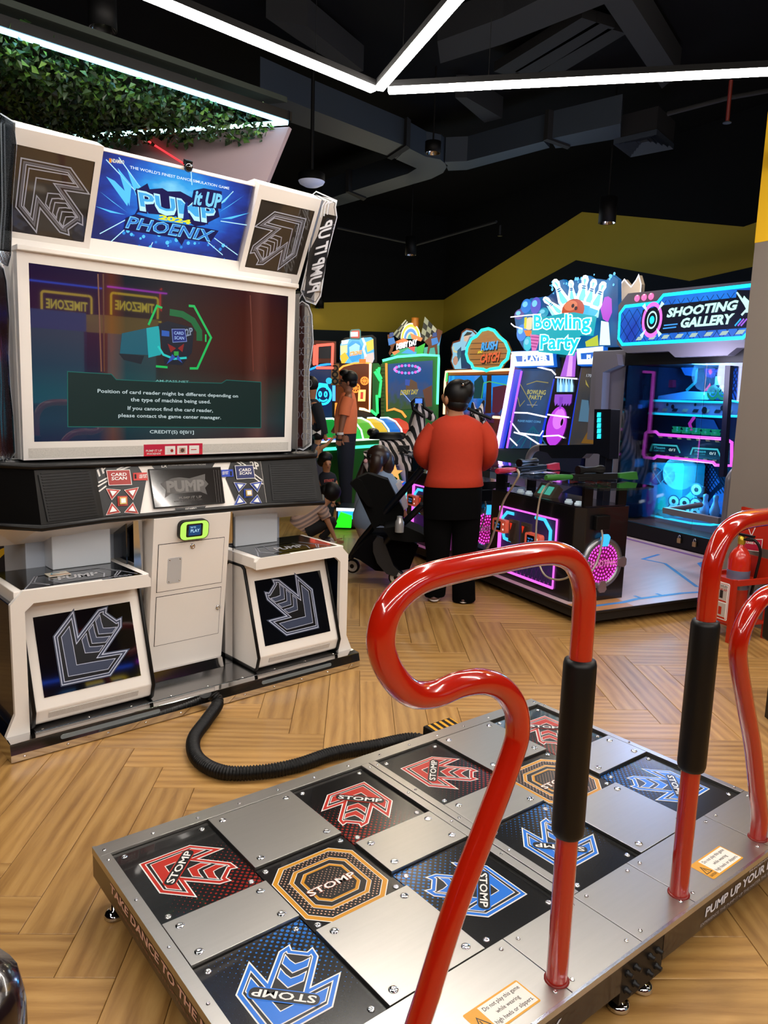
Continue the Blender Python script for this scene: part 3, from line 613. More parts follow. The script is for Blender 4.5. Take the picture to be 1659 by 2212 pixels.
for cx,cy,hx,sx in ((262,428,'#b0210f',1.0),(1388,358,'#163a9a',.88)):
    hm = C(hx,.3)
    for k in range(4):
        dx,dy = ((-1,-1),(1,-1),(1,1),(-1,1))[k]; tri = [(cx+dx*140*sx,cy+dy*122*sx),(cx+dx*28*sx,cy+dy*112*sx-dy*10),(cx+dx*100*sx,cy+dy*20*sx)]
        tri = [(cx+dx*145*sx,cy+dy*118*sx+dx*-6),(cx+dx*18*sx,cy+dy*100*sx),(cx+dx*95*sx,cy+dy*12*sx)]
        m = MB(); P3 = cpx(tri); m.prism(CP,P3,-.006,-.001,hm); m.stroke(CP,P3,.0016,-.0063,WPR,True); c = (sum(p[0] for p in P3)/3,sum(p[1] for p in P3)/3); m.prism(CP,[(c[0]+(x-c[0])*.5,c[1]+(z-c[1])*.5) for x,z in P3],-.011,-.005,BTN); m.build('arrow_button',con)
    m = MB(); s2 = 44*sx; p = cpx([(cx-s2,cy-s2),(cx+s2,cy-s2-4),(cx+s2+5,cy+s2-4),(cx-s2+5,cy+s2)]); m.prism(CP,p,-.007,-.001,hm); s2 *= .7; p = cpx([(cx-s2,cy-s2),(cx+s2,cy-s2-3),(cx+s2+4,cy+s2-3),(cx-s2+4,cy+s2)]); m.prism(CP,p,-.014,-.005,M('gold_button','#b79a5a',.3,.7)); s2 *= .65; p = cpx([(cx-s2,cy-s2),(cx+s2,cy-s2-3),(cx+s2+4,cy+s2-3),(cx-s2+4,cy+s2)]); m.prism(CP,p,-.016,-.013,BTN); m.build('center_button',con)
m = MB(); p = cpx([(492,142),(1140,122),(1180,445),(545,495)]); m.prism(CP,p,-.008,-.001,BLK); d = m.build('engraved_plate',con,bevel=.003)
m = MB(); m.flat(CP,offs(p,.005),-.0085,M('smoked_plate','#242120',.10,coat=.5)); g1 = C('#6d6a68',.35); g2 = C('#4a4746',.35)
lg = [(600,275),(640,255),(700,225),(770,215),(860,225),(930,205),(1000,185),(1000,240),(1030,275),(1000,310),(1020,370),(960,345),(870,350),(780,360),(690,365),(640,400),(650,330)]
m.flat(CP,cpx(lg),-.009,g2); m.text(CP,'PUMP',*cpx([(660,355),(1000,335),(650,250)]),-.0096,g1,.05); m.text(CP,'PUMP IT UP',*cpx([(765,412),(970,400),(765,390)]),-.0096,g1,.02); m.text(CP,'WWW.PIUGAME.COM',*cpx([(720,440),(972,420),(720,425)]),-.0096,g2)
for k in range(3): m.stroke(CP,cpx([(1075+k*22,150),(1105+k*22,440)]),.0016,-.0096,g2)
m.build('engraving',d)
# wing speaker grilles
for s in (0,1):
    a,b = (BT[1],BT[2]) if s == 0 else (BT[4],BT[5]); c = TP[1] if s == 0 else TP[4]
    wf = planefr(K(*a),K(*b),K(*c)); w = (K(*b)-K(*a)).length; hh = (K(*c)-K(*a)).dot(wf.z)
    m = MB(); q = rct(.03,w-.03,.02,hh-.03); m.prism(wf,q,-.004,.002,DARK); gr = m.build('speaker_grille',con,bevel=.002)
    m = MB()
    for i in range(16): z = .03+i*(hh-.06)/15.; m.box(wf,.04,w-.04,-.0065,-.004,z,z+.004,BLK)
    m.build('grille_slats',gr)
# ---------------------------------------------------------------- screen
SF = K.tilt((0,.378,1.167),(0,-.024,.826)); sl = lambda z: (z-1.167)/SF.z.z
m = MB(); f_ = [(.205,sl(1.150)),(KL-.205,sl(1.150)),(KL-.205,sl(1.998)),(.205,sl(1.998))]; i_ = [(.250,sl(1.227)),(KL-.25,sl(1.227)),(KL-.25,sl(1.955)),(.25,sl(1.955))]
m.ring(SF,f_,i_,0,WHITE); m.ring(SF,i_,i_,0,BLK,.012); m.ring(SF,f_,f_,0,WHITE,.06); m.build('screen_frame',cab)
m = MB()
for xa,xb in ((.225,.735),(1.038,1.548)): m.flat(SF,rct(xa,xb,sl(1.158),sl(1.200)),-.001,M('mesh_strip','#d5d0c8',.5,noise=.4,nscale=300))
m.build('speaker_strip',cab)
m = MB(); q = rct(.735,1.038,sl(1.150),sl(1.205)); m.flat(SF,q,-.0015,C('#c21f42',.4)); m.flat(SF,rct(.735,1.038,sl(1.150),sl(1.178)),-.0018,C('#d4283a',.4))
m.text(SF,'PUMP IT UP',(.745,sl(1.170)),(.825,sl(1.170)),(.745,sl(1.180)),-.0024,WPR,.02); m.text(SF,'PHOENIX',(.75,sl(1.156)),(.82,sl(1.156)),(.75,sl(1.165)),-.0024,WPR,.02)
for i,hx in enumerate(('#e8dcd8','#caa090','#eeeae6')): m.flat(SF,rct(.84+i*.063,.893+i*.063,sl(1.154),sl(1.195)),-.0022,C('#f0ebe6',.4)); m.flat(SF,rct(.85+i*.063,.883+i*.063,sl(1.16),sl(1.186)),-.0026,C(hx,.4))
m.flat(SF,ell(.875,sl(1.173),.008,None,8),-.003,C('#a02020',.4)); m.flat(SF,ell(.93,sl(1.173),.01,None,10),-.003,C('#5a3a30',.4)); m.stroke(SF,[(.975,sl(1.175)),(1.005,sl(1.175))],.004,-.003,C('#c8202c',.4)); m.build('instruction_sticker',cab)
def screenmat():
    m = bpy.data.materials.new('game_screen'); m.use_nodes = True; nt = m.node_tree; L = nt.links; b = nt.nodes['Principled BSDF']
    tc = nt.nodes.new('ShaderNodeTexCoord'); sp = nt.nodes.new('ShaderNodeSeparateXYZ'); L.new(tc.outputs['Generated'], sp.inputs[0])
    # picture: dark wine red above, deep teal below, soft vertical beams
    r1 = nt.nodes.new('ShaderNodeValToRGB'); e = r1.color_ramp.elements
    for p,c in ((0,'#03222c'),(.12,'#053a3e'),(.30,'#06332f'),(.45,'#1c1010'),(.62,'#330c08'),(.85,'#2a0a0a'),(1,'#100418')):
        k = e.new(p) if p not in (0,1) else e[0 if p == 0 else -1]; k.position = p; k.color = lin(c)
    L.new(sp.outputs['Z'], r1.inputs[0])
    r2 = nt.nodes.new('ShaderNodeValToRGB'); e = r2.color_ramp.elements
    for p,c in ((0,'#28204a'),(.22,'#3a3050'),(.27,'#8a4a30'),(.32,'#2a3a40'),(.5,'#4a4a46'),(.8,'#5a2a18'),(.87,'#8a5040'),(.92,'#502418'),(1,'#301810')):
        k = e.new(p) if p not in (0,1) else e[0 if p == 0 else -1]; k.position = p; k.color = lin(c)
    L.new(sp.outputs['X'], r2.inputs[0])
    n = nt.nodes.new('ShaderNodeTexNoise'); n.inputs['Scale'].default_value = 3; L.new(tc.outputs['Generated'], n.inputs['Vector'])
    mx = nt.nodes.new('ShaderNodeMix'); mx.data_type = 'RGBA'; mx.blend_type = 'ADD'; mx.inputs[0].default_value = .55; L.new(r1.outputs[0], mx.inputs[6]); L.new(r2.outputs[0], mx.inputs[7])
    L.new(mx.outputs[2], b.inputs['Emission Color']); b.inputs['Emission Strength'].default_value = .7; b.inputs['Base Color'].default_value = (.004,.004,.005,1)
    b.inputs['Roughness'].default_value = .03; b.inputs['Coat Weight'].default_value = 1; b.inputs['Coat Roughness'].default_value = .01
    return m
m = MB(); m.prism(SF,[(.250,sl(1.227)),(KL-.25,sl(1.227)),(KL-.25,sl(1.955)),(.25,sl(1.955))],.006,.02,screenmat()); scr = m.build('screen',cab)
def sp_(pts): return SF.pixs([(x*.4581,230+y*.4581) for x,y in pts],.005)
m = MB(); y = .0052; wt = E('#cfe0e2',.85); tl_ = E('#0a5a55',.35); tle = E('#1c8a80',.45)
pn = sp_([(318,1250),(525,1262),(548,1288),(740,1297),(1045,1305),(1068,1290),(1230,1300),(1230,1515),(320,1510)]); m.flat(SF,pn,y,E('#03302f',.5)); m.stroke(SF,pn,.0035,y-.0003,tle,True)
for t_,bl,br,tl in (('Position of card reader might be different depending on',(460,1355),(1122,1378),(460,1332)),('the type of machine being used.',(616,1396),(993,1406),(616,1372)),('If you cannot find the card reader,',(602,1436),(1004,1447),(602,1413)),('please contact the game center manager.',(558,1470),(1042,1480),(558,1447)),('CREDIT(S) 0[0/1]',(706,1546),(914,1548),(706,1526))): m.text(SF,t_,*sp_([bl,br,tl]),y-.0006,wt,.012)
m.text(SF,'AM-PASS.NET',*sp_([(733,1298),(890,1303),(733,1288)]),y-.0006,E('#7fd0c8',.6),.01); m.build('screen_text',scr)
m = MB(); gr_ = E('#12c860',.8); gd = E('#0a7a40',.6)
m.stroke(SF,sp_([(700,1030),(740,940),(765,950)]),.010,y-.0006,gr_); m.stroke(SF,sp_([(890,940),(915,942),(995,1090),(930,1235),(895,1235)]),.011,y-.0006,gr_); m.stroke(SF,sp_([(800,970),(860,980),(910,1010),(940,1060),(940,1105)]),.030,y-.0005,gd); m.stroke(SF,sp_([(745,1130),(770,1170),(820,1190),(880,1185)]),.010,y-.0007,E('#20d8d0',.8)); m.stroke(SF,sp_([(735,1225),(790,1230)]),.010,y-.0006,gr_); m.stroke(SF,sp_([(970,1075),(970,1110)]),.008,y-.0007,gr_)
m.flat(SF,sp_([(575,1070),(740,1035),(755,1175),(565,1165)]),y-.0002,E('#0c6a80',.6)); m.flat(SF,sp_([(690,1045),(750,1035),(760,1170),(700,1185)]),y-.0004,E('#12b0b8',.8)); m.flat(SF,sp_([(560,1165),(680,1175),(665,1215),(585,1195)]),y-.0003,E('#152030',.6))
m.flat(SF,sp_([(745,1030),(790,1012),(915,1045),(905,1160),(860,1220),(775,1215),(760,1090)]),y-.0004,E('#0a1226',.9)); p = sp_([(810,1050),(872,1050),(880,1108),(815,1112)]); m.flat(SF,p,y-.0008,E('#16226e',1)); m.stroke(SF,p,.003,y-.001,E('#8aa0e0',.7),True); m.text(SF,'CARD',*sp_([(820,1075),(866,1077),(820,1060)]),y-.0012,E('#a8c8ff',.8),.02); m.text(SF,'SCAN',*sp_([(822,1098),(868,1100),(822,1083)]),y-.0012,E('#a8c8ff',.8),.02); m.flat(SF,sp_([(762,1055),(798,1060),(798,1085),(762,1082)]),y-.0008,E('#2a60c0',.8))
for p,hx in (([(790,1118),(830,1140),(805,1160)],'#8a1a1a'),([(868,1118),(838,1140),(860,1158)],'#8a1a1a'),([(785,1215),(812,1168),(828,1185)],'#2a50b0'),([(860,1210),(838,1168),(832,1190)],'#2a50b0'),([(820,1155),(842,1155),(842,1175),(820,1175)],'#2aa040')): m.flat(SF,sp_(p),y-.0008,E(hx,.9))
m.text(SF,'2P',*sp_([(878,1085),(912,1075),(872,1050)]),y-.0012,E('#a0b0c8',.6),.03)
m.build('screen_picture',scr); m = MB()
for pts,hx in (([(462,790),(478,1250)],'#a86a50'),([(487,790),(492,1250)],'#804830'),([(1180,890),(1195,1250)],'#904030'),([(1235,1000),(1255,1250)],'#6a2a1c')): m.stroke(SF,sp_(pts),.006,y-.0001,E(hx,.45)); m.build('light_beam',scr); m = MB()
# ---------------------------------------------------------------- head: speaker boxes and marquee
HD = K.tilt((0,.389,2.074),(0,-.147,.297)); hz_ = lambda z: (z-2.074)/HD.z.z
m = MB(); m.box(K,.20,KL-.20,.40,.62,1.15,2.10,WHITE); m.build('screen_back',cab,bevel=.004)
m = MB(); m.box(K,.20,KL-.20,.33,.62,1.998,2.02,WHITE); m.build('head_ledge',cab,bevel=.004)
def head(f, s):
    xa,xb = sorted((f(.150),f(.516))); m = MB()
    fo = [(xa,hz_(2.004)),(xb,hz_(2.012)),(xb,hz_(2.430)),(xa,hz_(2.425))] if s == 0 else [(xa,hz_(2.012)),(xb,hz_(2.004)),(xb,hz_(2.425)),(xa,hz_(2.430))]
    wa,wb = sorted((f(.172),f(.489))); wi = [(wa,hz_(2.074)),(wb,hz_(2.074)),(wb,hz_(2.371)),(wa,hz_(2.371))]
    m.ring(HD,fo,wi,0,WHITE)
    back = [K(xa,.66,2.02),K(xb,.66,2.02),K(xb,.66,2.46),K(xa,.66,2.46)]; fr4 = [HD(x,0,z) for x,z in fo]; t4 = [K(xa,.265,2.462),K(xb,.285,2.462)]
    m.add([fr4[3],fr4[2],t4[1],t4[0]],[(0,1,2,3)],WHITE); m.add([t4[0],t4[1],back[2],back[3]],[(0,1,2,3)],WHITE)
    m.add([fr4[0],fr4[1],back[1],back[0]],[(0,1,2,3)],WHITE); m.add([fr4[0],fr4[3],t4[0],back[3],back[0]],[(0,1,2,3,4)],WHITE); m.add([fr4[1],fr4[2],t4[1],back[2],back[1]],[(0,1,2,3,4)],WHITE); m.add(back,[(0,1,2,3)],WHITE)
    o = m.build('head_speaker',cab)
    m = MB(); m.prism(HD,rrect(wa-.002,wb+.002,hz_(2.072),hz_(2.373),.012),.004,.012,M('head_glass','#39342f',.03,coat=1)); w_ = m.build('head_window',o)
    m = MB(); cx = (wa+wb)/2; rot = math.radians(45 if s == 0 else -45); c,sn = math.cos(rot),math.sin(rot)
    AF = Fr(HD(cx,.003,hz_(2.222)),HD.x*c+HD.z*sn,HD.y,HD.z*c-HD.x*sn); sc = .37; q = lambda p: [(x*sc,z*sc) for x,z in p]; e1 = C('#aeb2c4',.3); e2 = C('#6e6e78',.3)
    for d,w,mt in ((0,.014,e1),(.03,.02,e2),(.055,.012,e1)): m.ring(AF,q(offs(ARW,d)),q(offs(ARW,d+w)),-.0004,mt)
    for p in (BIGC,chev(.04),chev(-.08),chev(-.2)): m.ring(AF,q(p),q(offs(p,.012)),-.0004,e1); 
    m.build('arrow_engraving',w_)
    m = MB()
    for i in range(3): p = HD(xa+.05+i*(xb-xa-.1)/2,0,hz_(2.035)); m.lathe(Fr(p,HD.x,HD.y,HD.z),[(.006,0),(.005,.002),(0,.002)],CHROME,8,'y')
    m.build('screw',o)
both(head)
def marqmat():
    m = bpy.data.materials.new('backlit_blue_print'); m.use_nodes = True; nt = m.node_tree; L = nt.links; b = nt.nodes['Principled BSDF']
    tc = nt.nodes.new('ShaderNodeTexCoord'); mp = nt.nodes.new('ShaderNodeMapping'); mp.inputs['Location'].default_value = (-.5,0,-.48); mp.inputs['Scale'].default_value = (1,0,.75)
    L.new(tc.outputs['Generated'], mp.inputs[0]); ln = nt.nodes.new('ShaderNodeVectorMath'); ln.operation = 'LENGTH'; L.new(mp.outputs[0], ln.inputs[0])
    n = nt.nodes.new('ShaderNodeTexNoise'); n.inputs['Scale'].default_value = 6; n.inputs['Detail'].default_value = 5; L.new(tc.outputs['Generated'], n.inputs['Vector'])
    ad = nt.nodes.new('ShaderNodeMath'); ad.operation = 'MULTIPLY_ADD'; ad.inputs[1].default_value = .28; L.new(n.outputs[0], ad.inputs[0]); L.new(ln.outputs['Value'], ad.inputs[2])
    r = nt.nodes.new('ShaderNodeValToRGB'); e = r.color_ramp.elements; e[0].position = .16; e[0].color = lin('#8fe4ff'); e[1].position = .68; e[1].color = lin('#04105a')
    for p,c in ((.28,'#2ea8f0'),(.42,'#1470d8'),(.55,'#0a3aa8')): k = e.new(p); k.color = lin(c)
    L.new(ad.outputs[0], r.inputs[0]); L.new(r.outputs[0], b.inputs['Emission Color']); b.inputs['Emission Strength'].default_value = 1.0; b.inputs['Base Color'].default_value = (.01,.02,.05,1); b.inputs['Roughness'].default_value = .15
    return m
MQ = K.tilt((0,.409,2.081),(0,-.153,.342)); mz = lambda z: (z-2.081)/MQ.z.z
m = MB(); m.prism(MQ,rct(.527,KL-.527,mz(2.078),mz(2.425)),0,.02,marqmat()); mq = m.build('marquee_panel',cab)
def mp_(pts): return MQ.pixs([(x*.4581,230+y*.4581) for x,y in pts])
m = MB(); y = -.0008; lb = E('#58c8ff',1.1); sk = E('#b8ecff',1.15); nv = E('#06145c',.8); wh = E('#e8f6ff',1.1)
for w in ([(600,470),(500,330),(540,350),(610,420)],[(600,500),(470,400),(530,450)],[(610,470),(555,290),(620,370)],[(590,510),(450,470),(520,500)],[(1030,500),(1150,420),(1080,470)],[(1040,530),(1180,500),(1090,530)],[(1020,470),(1100,400),(1060,450)],[(640,420),(600,300),(665,380)]): m.flat(MQ,mp_(w),y,lb)
for a,b_ in (((500,250),(640,400)),((560,240),(660,380)),((1100,400),(1030,470)),((470,600),(600,530)),((1170,560),(1040,540)),((900,300),(905,370)),((520,640),(610,560)),((1120,700),(1010,620)),((1050,700),(980,640)),((690,700),(720,640))): m.stroke(MQ,mp_([a,b_]),.004,y,sk)
lo = [(635,395),(665,380),(695,362),(705,390),(765,385),(790,400),(850,400),(905,430),(912,395),(960,385),(1040,400),(1048,440),(1025,470),(1035,520),(985,545),(965,560),(920,565),(880,540),(800,505),(760,510),(700,505),(680,470),(650,500),(632,515),(660,460)]
m.flat(MQ,mp_(lo),y-.0004,nv)
m.text(MQ,'PUMP',*mp_([(652,500),(1026,566),(640,385)]),y-.0010,nv,.09); m.text(MQ,'PUMP',*mp_([(658,492),(1020,558),(646,392)]),y-.0014,sk,.05); m.text(MQ,'PUMP',*mp_([(662,470),(1016,536),(651,402)]),y-.0017,E('#4ab4f4',1),.02)
m.flat(MQ,mp_([(905,470),(915,395),(960,385),(1045,400),(1042,482),(960,476)]),y-.0020,nv); m.text(MQ,'it UP',*mp_([(910,462),(1036,482),(924,392)]),y-.0024,E('#7ad0ff',1.1),.04)
m.flat(MQ,mp_([(862,530),(868,470),(874,448),(884,452),(882,480),(892,530)]),y-.0026,E('#0a2a80',.9))
m.flat(MQ,mp_([(590,525),(640,505),(760,540),(905,560),(1030,585),(990,640),(870,625),(855,655),(830,620),(580,580)]),y-.0028,nv); m.text(MQ,'PHOENIX',*mp_([(588,572),(990,638),(612,515)]),y-.0034,E('#7ad4ff',1.1),.03); m.text(MQ,'PHOENIX',*mp_([(592,568),(986,632),(616,520)]),y-.0038,E('#2a78d8',1.0),.0)
m.text(MQ,'2024',*mp_([(745,530),(895,556),(750,507)]),y-.0046,E('#e6e838',1.1),.05); m.text(MQ,"THE WORLD'S FINEST DANCE SIMULATION GAME",*mp_([(612,292),(1080,392),(612,278)]),y-.001,wh,.01); m.text(MQ,'ANDAMIRO',*mp_([(515,262),(585,272),(515,243)]),y-.001,E('#f0e8d0',1),.03); m.flat(MQ,mp_([(513,263),(524,265),(524,245),(514,243)]),y-.0012,E('#e88a20',1)); m.text(MQ,'TM',*mp_([(1018,464),(1032,467),(1018,456)]),y-.001,wh)
for i in range(26):
    r_ = random.Random(i); x,z = r_.uniform(.60,1.2),mz(r_.uniform(2.09,2.16)); m.flat(MQ,ell(x,z,r_.uniform(.003,.010),None,10),y,lb if i%2 else E('#2a90e8',1))
m.build('marquee_print',mq)
m = MB(); m.prism(MQ,rct(.52,KL-.52,mz(2.030),mz(2.078)),-.004,.02,CHROME); m.build('chrome_strip',cab)
m = MB(); m.box(K,.516,KL-.516,.252,.64,2.424,2.440,WHITE); m.build('marquee_cap',cab,bevel=.003)
m = MB(); p = MQ(.90,-.018,mz(2.44)); m.lathe(Fr(p,MQ.x,MQ.y,MQ.z),[(.0,.016),(.012,.014),(.02,.004),(.02,-.006),(.012,-.016),(0,-.018)],BLKG,16,'y'); m.box(MQ,.885,.915,-.02,.01,mz(2.445),mz(2.465),BLK); m.build('camera_module',cab)
# clear wings beside the screen, edge lit, with printing seen from behind
def wing(f, s):
    x = 1.632 if s else KL-1.632
    wf = Fr(K(x,0,0), K.y, K.x*(1 if s else -1), K.z); 
    R = Fr(K(1.632,0,0), K.y, K.x, K.z)
    up = R.pixs([(677,420),(684,414),(729,434),(726,447),(729,470),(706,560),(694,640),(683,658),(662,650),(651,628),(667,560)])
    lo = R.pixs([(640,640),(652,650),(668,660),(675,680),(678,740),(669,800),(669,850),(674,900),(674,960),(656,972),(645,968),(640,975)])
    for nm,pl in (('upper_wing',up),('lower_wing',lo)):
        m = MB(); m.prism(wf,pl,-.003,.003,ACR); o = m.build(nm,cab); m = MB(); m.stroke(wf,pl,.006,-.0035,M('edge_white','#dfe4ee',.3),True); m.stroke(wf,offs(pl,.012) if nm == 'lower_wing' else offs(pl,.012),.003,-.0035,C('#2a2a30',.4),True); 
        if nm == 'upper_wing':
            q = lambda a: R.pixs(a); wl = C('#e4e4ea',.4); bk = C('#17171c',.4)
            if s: m.flat(wf,q([(668,545),(708,470),(722,475),(700,600),(672,645),(658,640)]),-.0036,bk); b_,r_,t_ = q([(664,634),(694,482),(690,628)]); m.text(wf,'PUMP IT UP',b_,r_,t_,-.0042,wl,.03)
            for k in range(3): m.stroke(wf,q([(694+k*7,470-k*3),(698+k*7,445-k*3),(706+k*7,432+k*2)]),.008,-.004,wl)
        else:
            b_,r_,t_ = R.pixs([(648,900),(648,715),(641,900)]); m.text(wf,'ADVANCED NEXT GENERATION PIU MACHINE',b_,r_,t_,-.004,C('#c8ccd6',.4))
            for i in range(12):
                for j in range(2): c = R.pix(661+j*9-(i%2)*4,690+i*23); m.stroke(wf,ell(c[0],c[1],.022,.02,6),.002,-.004,C('#9aa0ac',.4),True)
        m.build('wing_print',o)
    pl = R.pixs([(640,655),(650,655),(650,975),(640,975)]); m = MB(); m.box(K,x-.02,x+.0,.38,.44,1.16,1.98,CHROME); m.build('mirror_pillar',cab)
both(wing)
def mirror(f, s):
    a,b = sorted((f(.045),f(.205))); m = MB(); m.box(K,a,b,.44,.46,1.15,2.0,CHROME); m.build('mirror_panel',cab)
both(mirror)
# ================================================================ CEILING FURNITURE
DUCT = M('duct_paint','#2b3542',.6,noise=.1,nscale=3); BEAM = M('beam_paint','#0e1015',.85)
def horiz(z): return Fr((0,0,z),(1,0,0),(0,0,1),(0,1,0))     # y points up
def duct(name, z, pts, h, mat, label, cat):
    f = horiz(z); m = MB(); m.prism(f,[(p.x,p.y) for p in (atz(x,y,z) for x,y in pts)],0,h,mat); return m.build(name,label=label,cat=cat)
zd = 3.95
c2_ = lambda x,y: (600+x*.6383,y*.6383)
dk = thing('air_duct','dark grey branching air duct under the black ceiling','duct',atz(881,319,zd))
def dpart(nm, pts, h=.25, mat=DUCT, z=zd): f = horiz(z); m = MB(); m.prism(f,[(p.x,p.y) for p in (atz(*c2_(x,y),z) for x,y in pts)],0,h,mat); return m.build(nm,dk,bevel=.004)
dpart('trunk',[(-60,300),(100,365),(440,497),(400,537),(60,420),(-60,380)])
dpart('branch',[(441,500),(500,530),(550,540),(575,560),(560,585),(520,605),(230,690),(150,712),(150,680),(225,655),(440,588),(470,570),(400,539)])
dpart('branch',[(565,548),(640,545),(900,478),(920,500),(640,575),(577,578)])
dpart('branch',[(922,470),(1160,418),(1160,468),(985,497),(940,502)])
for q in ([(370,535),(435,492),(448,502),(385,542)],[(228,650),(240,648),(300,672),(290,680)],[(898,476),(912,470),(990,498),(980,506)]): dpart('flange',q,.27,BEAM,zd-.02)
for q,z,nm in (([(540,140),(760,60),(1000,-60),(1100,-60),(1140,0),(760,150),(550,215)],4.15,'wide ceiling beam crossing above the white light lines'),([(1075,-30),(1180,-30),(1360,250),(1300,300)],4.2,'ceiling beam slanting down behind the right light line'),([(-40,60),(100,90),(290,240),(250,250),(60,130)],4.2,'ceiling beam above the left white light line'),([(600,330),(640,330),(760,400),(700,415)],4.25,'short ceiling beam behind the corner joint of the light lines')):
    duct('ceiling_beam',z,[c2_(x,y) for x,y in q],.2,M('beam_slate','#14171d',.85),nm,'beam')
for k,q in enumerate(([(760,250),(1060,70)],[(830,250),(1110,85)],[(900,260),(1150,105)])):
    (a,b) = q; f = horiz(4.3); P1,P2 = atz(*c2_(*a),4.3),atz(*c2_(*b),4.3); d = (P2-P1).normalized(); n_ = V((-d.y,d.x,0))*.09
    MB().prism(f,[((P1+n_).x,(P1+n_).y),((P2+n_).x,(P2+n_).y),((P2-n_).x,(P2-n_).y),((P1-n_).x,(P1-n_).y)],0,.08,M('slat_dark','#101318',.85)).build('ceiling_joist',label=('ceiling joist nearest the white light corner','middle ceiling joist right of the white light corner','ceiling joist furthest right of the white light corner')[k],cat='joist')
# pipes with sprinklers
for i,(pts,z) in enumerate((([(200,770),(470,828),(740,750)],3.6),([(1320,385),(1530,330),(1700,300)],3.7))):
    P = [atz(*c2_(*p),z) for p in pts]; t = thing('sprinkler_pipe',('dark sprinkler pipe with a small head near the back wall','dark sprinkler pipe with red drop at the right')[i],'pipe',P[1])
    MB().tube(P,.017,BEAM,8).build('pipe',t)
    e = atz(1080,508,3.5) if i == 0 else atz(1571,262,3.45); pm_ = M('red_pipe','#5a1512',.5) if i else BEAM
    MB().tube([e,V((e.x,e.y,z+.02))],.014,pm_,8).build('drop',t); m = MB(); m.lathe(Fr(e,(1,0,0),(0,1,0),(0,0,1)),[(.03,-.012),(.03,-.006),(.01,0),(.012,.03)],M('brass','#8a8f98',.3,1),12); m.build('sprinkler_head',t)
# air diffuser
dz = 3.9; dq = [atz(x,y,dz) for x,y in ((1325,312),(1418,291),(1455,322),(1362,340))]; t = thing('air_diffuser','square louvred air diffuser in the ceiling at the right','vent',sum(dq,V())/4)
f = horiz(dz); pq = [(p.x,p.y) for p in dq]; c = (sum(p[0] for p in pq)/4,sum(p[1] for p in pq)/4); sc_ = lambda k: [(c[0]+(x-c[0])*k,c[1]+(z-c[1])*k) for x,z in pq]
for i in range(5):
    m = MB(); a,b = sc_(1-.19*i),sc_(1-.19*i-.11); m.ring(f,a,b,.0+.01*i,DUCT,.03+.01*i); m.ring(f,a,a,.01*i,DUCT,.05); m.build('louvre',t)
m = MB(); m.prism(f,sc_(.98),.055,.25,BEAM); m.build('box',t)
# downlights
REFL = M('reflector','#d8d8dc',.12,1)
def can(px_, py_, z, r, h, label, stem=True, glow=25, power=0, stop=ZC):
    p = atz(px_,py_,z); fr = Fr(p,(1,0,0),(0,1,0),(0,0,1)); t = thing('ceiling_downlight',label,'downlight',p,'black can downlights')
    m = MB(); m.lathe(fr,[(r*.9,h*.95),(r*.93,.0),(r,.0),(r,h),(0,h)],HOUS,24,caps=False); m.build('can',t)
    m = MB(); m.lathe(fr,[(r*.93,.002),(r*.8,r*.35),(r*.55,r*.7),(r*.3,r*.85),(0,r*.86)],REFL,24,caps=False); m.build('reflector',t)
    m = MB(); m.lathe(Fr(fr(0,0,r*.5),fr.x,fr.y,fr.z),[(r*.28,0),(r*.28,.02),(0,.02)],E('#ffe9c8',glow),12); m.build('bulb',t)
    if stem: m = MB(); m.tube([fr(0,0,h),fr(0,0,stop-z)],.009,HOUS,6); m.build('stem',t)
    if power: lamp('downlight_beam',fr(0,0,-.02),power,(1,.85,.66),.07,math.radians(150))
can(222,64,3.3,.072,.16,'downlight with wide reflector near the top left corner',False,30,0)
can(935,331,3.7,.075,.1,'round downlight beside the branching duct',True,25,70)
can(1311,482,3.2,.085,.24,'hanging black can downlight above the shooting gallery sign',True,25,60)
can(887,551,3.2,.07,.22,'hanging black can downlight over the far machines, in the middle',True,25,70)
can(765,617,3.2,.07,.2,'hanging black can downlight left of the racing machine sign',True,25,60)
can(690,666,2.75,.07,.22,'hanging black can downlight beside the cabinet wing',True,25)
p = atz(673,396,3.2); fr = Fr(p,(1,0,0),(0,1,0),(0,0,1)); t = thing('dome_lamp','white domed pendant lamp on a black stem behind the marquee','lamp',p)
m = MB(); m.lathe(fr,[(0,-.03),(.06,-.025),(.10,-.005),(.112,.015)],M('dome_white','#c8d2f0',.4,emit=.12),24); m.build('dome',t)
m = MB(); m.lathe(fr,[(.112,.015),(.112,.075),(.095,.085),(0,.085)],HOUS,24); m.build('can',t); MB().tube([fr(0,0,.08),fr(0,0,ZC-3.2)],.016,HOUS,8).build('stem',t)
for sx in (663,657): pass
# ---------------------------------------------------------------- green panel with light edge
gp = thing('green_ceiling_panel','hanging triangular ceiling panel covered with green leaves and edged in light','ceiling panel',atz(350,220,3.0))
zg = 3.0; A_ = atz(620,262,zg); B_ = A_+(atz(0,60,zg)-A_)*1.5; C_g = A_+(atz(175,292,zg)-A_)*1.25
def edge(a,b,nm,col,s): d = (b-a).normalized(); n_ = V((-d.y,d.x,0)); fr = Fr(a,d,n_,(0,0,1)); L = (b-a).length; m = MB(); m.box(fr,0,L,-.013,.013,-.016,.0,E(col,s)); m.build('light_edge',gp); m = MB(); m.box(fr,-.02,L,-.02,.02,.001,.05,BLK); m.build('edge_profile',gp)
edge(A_,B_,'e','#8fdcff',9); edge(A_,C_g,'e','#b8f8f4',8)
f = horiz(zg+.10); m = MB(); m.prism(f,[(A_.x,A_.y),(B_.x,B_.y),(C_g.x,C_g.y)],0,.03,M('panel_backing','#07130a',.8)); m.build('backing',gp)
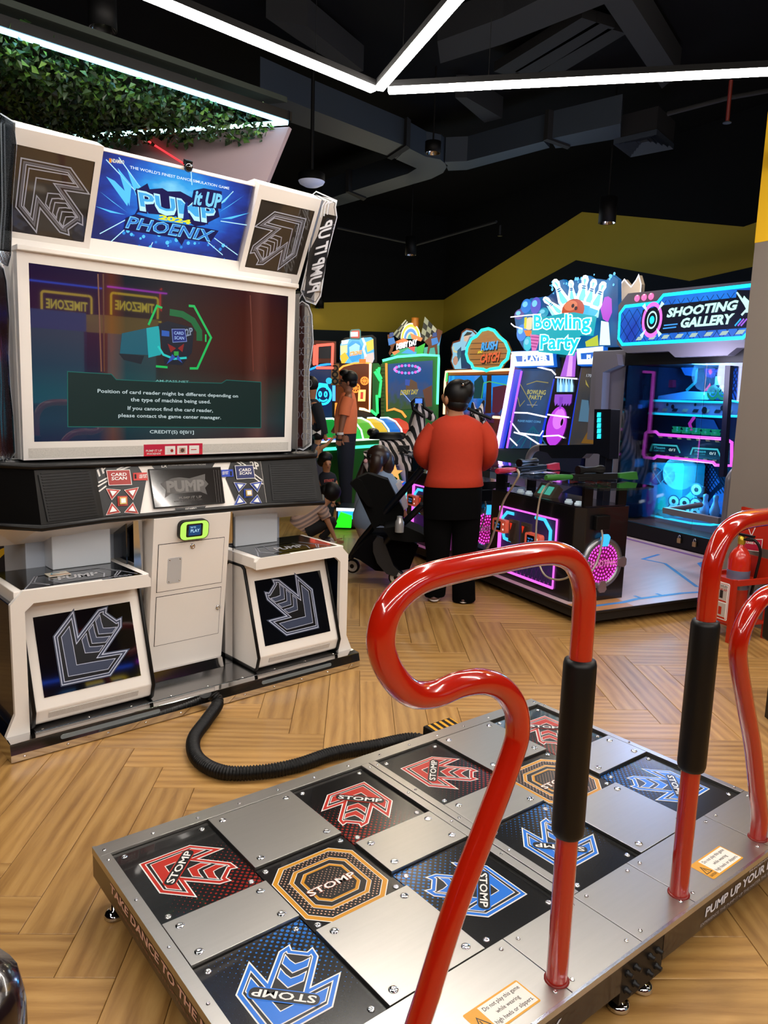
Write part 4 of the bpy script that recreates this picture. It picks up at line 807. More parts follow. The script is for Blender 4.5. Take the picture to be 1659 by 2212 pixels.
lv = []; lf = []; lm = []; rg = random.Random(3); GRN = [M('leaf_%d'%i,h,.45) for i,h in enumerate(('#213f14','#35591a','#142b0e','#4c7024'))]
m = MB()
for i in range(5200):
    a,b = rg.random(),rg.random()
    if a+b > 1: a,b = 1-a,1-b
    p = A_+(B_-A_)*a*.96+(C_g-A_)*b*.96; inner = min(a,b,1-a-b)
    if a+b < .05: continue
    p = p+V((0,0,.06-rg.random()*.16)); s_ = rg.uniform(.022,.045); d = V((rg.uniform(-1,1),rg.uniform(-1,1),rg.uniform(-.9,.2))).normalized(); q = d.cross(V((rg.uniform(-1,1),rg.uniform(-1,1),rg.uniform(-1,1)))).normalized(); nn = d.cross(q)*s_*.25
    m.add([p,p+d*s_*.55+q*s_*.42+nn,p+d*s_*1.15,p+d*s_*.55-q*s_*.42+nn],[(0,1,2),(0,2,3)],GRN[rg.choice((0,0,1,2,2,3))])
m.build('leaves',gp,kind='stuff')
ed = (C_g-A_).normalized(); FC = Fr(A_,ed,V((ed.y,-ed.x,0)),(0,0,1)); PINK = M('panel_fascia','#8d7b80',.7,noise=.04,nscale=4)
fa = FC.pixs([(626,275)])+[((C_g-A_).length,-.03),((C_g-A_).length,-.9)]+FC.pixs([(578,392)]); m = MB(); m.prism(FC,fa,-.01,.03,PINK); m.build('fascia',gp)
m = MB(); a,b = FC.pixs([(306,296),(404,358)],-.03); m.tube([FC(a[0],-.03,a[1]),FC(b[0],-.03,b[1])],.005,E('#ff2a30',3),8); m.build('red_line',gp)
# ================================================================ SHOOTING GALLERY
GRY = M('gallery_grey','#6c6a78',.45); CYN = E('#18d8ff',2.2); CYS = E('#12b8f0',1.2); MAG = E('#ff5ae6',2.4); MGS = E('#d838c8',1.1); NBL = E('#0a3cb8',.55)
gal = thing('shooting_gallery','blue lit glass shooting gallery cabinet with printed platform and target shelves','arcade machine',G(1.6,1.3,0))
plat = thing('gallery_platform','low black platform with printed pale wood top in front of the gallery','platform',G(1.1,1.5,0))
m = MB(); m.box(G,-.06,2.24,0,2.75,.105,.12,M('platform_side','#0b0b0e',.5)); m.box(G,-.04,2.22,.02,2.73,.045,.105,M('platform_skirt','#08080a',.6)); m.build('deck',plat,bevel=.002)
PF = Fr(G(0,0,.1215),G.x,-G.z,G.y); m = MB(); m.flat(PF,rct(-.055,2.235,.005,2.745),0,M('pale_wood_print','#c9aeb0',.35,noise=.16,nscale=3,stretch=(1,9,1)))
m.flat(PF,[(-.055,.005),(.35,.005),(.38,.2),(-.055,.2)],-.0006,M('tan_wood_print','#c08a5c',.35,noise=.16,nscale=3,stretch=(1,9,1)))
lb_ = C('#4a86c8',.4); pu = C('#8a5a98',.4)
for pts,w,mt in (([(-.05,.10),(.35,.10),(.5,.13),(.95,.13),(1.3,.07)],.035,lb_),([(.55,.14),(.55,.2)],.03,lb_),([(.75,.14),(.75,.19)],.03,lb_),([(.6,1.5),(1.0,1.3),(1.3,1.3)],.05,pu),([(.7,1.2),(1.1,1.0)],.05,pu),([(1.2,.22),(1.6,.9),(1.55,1.1),(1.85,1.2)],.03,lb_),([(1.4,.2),(1.9,.8),(2.1,.85)],.04,lb_),([(2.1,.1),(2.14,2.4)],.05,pu),([(1.2,1.6),(1.7,1.8)],.03,C('#a8d4e4',.4))): m.stroke(PF,pts,w,-.001,mt)
m.build('deck_print',plat)
for u_,v_ in ((.1,.12),(.95,.12),(2.0,.12),(.1,1.5),(.1,2.6)):
    m = MB(); p = G(u_,v_,0); m.lathe(Fr(p,G.x,G.y,G.z),[(.03,.001),(.03,.014),(.012,.02),(.012,.05)],DARK,12); m.build('levelling_foot',plat)
VR = .42
# cabinet shell
m = MB(); m.box(GV,-2.22,-VR,2.25,3.2,.0,.27,BLK); m.build('sill',gal,bevel=.004)
m = MB(); m.box(GV,-2.22,-VR,3.16,3.2,.27,1.95,M('gallery_back','#0a1a40',.5)); bk = m.build('back_panel',gal)
m = MB(); m.box(GV,-2.22,-2.19,2.27,3.2,.27,1.95,M('gallery_side','#0a1430',.5)); m.build('side_panel',gal)
m = MB(); m.box(GV,-2.22,-VR,2.25,3.2,1.82,1.98,BLK); m.build('top_panel',gal)
for a,b in ((-2.20,-1.235),(-1.225,-VR)):
    m = MB(); m.box(GV,a,b,2.252,2.258,.275,1.82,ACR); m.build('glass_pane',gal)
m = MB(); m.box(GV,-2.75,-2.235,2.3,2.75,.0,1.98,GRY); m.build('grey_pillar',gal,bevel=.01)
PAn = GV.at(0,2.29,0); m = MB(); m.prism(GV.at(0,2.24,0),PAn.pixs([(1338,766),(1348,766),(1352,790),(1318,805),(1314,885),(1300,885),(1303,790)]),-.05,.05,GRY); m.build('corner_bracket',gal,bevel=.004)
m = MB(); q = GV.at(0,2.22,0).pixs([(1570,790),(1581,790),(1566,1030),(1556,1030)]); m.prism(GV.at(0,2.22,0),q,-.02,.025,M('navy_post','#0b0f2a',.4)); m.build('dark_post',gal)
for x,y in ((1468,1166),(1501,1174)):
    f = GV.at(0,2.243,0); c = f.pix(x,y); m = MB(); m.prism(f,rrect(c[0]-.02,c[0]+.02,c[1]-.03,c[1]+.015,.004),-.012,0,M('brass_lock','#b89a6a',.3,.9)); m.tube([f(c[0]-.011,-.006,c[1]+.012),f(c[0]-.011,-.006,c[1]+.034),f(c[0],-.006,c[1]+.045),f(c[0]+.011,-.006,c[1]+.034),f(c[0]+.011,-.006,c[1]+.012)],.004,CHROME,6); m.build('padlock',gal)
# header
HF = GV.at(0,2.16,0); c2 = lambda pts,b=0: HF.pixs([(1320+x*.2043,600+y*.2043) for x,y in pts],b)
out = c2([(165,795),(605,775),(675,840),(1230,820),(1330,740),(1500,735)]); out += [(-VR,out[-1][1])]; tr = HF.pix(1640,607); out += [(-VR,tr[1])]+c2([(180,165),(78,290),(62,705)])
m = MB(); m.prism(HF,out,0,.5,GRY); hd = m.build('header',gal,bevel=.008)
lo = c2([(85,640),(100,380),(155,305),(495,265),(560,185),(1565,72)]); zt_ = lo[-1][1]; lo += [(-VR-.06,zt_-.01)]; zb = c2([(1515,555)])[0]; lo += [(-VR-.06,zb[1])]+[zb]+c2([(1460,580),(1400,635),(125,705)])
def hexbg(name,h1,h2,sc): 
    mm = bpy.data.materials.new(name); mm.use_nodes = True; nt = mm.node_tree; b = nt.nodes['Principled BSDF']; tc = nt.nodes.new('ShaderNodeTexCoord'); n = nt.nodes.new('ShaderNodeTexNoise'); n.inputs['Scale'].default_value = sc; nt.links.new(tc.outputs['Object'],n.inputs['Vector']); r = nt.nodes.new('ShaderNodeValToRGB'); r.color_ramp.elements[0].color = lin(h1); r.color_ramp.elements[1].color = lin(h2); r.color_ramp.elements[0].position = .3; r.color_ramp.elements[1].position = .7
    nt.links.new(n.outputs[0],r.inputs[0]); nt.links.new(r.outputs[0],b.inputs['Emission Color']); b.inputs['Emission Strength'].default_value = 1.2; b.inputs['Base Color'].default_value = (.01,.02,.04,1); return mm
m = MB(); m.flat(HF,lo,-.004,hexbg('gallery_sign_blue','#0434a8','#0c78e0',2.4)); sg = m.build('sign_panel',hd)
zz = [p[1] for p in lo]; m = MB(); gl_ = C('#03103c',.4)
x0_,x1_,z0_,z1_ = -2.26,-VR-.06,min(zz)+.02,max(zz)-.05; st = .105
for k in range(-8,40):
    a = x0_+k*st; h_ = z1_-z0_
    for sgn in (1,-1):
        pts = []
        for tt in [i/24 for i in range(25)]:
            x = a+sgn*h_*tt*.8+(0 if sgn > 0 else h_*.8); z = z0_+h_*tt
            if x0_ < x < x1_ and not (x < -1.78 and z > 2.36): pts.append((x,z))
        if len(pts) > 2: m.stroke(HF,[pts[0],pts[-1]],.005,-.006,gl_)
m.build('lattice',hd)
m = MB(); m.stroke(HF,lo,.030,-.008,CYN,True); m.build('neon_outline',hd)
m = MB(); m.flat(HF,c2([(345,340),(570,290),(1330,210),(1340,130),(1500,130),(1560,380),(1515,525),(560,590),(360,605),(320,480)]),-.010,C('#060c26',.4))
wg = E('#c8fff6',1.25); m.text(HF,'SHOOTING',*c2([(595,425),(1330,345),(612,325)]),-.016,wg,.045,.02); m.text(HF,'GALLERY',*c2([(735,535),(1290,490),(748,430)]),-.016,wg,.045,.03)
for a,b in (((570,505),(715,490)),((560,538),(700,522))): m.stroke(HF,c2([a,b]),.012,-.014,E('#4aa8ff',1))
for k in range(3): m.stroke(HF,c2([(1320+k*32,510),(1385+k*32,435)]),.014,-.014,E('#a868f0',1.1) if k else E('#38b8ff',1.1))
cx,cz_ = c2([(442,447)])[0]; rx = c2([(550,447)])[0][0]-cx; m.ring(HF,ell(cx,cz_,rx,rx*1.32,28),ell(cx,cz_,rx*.76,rx*1.0,28),-.012,E('#f07ae8',1.2)); m.ring(HF,ell(cx,cz_,rx*.5,rx*.66,24),ell(cx,cz_,rx*.4,rx*.53,24),-.012,wg); m.flat(HF,ell(cx,cz_,rx*.24,rx*.3,16),-.012,E('#20e0ff',1.3)); 
for k in (45,135,225,315): a_ = math.radians(k); d_ = (math.cos(a_),math.sin(a_)*1.25); n_ = (-d_[1]*.16,d_[0]*.16); m.flat(HF,[(cx+d_[0]*rx*.72,cz_+d_[1]*rx*.72),(cx+(d_[0]*1.35+n_[0])*rx,cz_+(d_[1]*1.35+n_[1])*rx),(cx+(d_[0]*1.35-n_[0])*rx,cz_+(d_[1]*1.35-n_[1])*rx)],-.014,wg)
m.flat(HF,c2([(1335,160),(1350,150),(1405,225),(1420,190),(1440,215),(1500,270),(1535,300),(1535,390),(1500,395),(1490,430),(1465,420),(1470,370),(1430,370),(1400,405),(1385,390),(1440,330),(1420,290)]),-.016,wg); m.build('sign_print',hd)
m = MB()
for k in range(9): x = -2.0+k*.16; m.flat(HF,[(x,z0_+.012),(x+.07,z0_+.012),(x+.1,z0_+.045),(x+.03,z0_+.045)],-.008,E('#c8e8e0',.8))
m.build('hazard_ticks',hd)
for k in range(3): c = c2([(280+k*74,218-k*10)])[0]; m = MB(); m.lathe(Fr(HF(c[0],-.004,c[1]),HF.x,HF.y,HF.z),[(.032,0),(.03,.008),(0,.012)],E('#ff6aa8',1.6),14,'y'); m.build('pink_lamp',hd)
# inside, traced at their own depths
def at_(u): return GV.at(0,u,0)
c3 = lambda f,pts: f.pixs([(1320+x*.2043,860+y*.2043) for x,y in pts]); c2b = lambda f,pts: f.pixs([(1320+x*.2043,600+y*.2043) for x,y in pts])
F1 = at_(2.55); SLB = M('target_beam','#5a6a86',.4)
def beam(top, bot, nm, dep=.35):
    m = MB(); pl = c3(F1,top)+c3(F1,bot)[::-1]; m.prism(F1,pl,0,dep,SLB); o = m.build(nm,gal,bevel=.004)
    for q in (top,bot): m = MB(); m.tube([F1(x,-.012,z) for x,z in c3(F1,q)],.011,CYN,6); m.build('neon_tube',o)
    m = MB(); a,b = c3(F1,[bot[0]])[0],c3(F1,[bot[-1]])[0]; n_ = 9
    for k in range(n_): x = a[0]+(b[0]-a[0])*(k+.3)/n_; z = a[1]+(b[1]-a[1])*(k+.3)/n_+.025; w = abs(b[0]-a[0])/n_*.5; m.flat(F1,[(x,z),(x+w,z),(x+w*1.3,z+.03),(x+w*.3,z+.03)],-.004,C('#8a8a70',.4) if k%2 else C('#1a1a22',.4))
    m.build('hazard_ticks',o); return o
b1 = beam([(445,25),(1200,45),(1225,20),(1420,50)],[(405,160),(1200,200),(1260,190),(1420,195)],'upper_beam')
m = MB()
for x,y,r_ in ((598,68,9),(655,90,12),(893,70,8),(990,128,18),(1182,105,14)): c = c3(F1,[(x,y)])[0]; m.flat(F1,ell(c[0],c[1],r_*.0018,None,10),-.005,DARK)
m.build('bullet_holes',b1)
b2 = beam([(430,1240),(850,1320),(1060,1340),(1150,1330)],[(420,1350),(830,1450),(1040,1495),(1090,1480),(1135,1510)],'lower_beam')
F2 = at_(2.48); po = c3(F2,[(390,358),(480,355),(512,385),(1230,435),(1285,470),(1280,715),(1110,708),(1088,680),(490,615),(460,637),(360,627),(345,590),(370,370)])
m = MB(); m.prism(F2,po,0,.16,M('sign_box','#120c24',.4)); sb_ = m.build('coin_sign',gal)
m = MB(); m.tube([F2(x,-.01,z) for x,z in po],.015,MAG,8,True); m.build('neon_outline',sb_)
m = MB()
for k in range(8): x,y = 400+k*100,398+k*8; m.flat(F2,c3(F2,[(x,y-10),(x+42,y-8),(x+52,y+14),(x+8,y+12)]),-.006,C('#b08a50',.4)); x,y = 380+k*100,590+k*10; m.flat(F2,c3(F2,[(x,y-10),(x+42,y-8),(x+36,y+12),(x-8,y+10)]),-.006,C('#b08a50',.4))
for dx,dy in ((0,0),(430,38)):
    q = lambda pts: c3(F2,[(x+dx,y+dy) for x,y in pts]); m.flat(F2,q([(455,480),(700,495),(735,588),(415,565)]),-.006,E('#083048',.6)); m.stroke(F2,q([(415,560),(440,490),(700,505),(735,580)]),.016,-.008,E('#58e8e8',1.1)); m.text(F2,'Please',*q([(462,535),(580,540),(462,508)]),-.01,E('#58e0f0',1),.02); m.text(F2,'INSERT COINS',*q([(458,560),(572,566),(458,545)]),-.01,E('#58e0f0',.8)); m.text(F2,'0/1',*q([(615,560),(680,564),(620,530)]),-.01,E('#f0fff0',1.1),.03)
m.build('sign_print',sb_)
m = MB(); m.tube([F2(x,-.0,z) for x,z in c2b(F2,[(275,990),(445,1000),(430,1200),(400,1590),(395,1640)])],.015,MAG,8); m.build('neon_line',gal)
F3 = at_(2.9)
m = MB(); m.tube([F3(x,0,z) for x,z in c3(F3,[(790,690),(860,800),(840,940)])],.016,MGS,6); m.build('neon_line',gal)
m = MB(); m.tube([F3(x,0,z) for x,z in c3(F3,[(880,200),(830,270),(850,340)])],.016,MGS,6); m.build('neon_line',gal)
m = MB(); m.tube([F3(x,0,z) for x,z in c2b(F3,[(905,930),(895,1100),(800,1190)])],.014,CYS,6); m.build('neon_line',gal)
F4 = at_(3.15); m = MB(); LT_ = C('#3a6ab0',.4)
for pts in ([(1110,930),(1480,930),(1440,1300),(1280,1290)],): m.flat(F4,c2b(F4,pts),-.004,C('#27508a',.4))
for pts in ([(830,670),(1050,680),(1160,880),(1050,1000),(880,860)],[(1110,1000),(1200,930),(1190,1250),(1020,1120)],[(900,210),(1090,230),(1140,330),(900,330)]): m.flat(F4,c3(F4,pts),-.004,C('#4a70b8',.4))
for k in range(11):
    a,b = c3(F4,[(830+k*36,660),(1060+k*36,1010)]); m.stroke(F4,[a,b],.012,-.008,C('#0a1230',.4)); a,b = c3(F4,[(1180+k*0-k*36+60,660),(950-k*36+60,1010)]); m.stroke(F4,[a,b],.012,-.008,C('#0a1230',.4))
    a,b = c2b(F4,[(1110+k*36,930),(1260+k*36,1300)]); m.stroke(F4,[a,b],.012,-.009,C('#0a1230',.4)); a,b = c2b(F4,[(1480-k*36,930),(1230-k*36,1300)]); m.stroke(F4,[a,b],.012,-.009,C('#0a1230',.4))
for k in range(10): a,b = c3(F4,[(190+k*14,250+k*0),(360+k*14,30)]); m.stroke(F4,[a,b],.008,-.008,C('#7a6aa0',.4))
m.build('lattice_print',bk)
for (x,y) in ((250,65),(270,1140-1272+0)):
    pass
for f_,q in ((c3,[(145,20),(300,20),(300,85),(260,135),(210,135),(145,85)]),(c3,[(95,640),(245,640),(245,715),(205,765),(160,760),(100,710)]),(c2b,[(185,1070),(300,1070),(300,1150),(260,1195),(210,1190),(185,1150)])):
    f = at_(2.45); pl = f_(f,q); m = MB(); m.prism(f,pl,0,.12,M('side_speaker','#3a7ab0',.35)); o = m.build('side_speaker',gal,bevel=.004); c = (sum(p[0] for p in pl)/6+.03,sum(p[1] for p in pl)/6+.01); m = MB()
    for k,(r_,mt) in enumerate(((.055,C('#1a3a78',.4)),(.042,E('#3ab0e8',.7)),(.028,C('#122a60',.4)),(.012,E('#8ae0ff',.9)))): m.flat(f,ell(c[0],c[1],r_,None,16),-.002-.001*k,mt)
    m.build('speaker_cone',o)
# teal machine block
F5 = at_(2.7); pl = c3(F5,[(415,690),(440,680),(760,690),(772,720),(748,1060),(640,1080),(480,1220),(420,1320),(195,1290),(205,900),(240,660)])
TEAL = M('teal_block','#2aa8c8',.4); m = MB(); m.prism(F5,pl,0,.3,TEAL); tb = m.build('teal_machine',gal,bevel=.01)
m = MB()
for x,y in ((480,825),(605,820)):
    c = c3(F5,[(x,y)])[0]; m.flat(F5,ell(c[0],c[1],.085,None,18),-.004,C('#1a6a90',.4)); m.stroke(F5,ell(c[0],c[1],.085,None,18),.012,-.006,C('#0a3a58',.4),True)
    for s_ in (-1,1): m.stroke(F5,[(c[0]-.075,c[1]-.075*s_),(c[0]+.075,c[1]+.075*s_)],.008,-.008,C('#8ad0e0',.4))
for k in range(7):
    for j in range(3): a = c3(F5,[(258+j*45,770+k*22),(288+j*45,774+k*22),(288+j*45,784+k*22),(258+j*45,780+k*22)]); m.flat(F5,a,-.004,C('#083a58',.4))
for k in range(3): m.stroke(F5,c3(F5,[(205,990+k*40),(400,980+k*25),(440,1020+k*20),(400,1100+k*8),(205,1110+k*8)]),.012,-.006,E('#20d0e8',.9))
m.build('machine_print',tb)
F6 = at_(2.5); pl = c3(F6,[(490,1210),(620,1080),(780,1040),(830,1000),(860,940),(930,925),(970,940),(960,1000),(905,1050),(940,1080),(935,1270),(560,1270)])
m = MB(); m.prism(F6,pl,0,.03,C('#58b8c8',.4)); tp = m.build('target_plate',gal); m = MB()
for x,y in ((905,968),(665,1090),(780,1108),(895,1122),(655,1178),(780,1198),(890,1215)):
    c = c3(F6,[(x,y)])[0]
    for k,(r_,mt) in enumerate(((.075,C('#1a5a78',.4)),(.06,C('#d0f0e8',.4)),(.026,C('#103040',.4)))): m.flat(F6,ell(c[0],c[1],r_,r_*.85,14),-.002-.002*k,mt)
m.build('bullseye_print',tp)
PINW = M('gallery_pin','#a8c8f0',.35)
for x,y0,y1 in ((965,1005,1262),(1072,1018,1275),(1285,1050,1330)):
    a,b = c3(F6,[(x,y0),(x,y1)]); h_ = a[1]-b[1]; m = MB(); m.lathe(Fr(F6(b[0],.02,b[1]),F6.x,F6.y,F6.z),[(h_*.12,0),(h_*.2,h_*.22),(h_*.21,h_*.35),(h_*.13,h_*.58),(h_*.085,h_*.72),(h_*.11,h_*.86),(h_*.1,h_*.95),(0,h_)],PINW,14); m.build('target_pin',gal)
f = at_(2.6)
for k in range(5):
    a,b = c3(f,[(690+k*103,365+k*8),(690+k*103,300+k*8)]); m = MB(); h_ = b[1]-a[1]; m.lathe(Fr(f(a[0],.0,a[1]),f.x,f.y,f.z),[(.04,0),(.045,h_*.5),(.03,h_*.55),(.045,h_),(0,h_)],E('#18d090',.55),8); m.build('bottle_target',gal)
for x,y in ((1085,1215),(1190,1215),(1430,1215)):
    c = c2b(f,[(x,y)])[0]; m = MB(); m.ring(f,ell(c[0],c[1],.07,None,14),ell(c[0],c[1],.04,None,14),-.01,E('#28d890',.6)); m.ring(f,ell(c[0],c[1],.03,None,10),ell(c[0],c[1],.012,None,10),-.01,E('#28d890',.6)); m.prism(f,rct(c[0]+.01,c[0]+.06,c[1]+.07,c[1]+.15),-.01,.01,E('#28d890',.6)); m.build('ring_target',gal)
for pts in ([(490,1290),(500,1250),(800,1200),(1060,1210),(1030,1290)],): m = MB(); m.prism(f,c2b(f,pts),0,.2,C('#4a90c0',.4)); m.build('shelf_train',gal,bevel=.01)
for pts,hx in (([(735,950),(880,945),(850,1040),(780,1030)],'#2a70b0'),([(985,960),(1100,960),(1050,1060),(1000,1040)],'#5a2a70'),([(470,1080),(650,1080),(650,1160),(480,1160)],'#7a1030')): m = MB(); ff = at_(2.85); m.prism(ff,c2b(ff,pts),0,.05,C(hx,.4)); m.build('hanging_target',gal,bevel=.01)
m = MB(); q = c2b(at_(2.85),[(1030,985),(1060,960),(1075,1000),(1050,1030)]); m.flat(at_(2.845),q,0,E('#ff4a90',1.5)); m.flat(at_(2.845),c2b(at_(2.85),[(1050,1110),(1065,1160),(1030,1195),(990,1195)]),0,E('#ff4a90',1.3)); m.build('pink_neon',gal)
for nm,(u_,v_,z_,pw,c_) in {'gallery_blue_lamp':(2.5,1.4,1.74,150,(.10,.45,1)),'gallery_low_lamp':(2.42,1.6,.80,60,(.08,.65,1))}.items():
    lamp(nm,G(u_,v_,z_),pw,c_,.2)
lamp('gallery_platform_glow',G(1.9,1.1,1.75),34,(.75,.72,1),.3)  # added fill lamp without a fixture, lightens the platform top
# barrier frame on the platform edge
RA = M('rail_grey','#77747c',.4,.3); pA = atz(1553,1250,.121); u_ = (pA-G.o).dot(G.x); v_ = max((pA-G.o).dot(G.y),.06)
br = thing('barrier_rail','grey bent steel barrier rail beside the gallery glass','barrier',G(u_,v_,.12))
m = MB(); P = [G(u_,v_,.121),G(u_,v_,.80),G(u_+.01,v_,.92),G(u_+.10,v_,.985),G(u_+.3,v_,1.0),G(u_+.55,v_,1.0)]; m.tube(cr(P,5),.028,RA,8); m.tube([G(u_+.55,v_,1.0),G(u_+.55,v_,.121)],.028,RA,8); m.build('post',br)
Fq = Fr(G(u_,0,0),-G.y,G.x,G.z); a,b = Fq.pix(1556,1124),Fq.pix(1433,1134); m = MB(); m.box(Fq,b[0],a[0],-.025,.02,a[1]-.03,a[1]+.02,RA); m.build('cross_bar',br,bevel=.003)
c_ = Fq(b[0],0,a[1]); d_ = G(2.2,(c_-G.o).dot(G.y)+.15,c_.z); m = MB(); m.tube([c_-V((0,0,.005)),V((d_.x,d_.y,c_.z-.005))],.024,RA,8); m.build('return_bar',br)
# ---------------------------------------------------------------- gun stations
def station(dv, label, first):
    O = lambda v: -(v+dv)
    st = thing('gun_station',label,'game console',G(.2,.72+dv,.12),'gun stations on the gallery platform')
    f0 = GV.at(-dv,0,0) if False else Fr(GV(-dv,0,0),GV.x,GV.y,GV.z)
    P2 = [(0,-.25),(.06,-.2),(.436,-.2),(.436,-1.25),(.06,-1.25),(0,-1.2)]
    TPF = Fr(G(0,dv,0),G.x,G.z,-G.y)       # plan frame: x = depth, z = -v, y up
    m = MB(); m.prism(TPF,P2,.122,.765,M('station_black','#0a0a0d',.3,coat=.3)); m.build('body',st,bevel=.006)
    m = MB(); m.prism(TPF,[(.02,-.27),(.07,-.22),(.41,-.22),(.41,-1.23),(.07,-1.23),(.02,-1.18)],.766,.772,M('station_top','#3a3440',.12,.7)); tp_ = m.build('top_plate',st)
    for v_ in (.32,.42,.86,.96): m = MB(); m.lathe(Fr(G(.09,v_+dv,.772),G.x,G.y,G.z),[(.028,0),(.028,.008),(.02,.014),(.02,.022),(0,.024)],M('white_button','#d8e8f0',.2,emit=.25),14); m.build('button',tp_)
    m = MB(); dsp = Fr(G(.10,.72+dv,.772),-G.y,(G.x*.8+G.z*-.6).normalized(),(G.x*.6+G.z*.8).normalized()); m.box(dsp,-.10,.10,0,.05,0,.11,M('ticket_box','#7a6a58',.4,.4)); m.flat(dsp,rct(-.07,-.005,.02,.09),-.002,E('#5ad0b8',.6)); m.flat(dsp,rct(.005,.07,.02,.09),-.002,E('#5ad0b8',.6)); m.build('ticket_display',st)
    # posts and clear gun tray
    for (u_,v_) in ((.05,.235),(.35,.235),(.05,1.215),(.35,1.215)): MB().box(G,u_,u_+.075,v_+dv-.012,v_+dv+.012,.765,.905,BLK).build('tray_post',st)
    m = MB(); TR = Fr(G(0,dv,.905),G.x,G.z,-G.y); m.prism(TR,[(-.02,-.02),(.30,.0),(.50,-.06),(.50,-1.3),(.32,-1.42),(-.02,-1.35),(-.08,-.7)],0,.014,ACR); tr_ = m.build('clear_tray',st,bevel=.003)
    for k in range(5): m = MB(); m.box(G,.06+.02*(k%2),.16,.10+dv+k*.27,.24+dv+k*.27,.921,.948,ACR); m.build('acrylic_block',tr_,bevel=.004)
    # right face speaker
    RF_ = Fr(G(0,.2+dv,0),G.x,G.y,G.z); cx,cz_ = .215,.385
    sp = thing_part = None
    m = MB(); m.lathe(Fr(RF_(cx,0,cz_),RF_.x,RF_.y,RF_.z),[(.175,-.002),(.175,.018),(.16,.026),(.142,.026),(.135,.012)],M('speaker_ring','#8a8a90',.3,.8),32,'y'); o = m.build('speaker_ring',st)
    m = MB(); m.flat(RF_,ell(cx,cz_,.137,None,32),-.014,E('#7a0a50',.8)); 
    for rr,cnt in ((.03,8),(.055,14),(.08,20),(.105,27),(.128,36)):
        for k in range(cnt): a_ = 2*math.pi*k/cnt; m.flat(RF_,ell(cx+rr*math.cos(a_),cz_+rr*math.sin(a_),.0085,None,6),-.0155,E('#ff48d8',.35+rr*13))
    m.text(RF_,'SHOOTING',(cx-.125,cz_-.022),(cx+.115,cz_-.022),(cx-.125,cz_+.022),-.019,M('letter_pink','#c87ab0',.3,emit=.35),.03); m.build('speaker_mesh',o)
    for k,a_ in enumerate((90,0,180,270)):
        r_ = math.radians(a_); f = Fr(RF_(cx+.155*math.cos(r_),0,cz_+.155*math.sin(r_)),RF_.x*math.sin(r_)-RF_.z*math.cos(r_),RF_.y,RF_.x*math.cos(r_)+RF_.z*math.sin(r_)); m = MB(); m.prism(f,[(-.022,-.035),(.022,-.035),(.038,.025),(.02,.045),(-.02,.045),(-.038,.025)],-.034,-.02,M('clip_silver','#a89aa4',.3,.8) if k else E('#38b0ff',1.4)); m.build('ring_clip',o)
    # coin side
    if first: FF_ = GV
    else: FF_ = f0
    px4 = lambda pts,b=0: GV.pixs([(1030+x*.211,960+y*.211) for x,y in pts],b)
    sh = [(x,z) for x,z in px4([(262,632),(822,745),(775,1480),(170,1330)])]
    sh = [(-1.06,.655),(-.415,.655),(-.415,.175),(-1.06,.175)]
    m = MB(); m.flat(f0,sh,-.003,hexbg('coin_panel_%d'%(dv*10),'#08041c','#2a0840',5)); o = m.build('coin_panel',st)
    m = MB()
    for k in range(14):
        for s_ in (-1,1): x = -1.06+k*.05; pts = [(x,.175),(x+.48*.6*s_,.655)]; 
        m.stroke(f0,[(-1.05+k*.045,.18),(-1.05+k*.045,.20)],.003,-.005,MGS)
    for k in range(12): m.stroke(f0,[(-1.05+k*.052,.18),(-.99+k*.052,.30)],.003,-.004,C('#6a1a8a',.4)); m.stroke(f0,[(-.99+k*.052,.18),(-1.05+k*.052,.30)],.003,-.004,C('#6a1a8a',.4))
    m.build('lattice_print',o)
    for seg,r_ in (([sh[0],sh[3]],.017),([sh[0],sh[1]],.007),([sh[1],sh[2]],.007),([sh[3],sh[2]],.010)): m = MB(); m.tube([f0(x,-.006,z) for x,z in seg],r_,E('#f060e8',1.6),6); m.build('pink_strip',o)
    for pts in ([(-.90,.62),(-.98,.62),(-1.03,.575),(-1.03,.54)],[(-1.03,.49),(-1.0,.42),(-.90,.41)],[(-.64,.635),(-.54,.635),(-.47,.57),(-.47,.42),(-.53,.36),(-.62,.365)]): m = MB(); m.tube([f0(x,-.008,z) for x,z in pts],.013,E('#3ac8ff',1.3),6); m.build('blue_strip',o)
    for x in (-.88,-.735): m = MB(); m.prism(f0,rct(x-.055,x+.055,.40,.58),-.02,0,M('coin_silver','#8c8078',.35,.8)); m.prism(f0,[(x-.04,.56),(x+.04,.56),(x+.02,.43),(x-.02,.43)],-.03,-.018,M('coin_dark','#5a4a44',.4,.6)); m.flat(f0,[(x-.03,.555),(x,.555),(x-.02,.50)],-.032,E('#ff3a20',.7)); m.build('coin_slot',o,bevel=.003)
    for x,z in ((-1.02,.515),(-.615,.475)):
        m = MB(); m.prism(f0,rrect(x-.085,x+.085,z-.05,z+.05,.02),-.05,-.01,M('reader_coral','#e0604a',.35,emit=.25)); q_ = m.build('card_reader',o,bevel=.006); m = MB(); m.flat(f0,rrect(x-.06,x+.025,z-.035,z+.035,.006),-.0515,BLKG); m.text(f0,'TAP TO',(x-.05,z+.004),(x+.01,z+.004),(x-.05,z+.016),-.0525,E('#58a8ff',1)); m.text(f0,'PLAY',(x-.045,z-.018),(x+.008,z-.018),(x-.045,z-.004),-.0525,E('#58a8ff',1))
        for dz_ in (-.022,.018): m.flat(f0,ell(x+.055,z+dz_,.008,None,8),-.0515,E('#ffe0d0',1.2))
        m.build('reader_screen',q_)
    m = MB(); m.box(G,.12,.24,.165+dv,.2+dv,.615,.715,BLK); o = m.build('cable_box',st,bevel=.006)
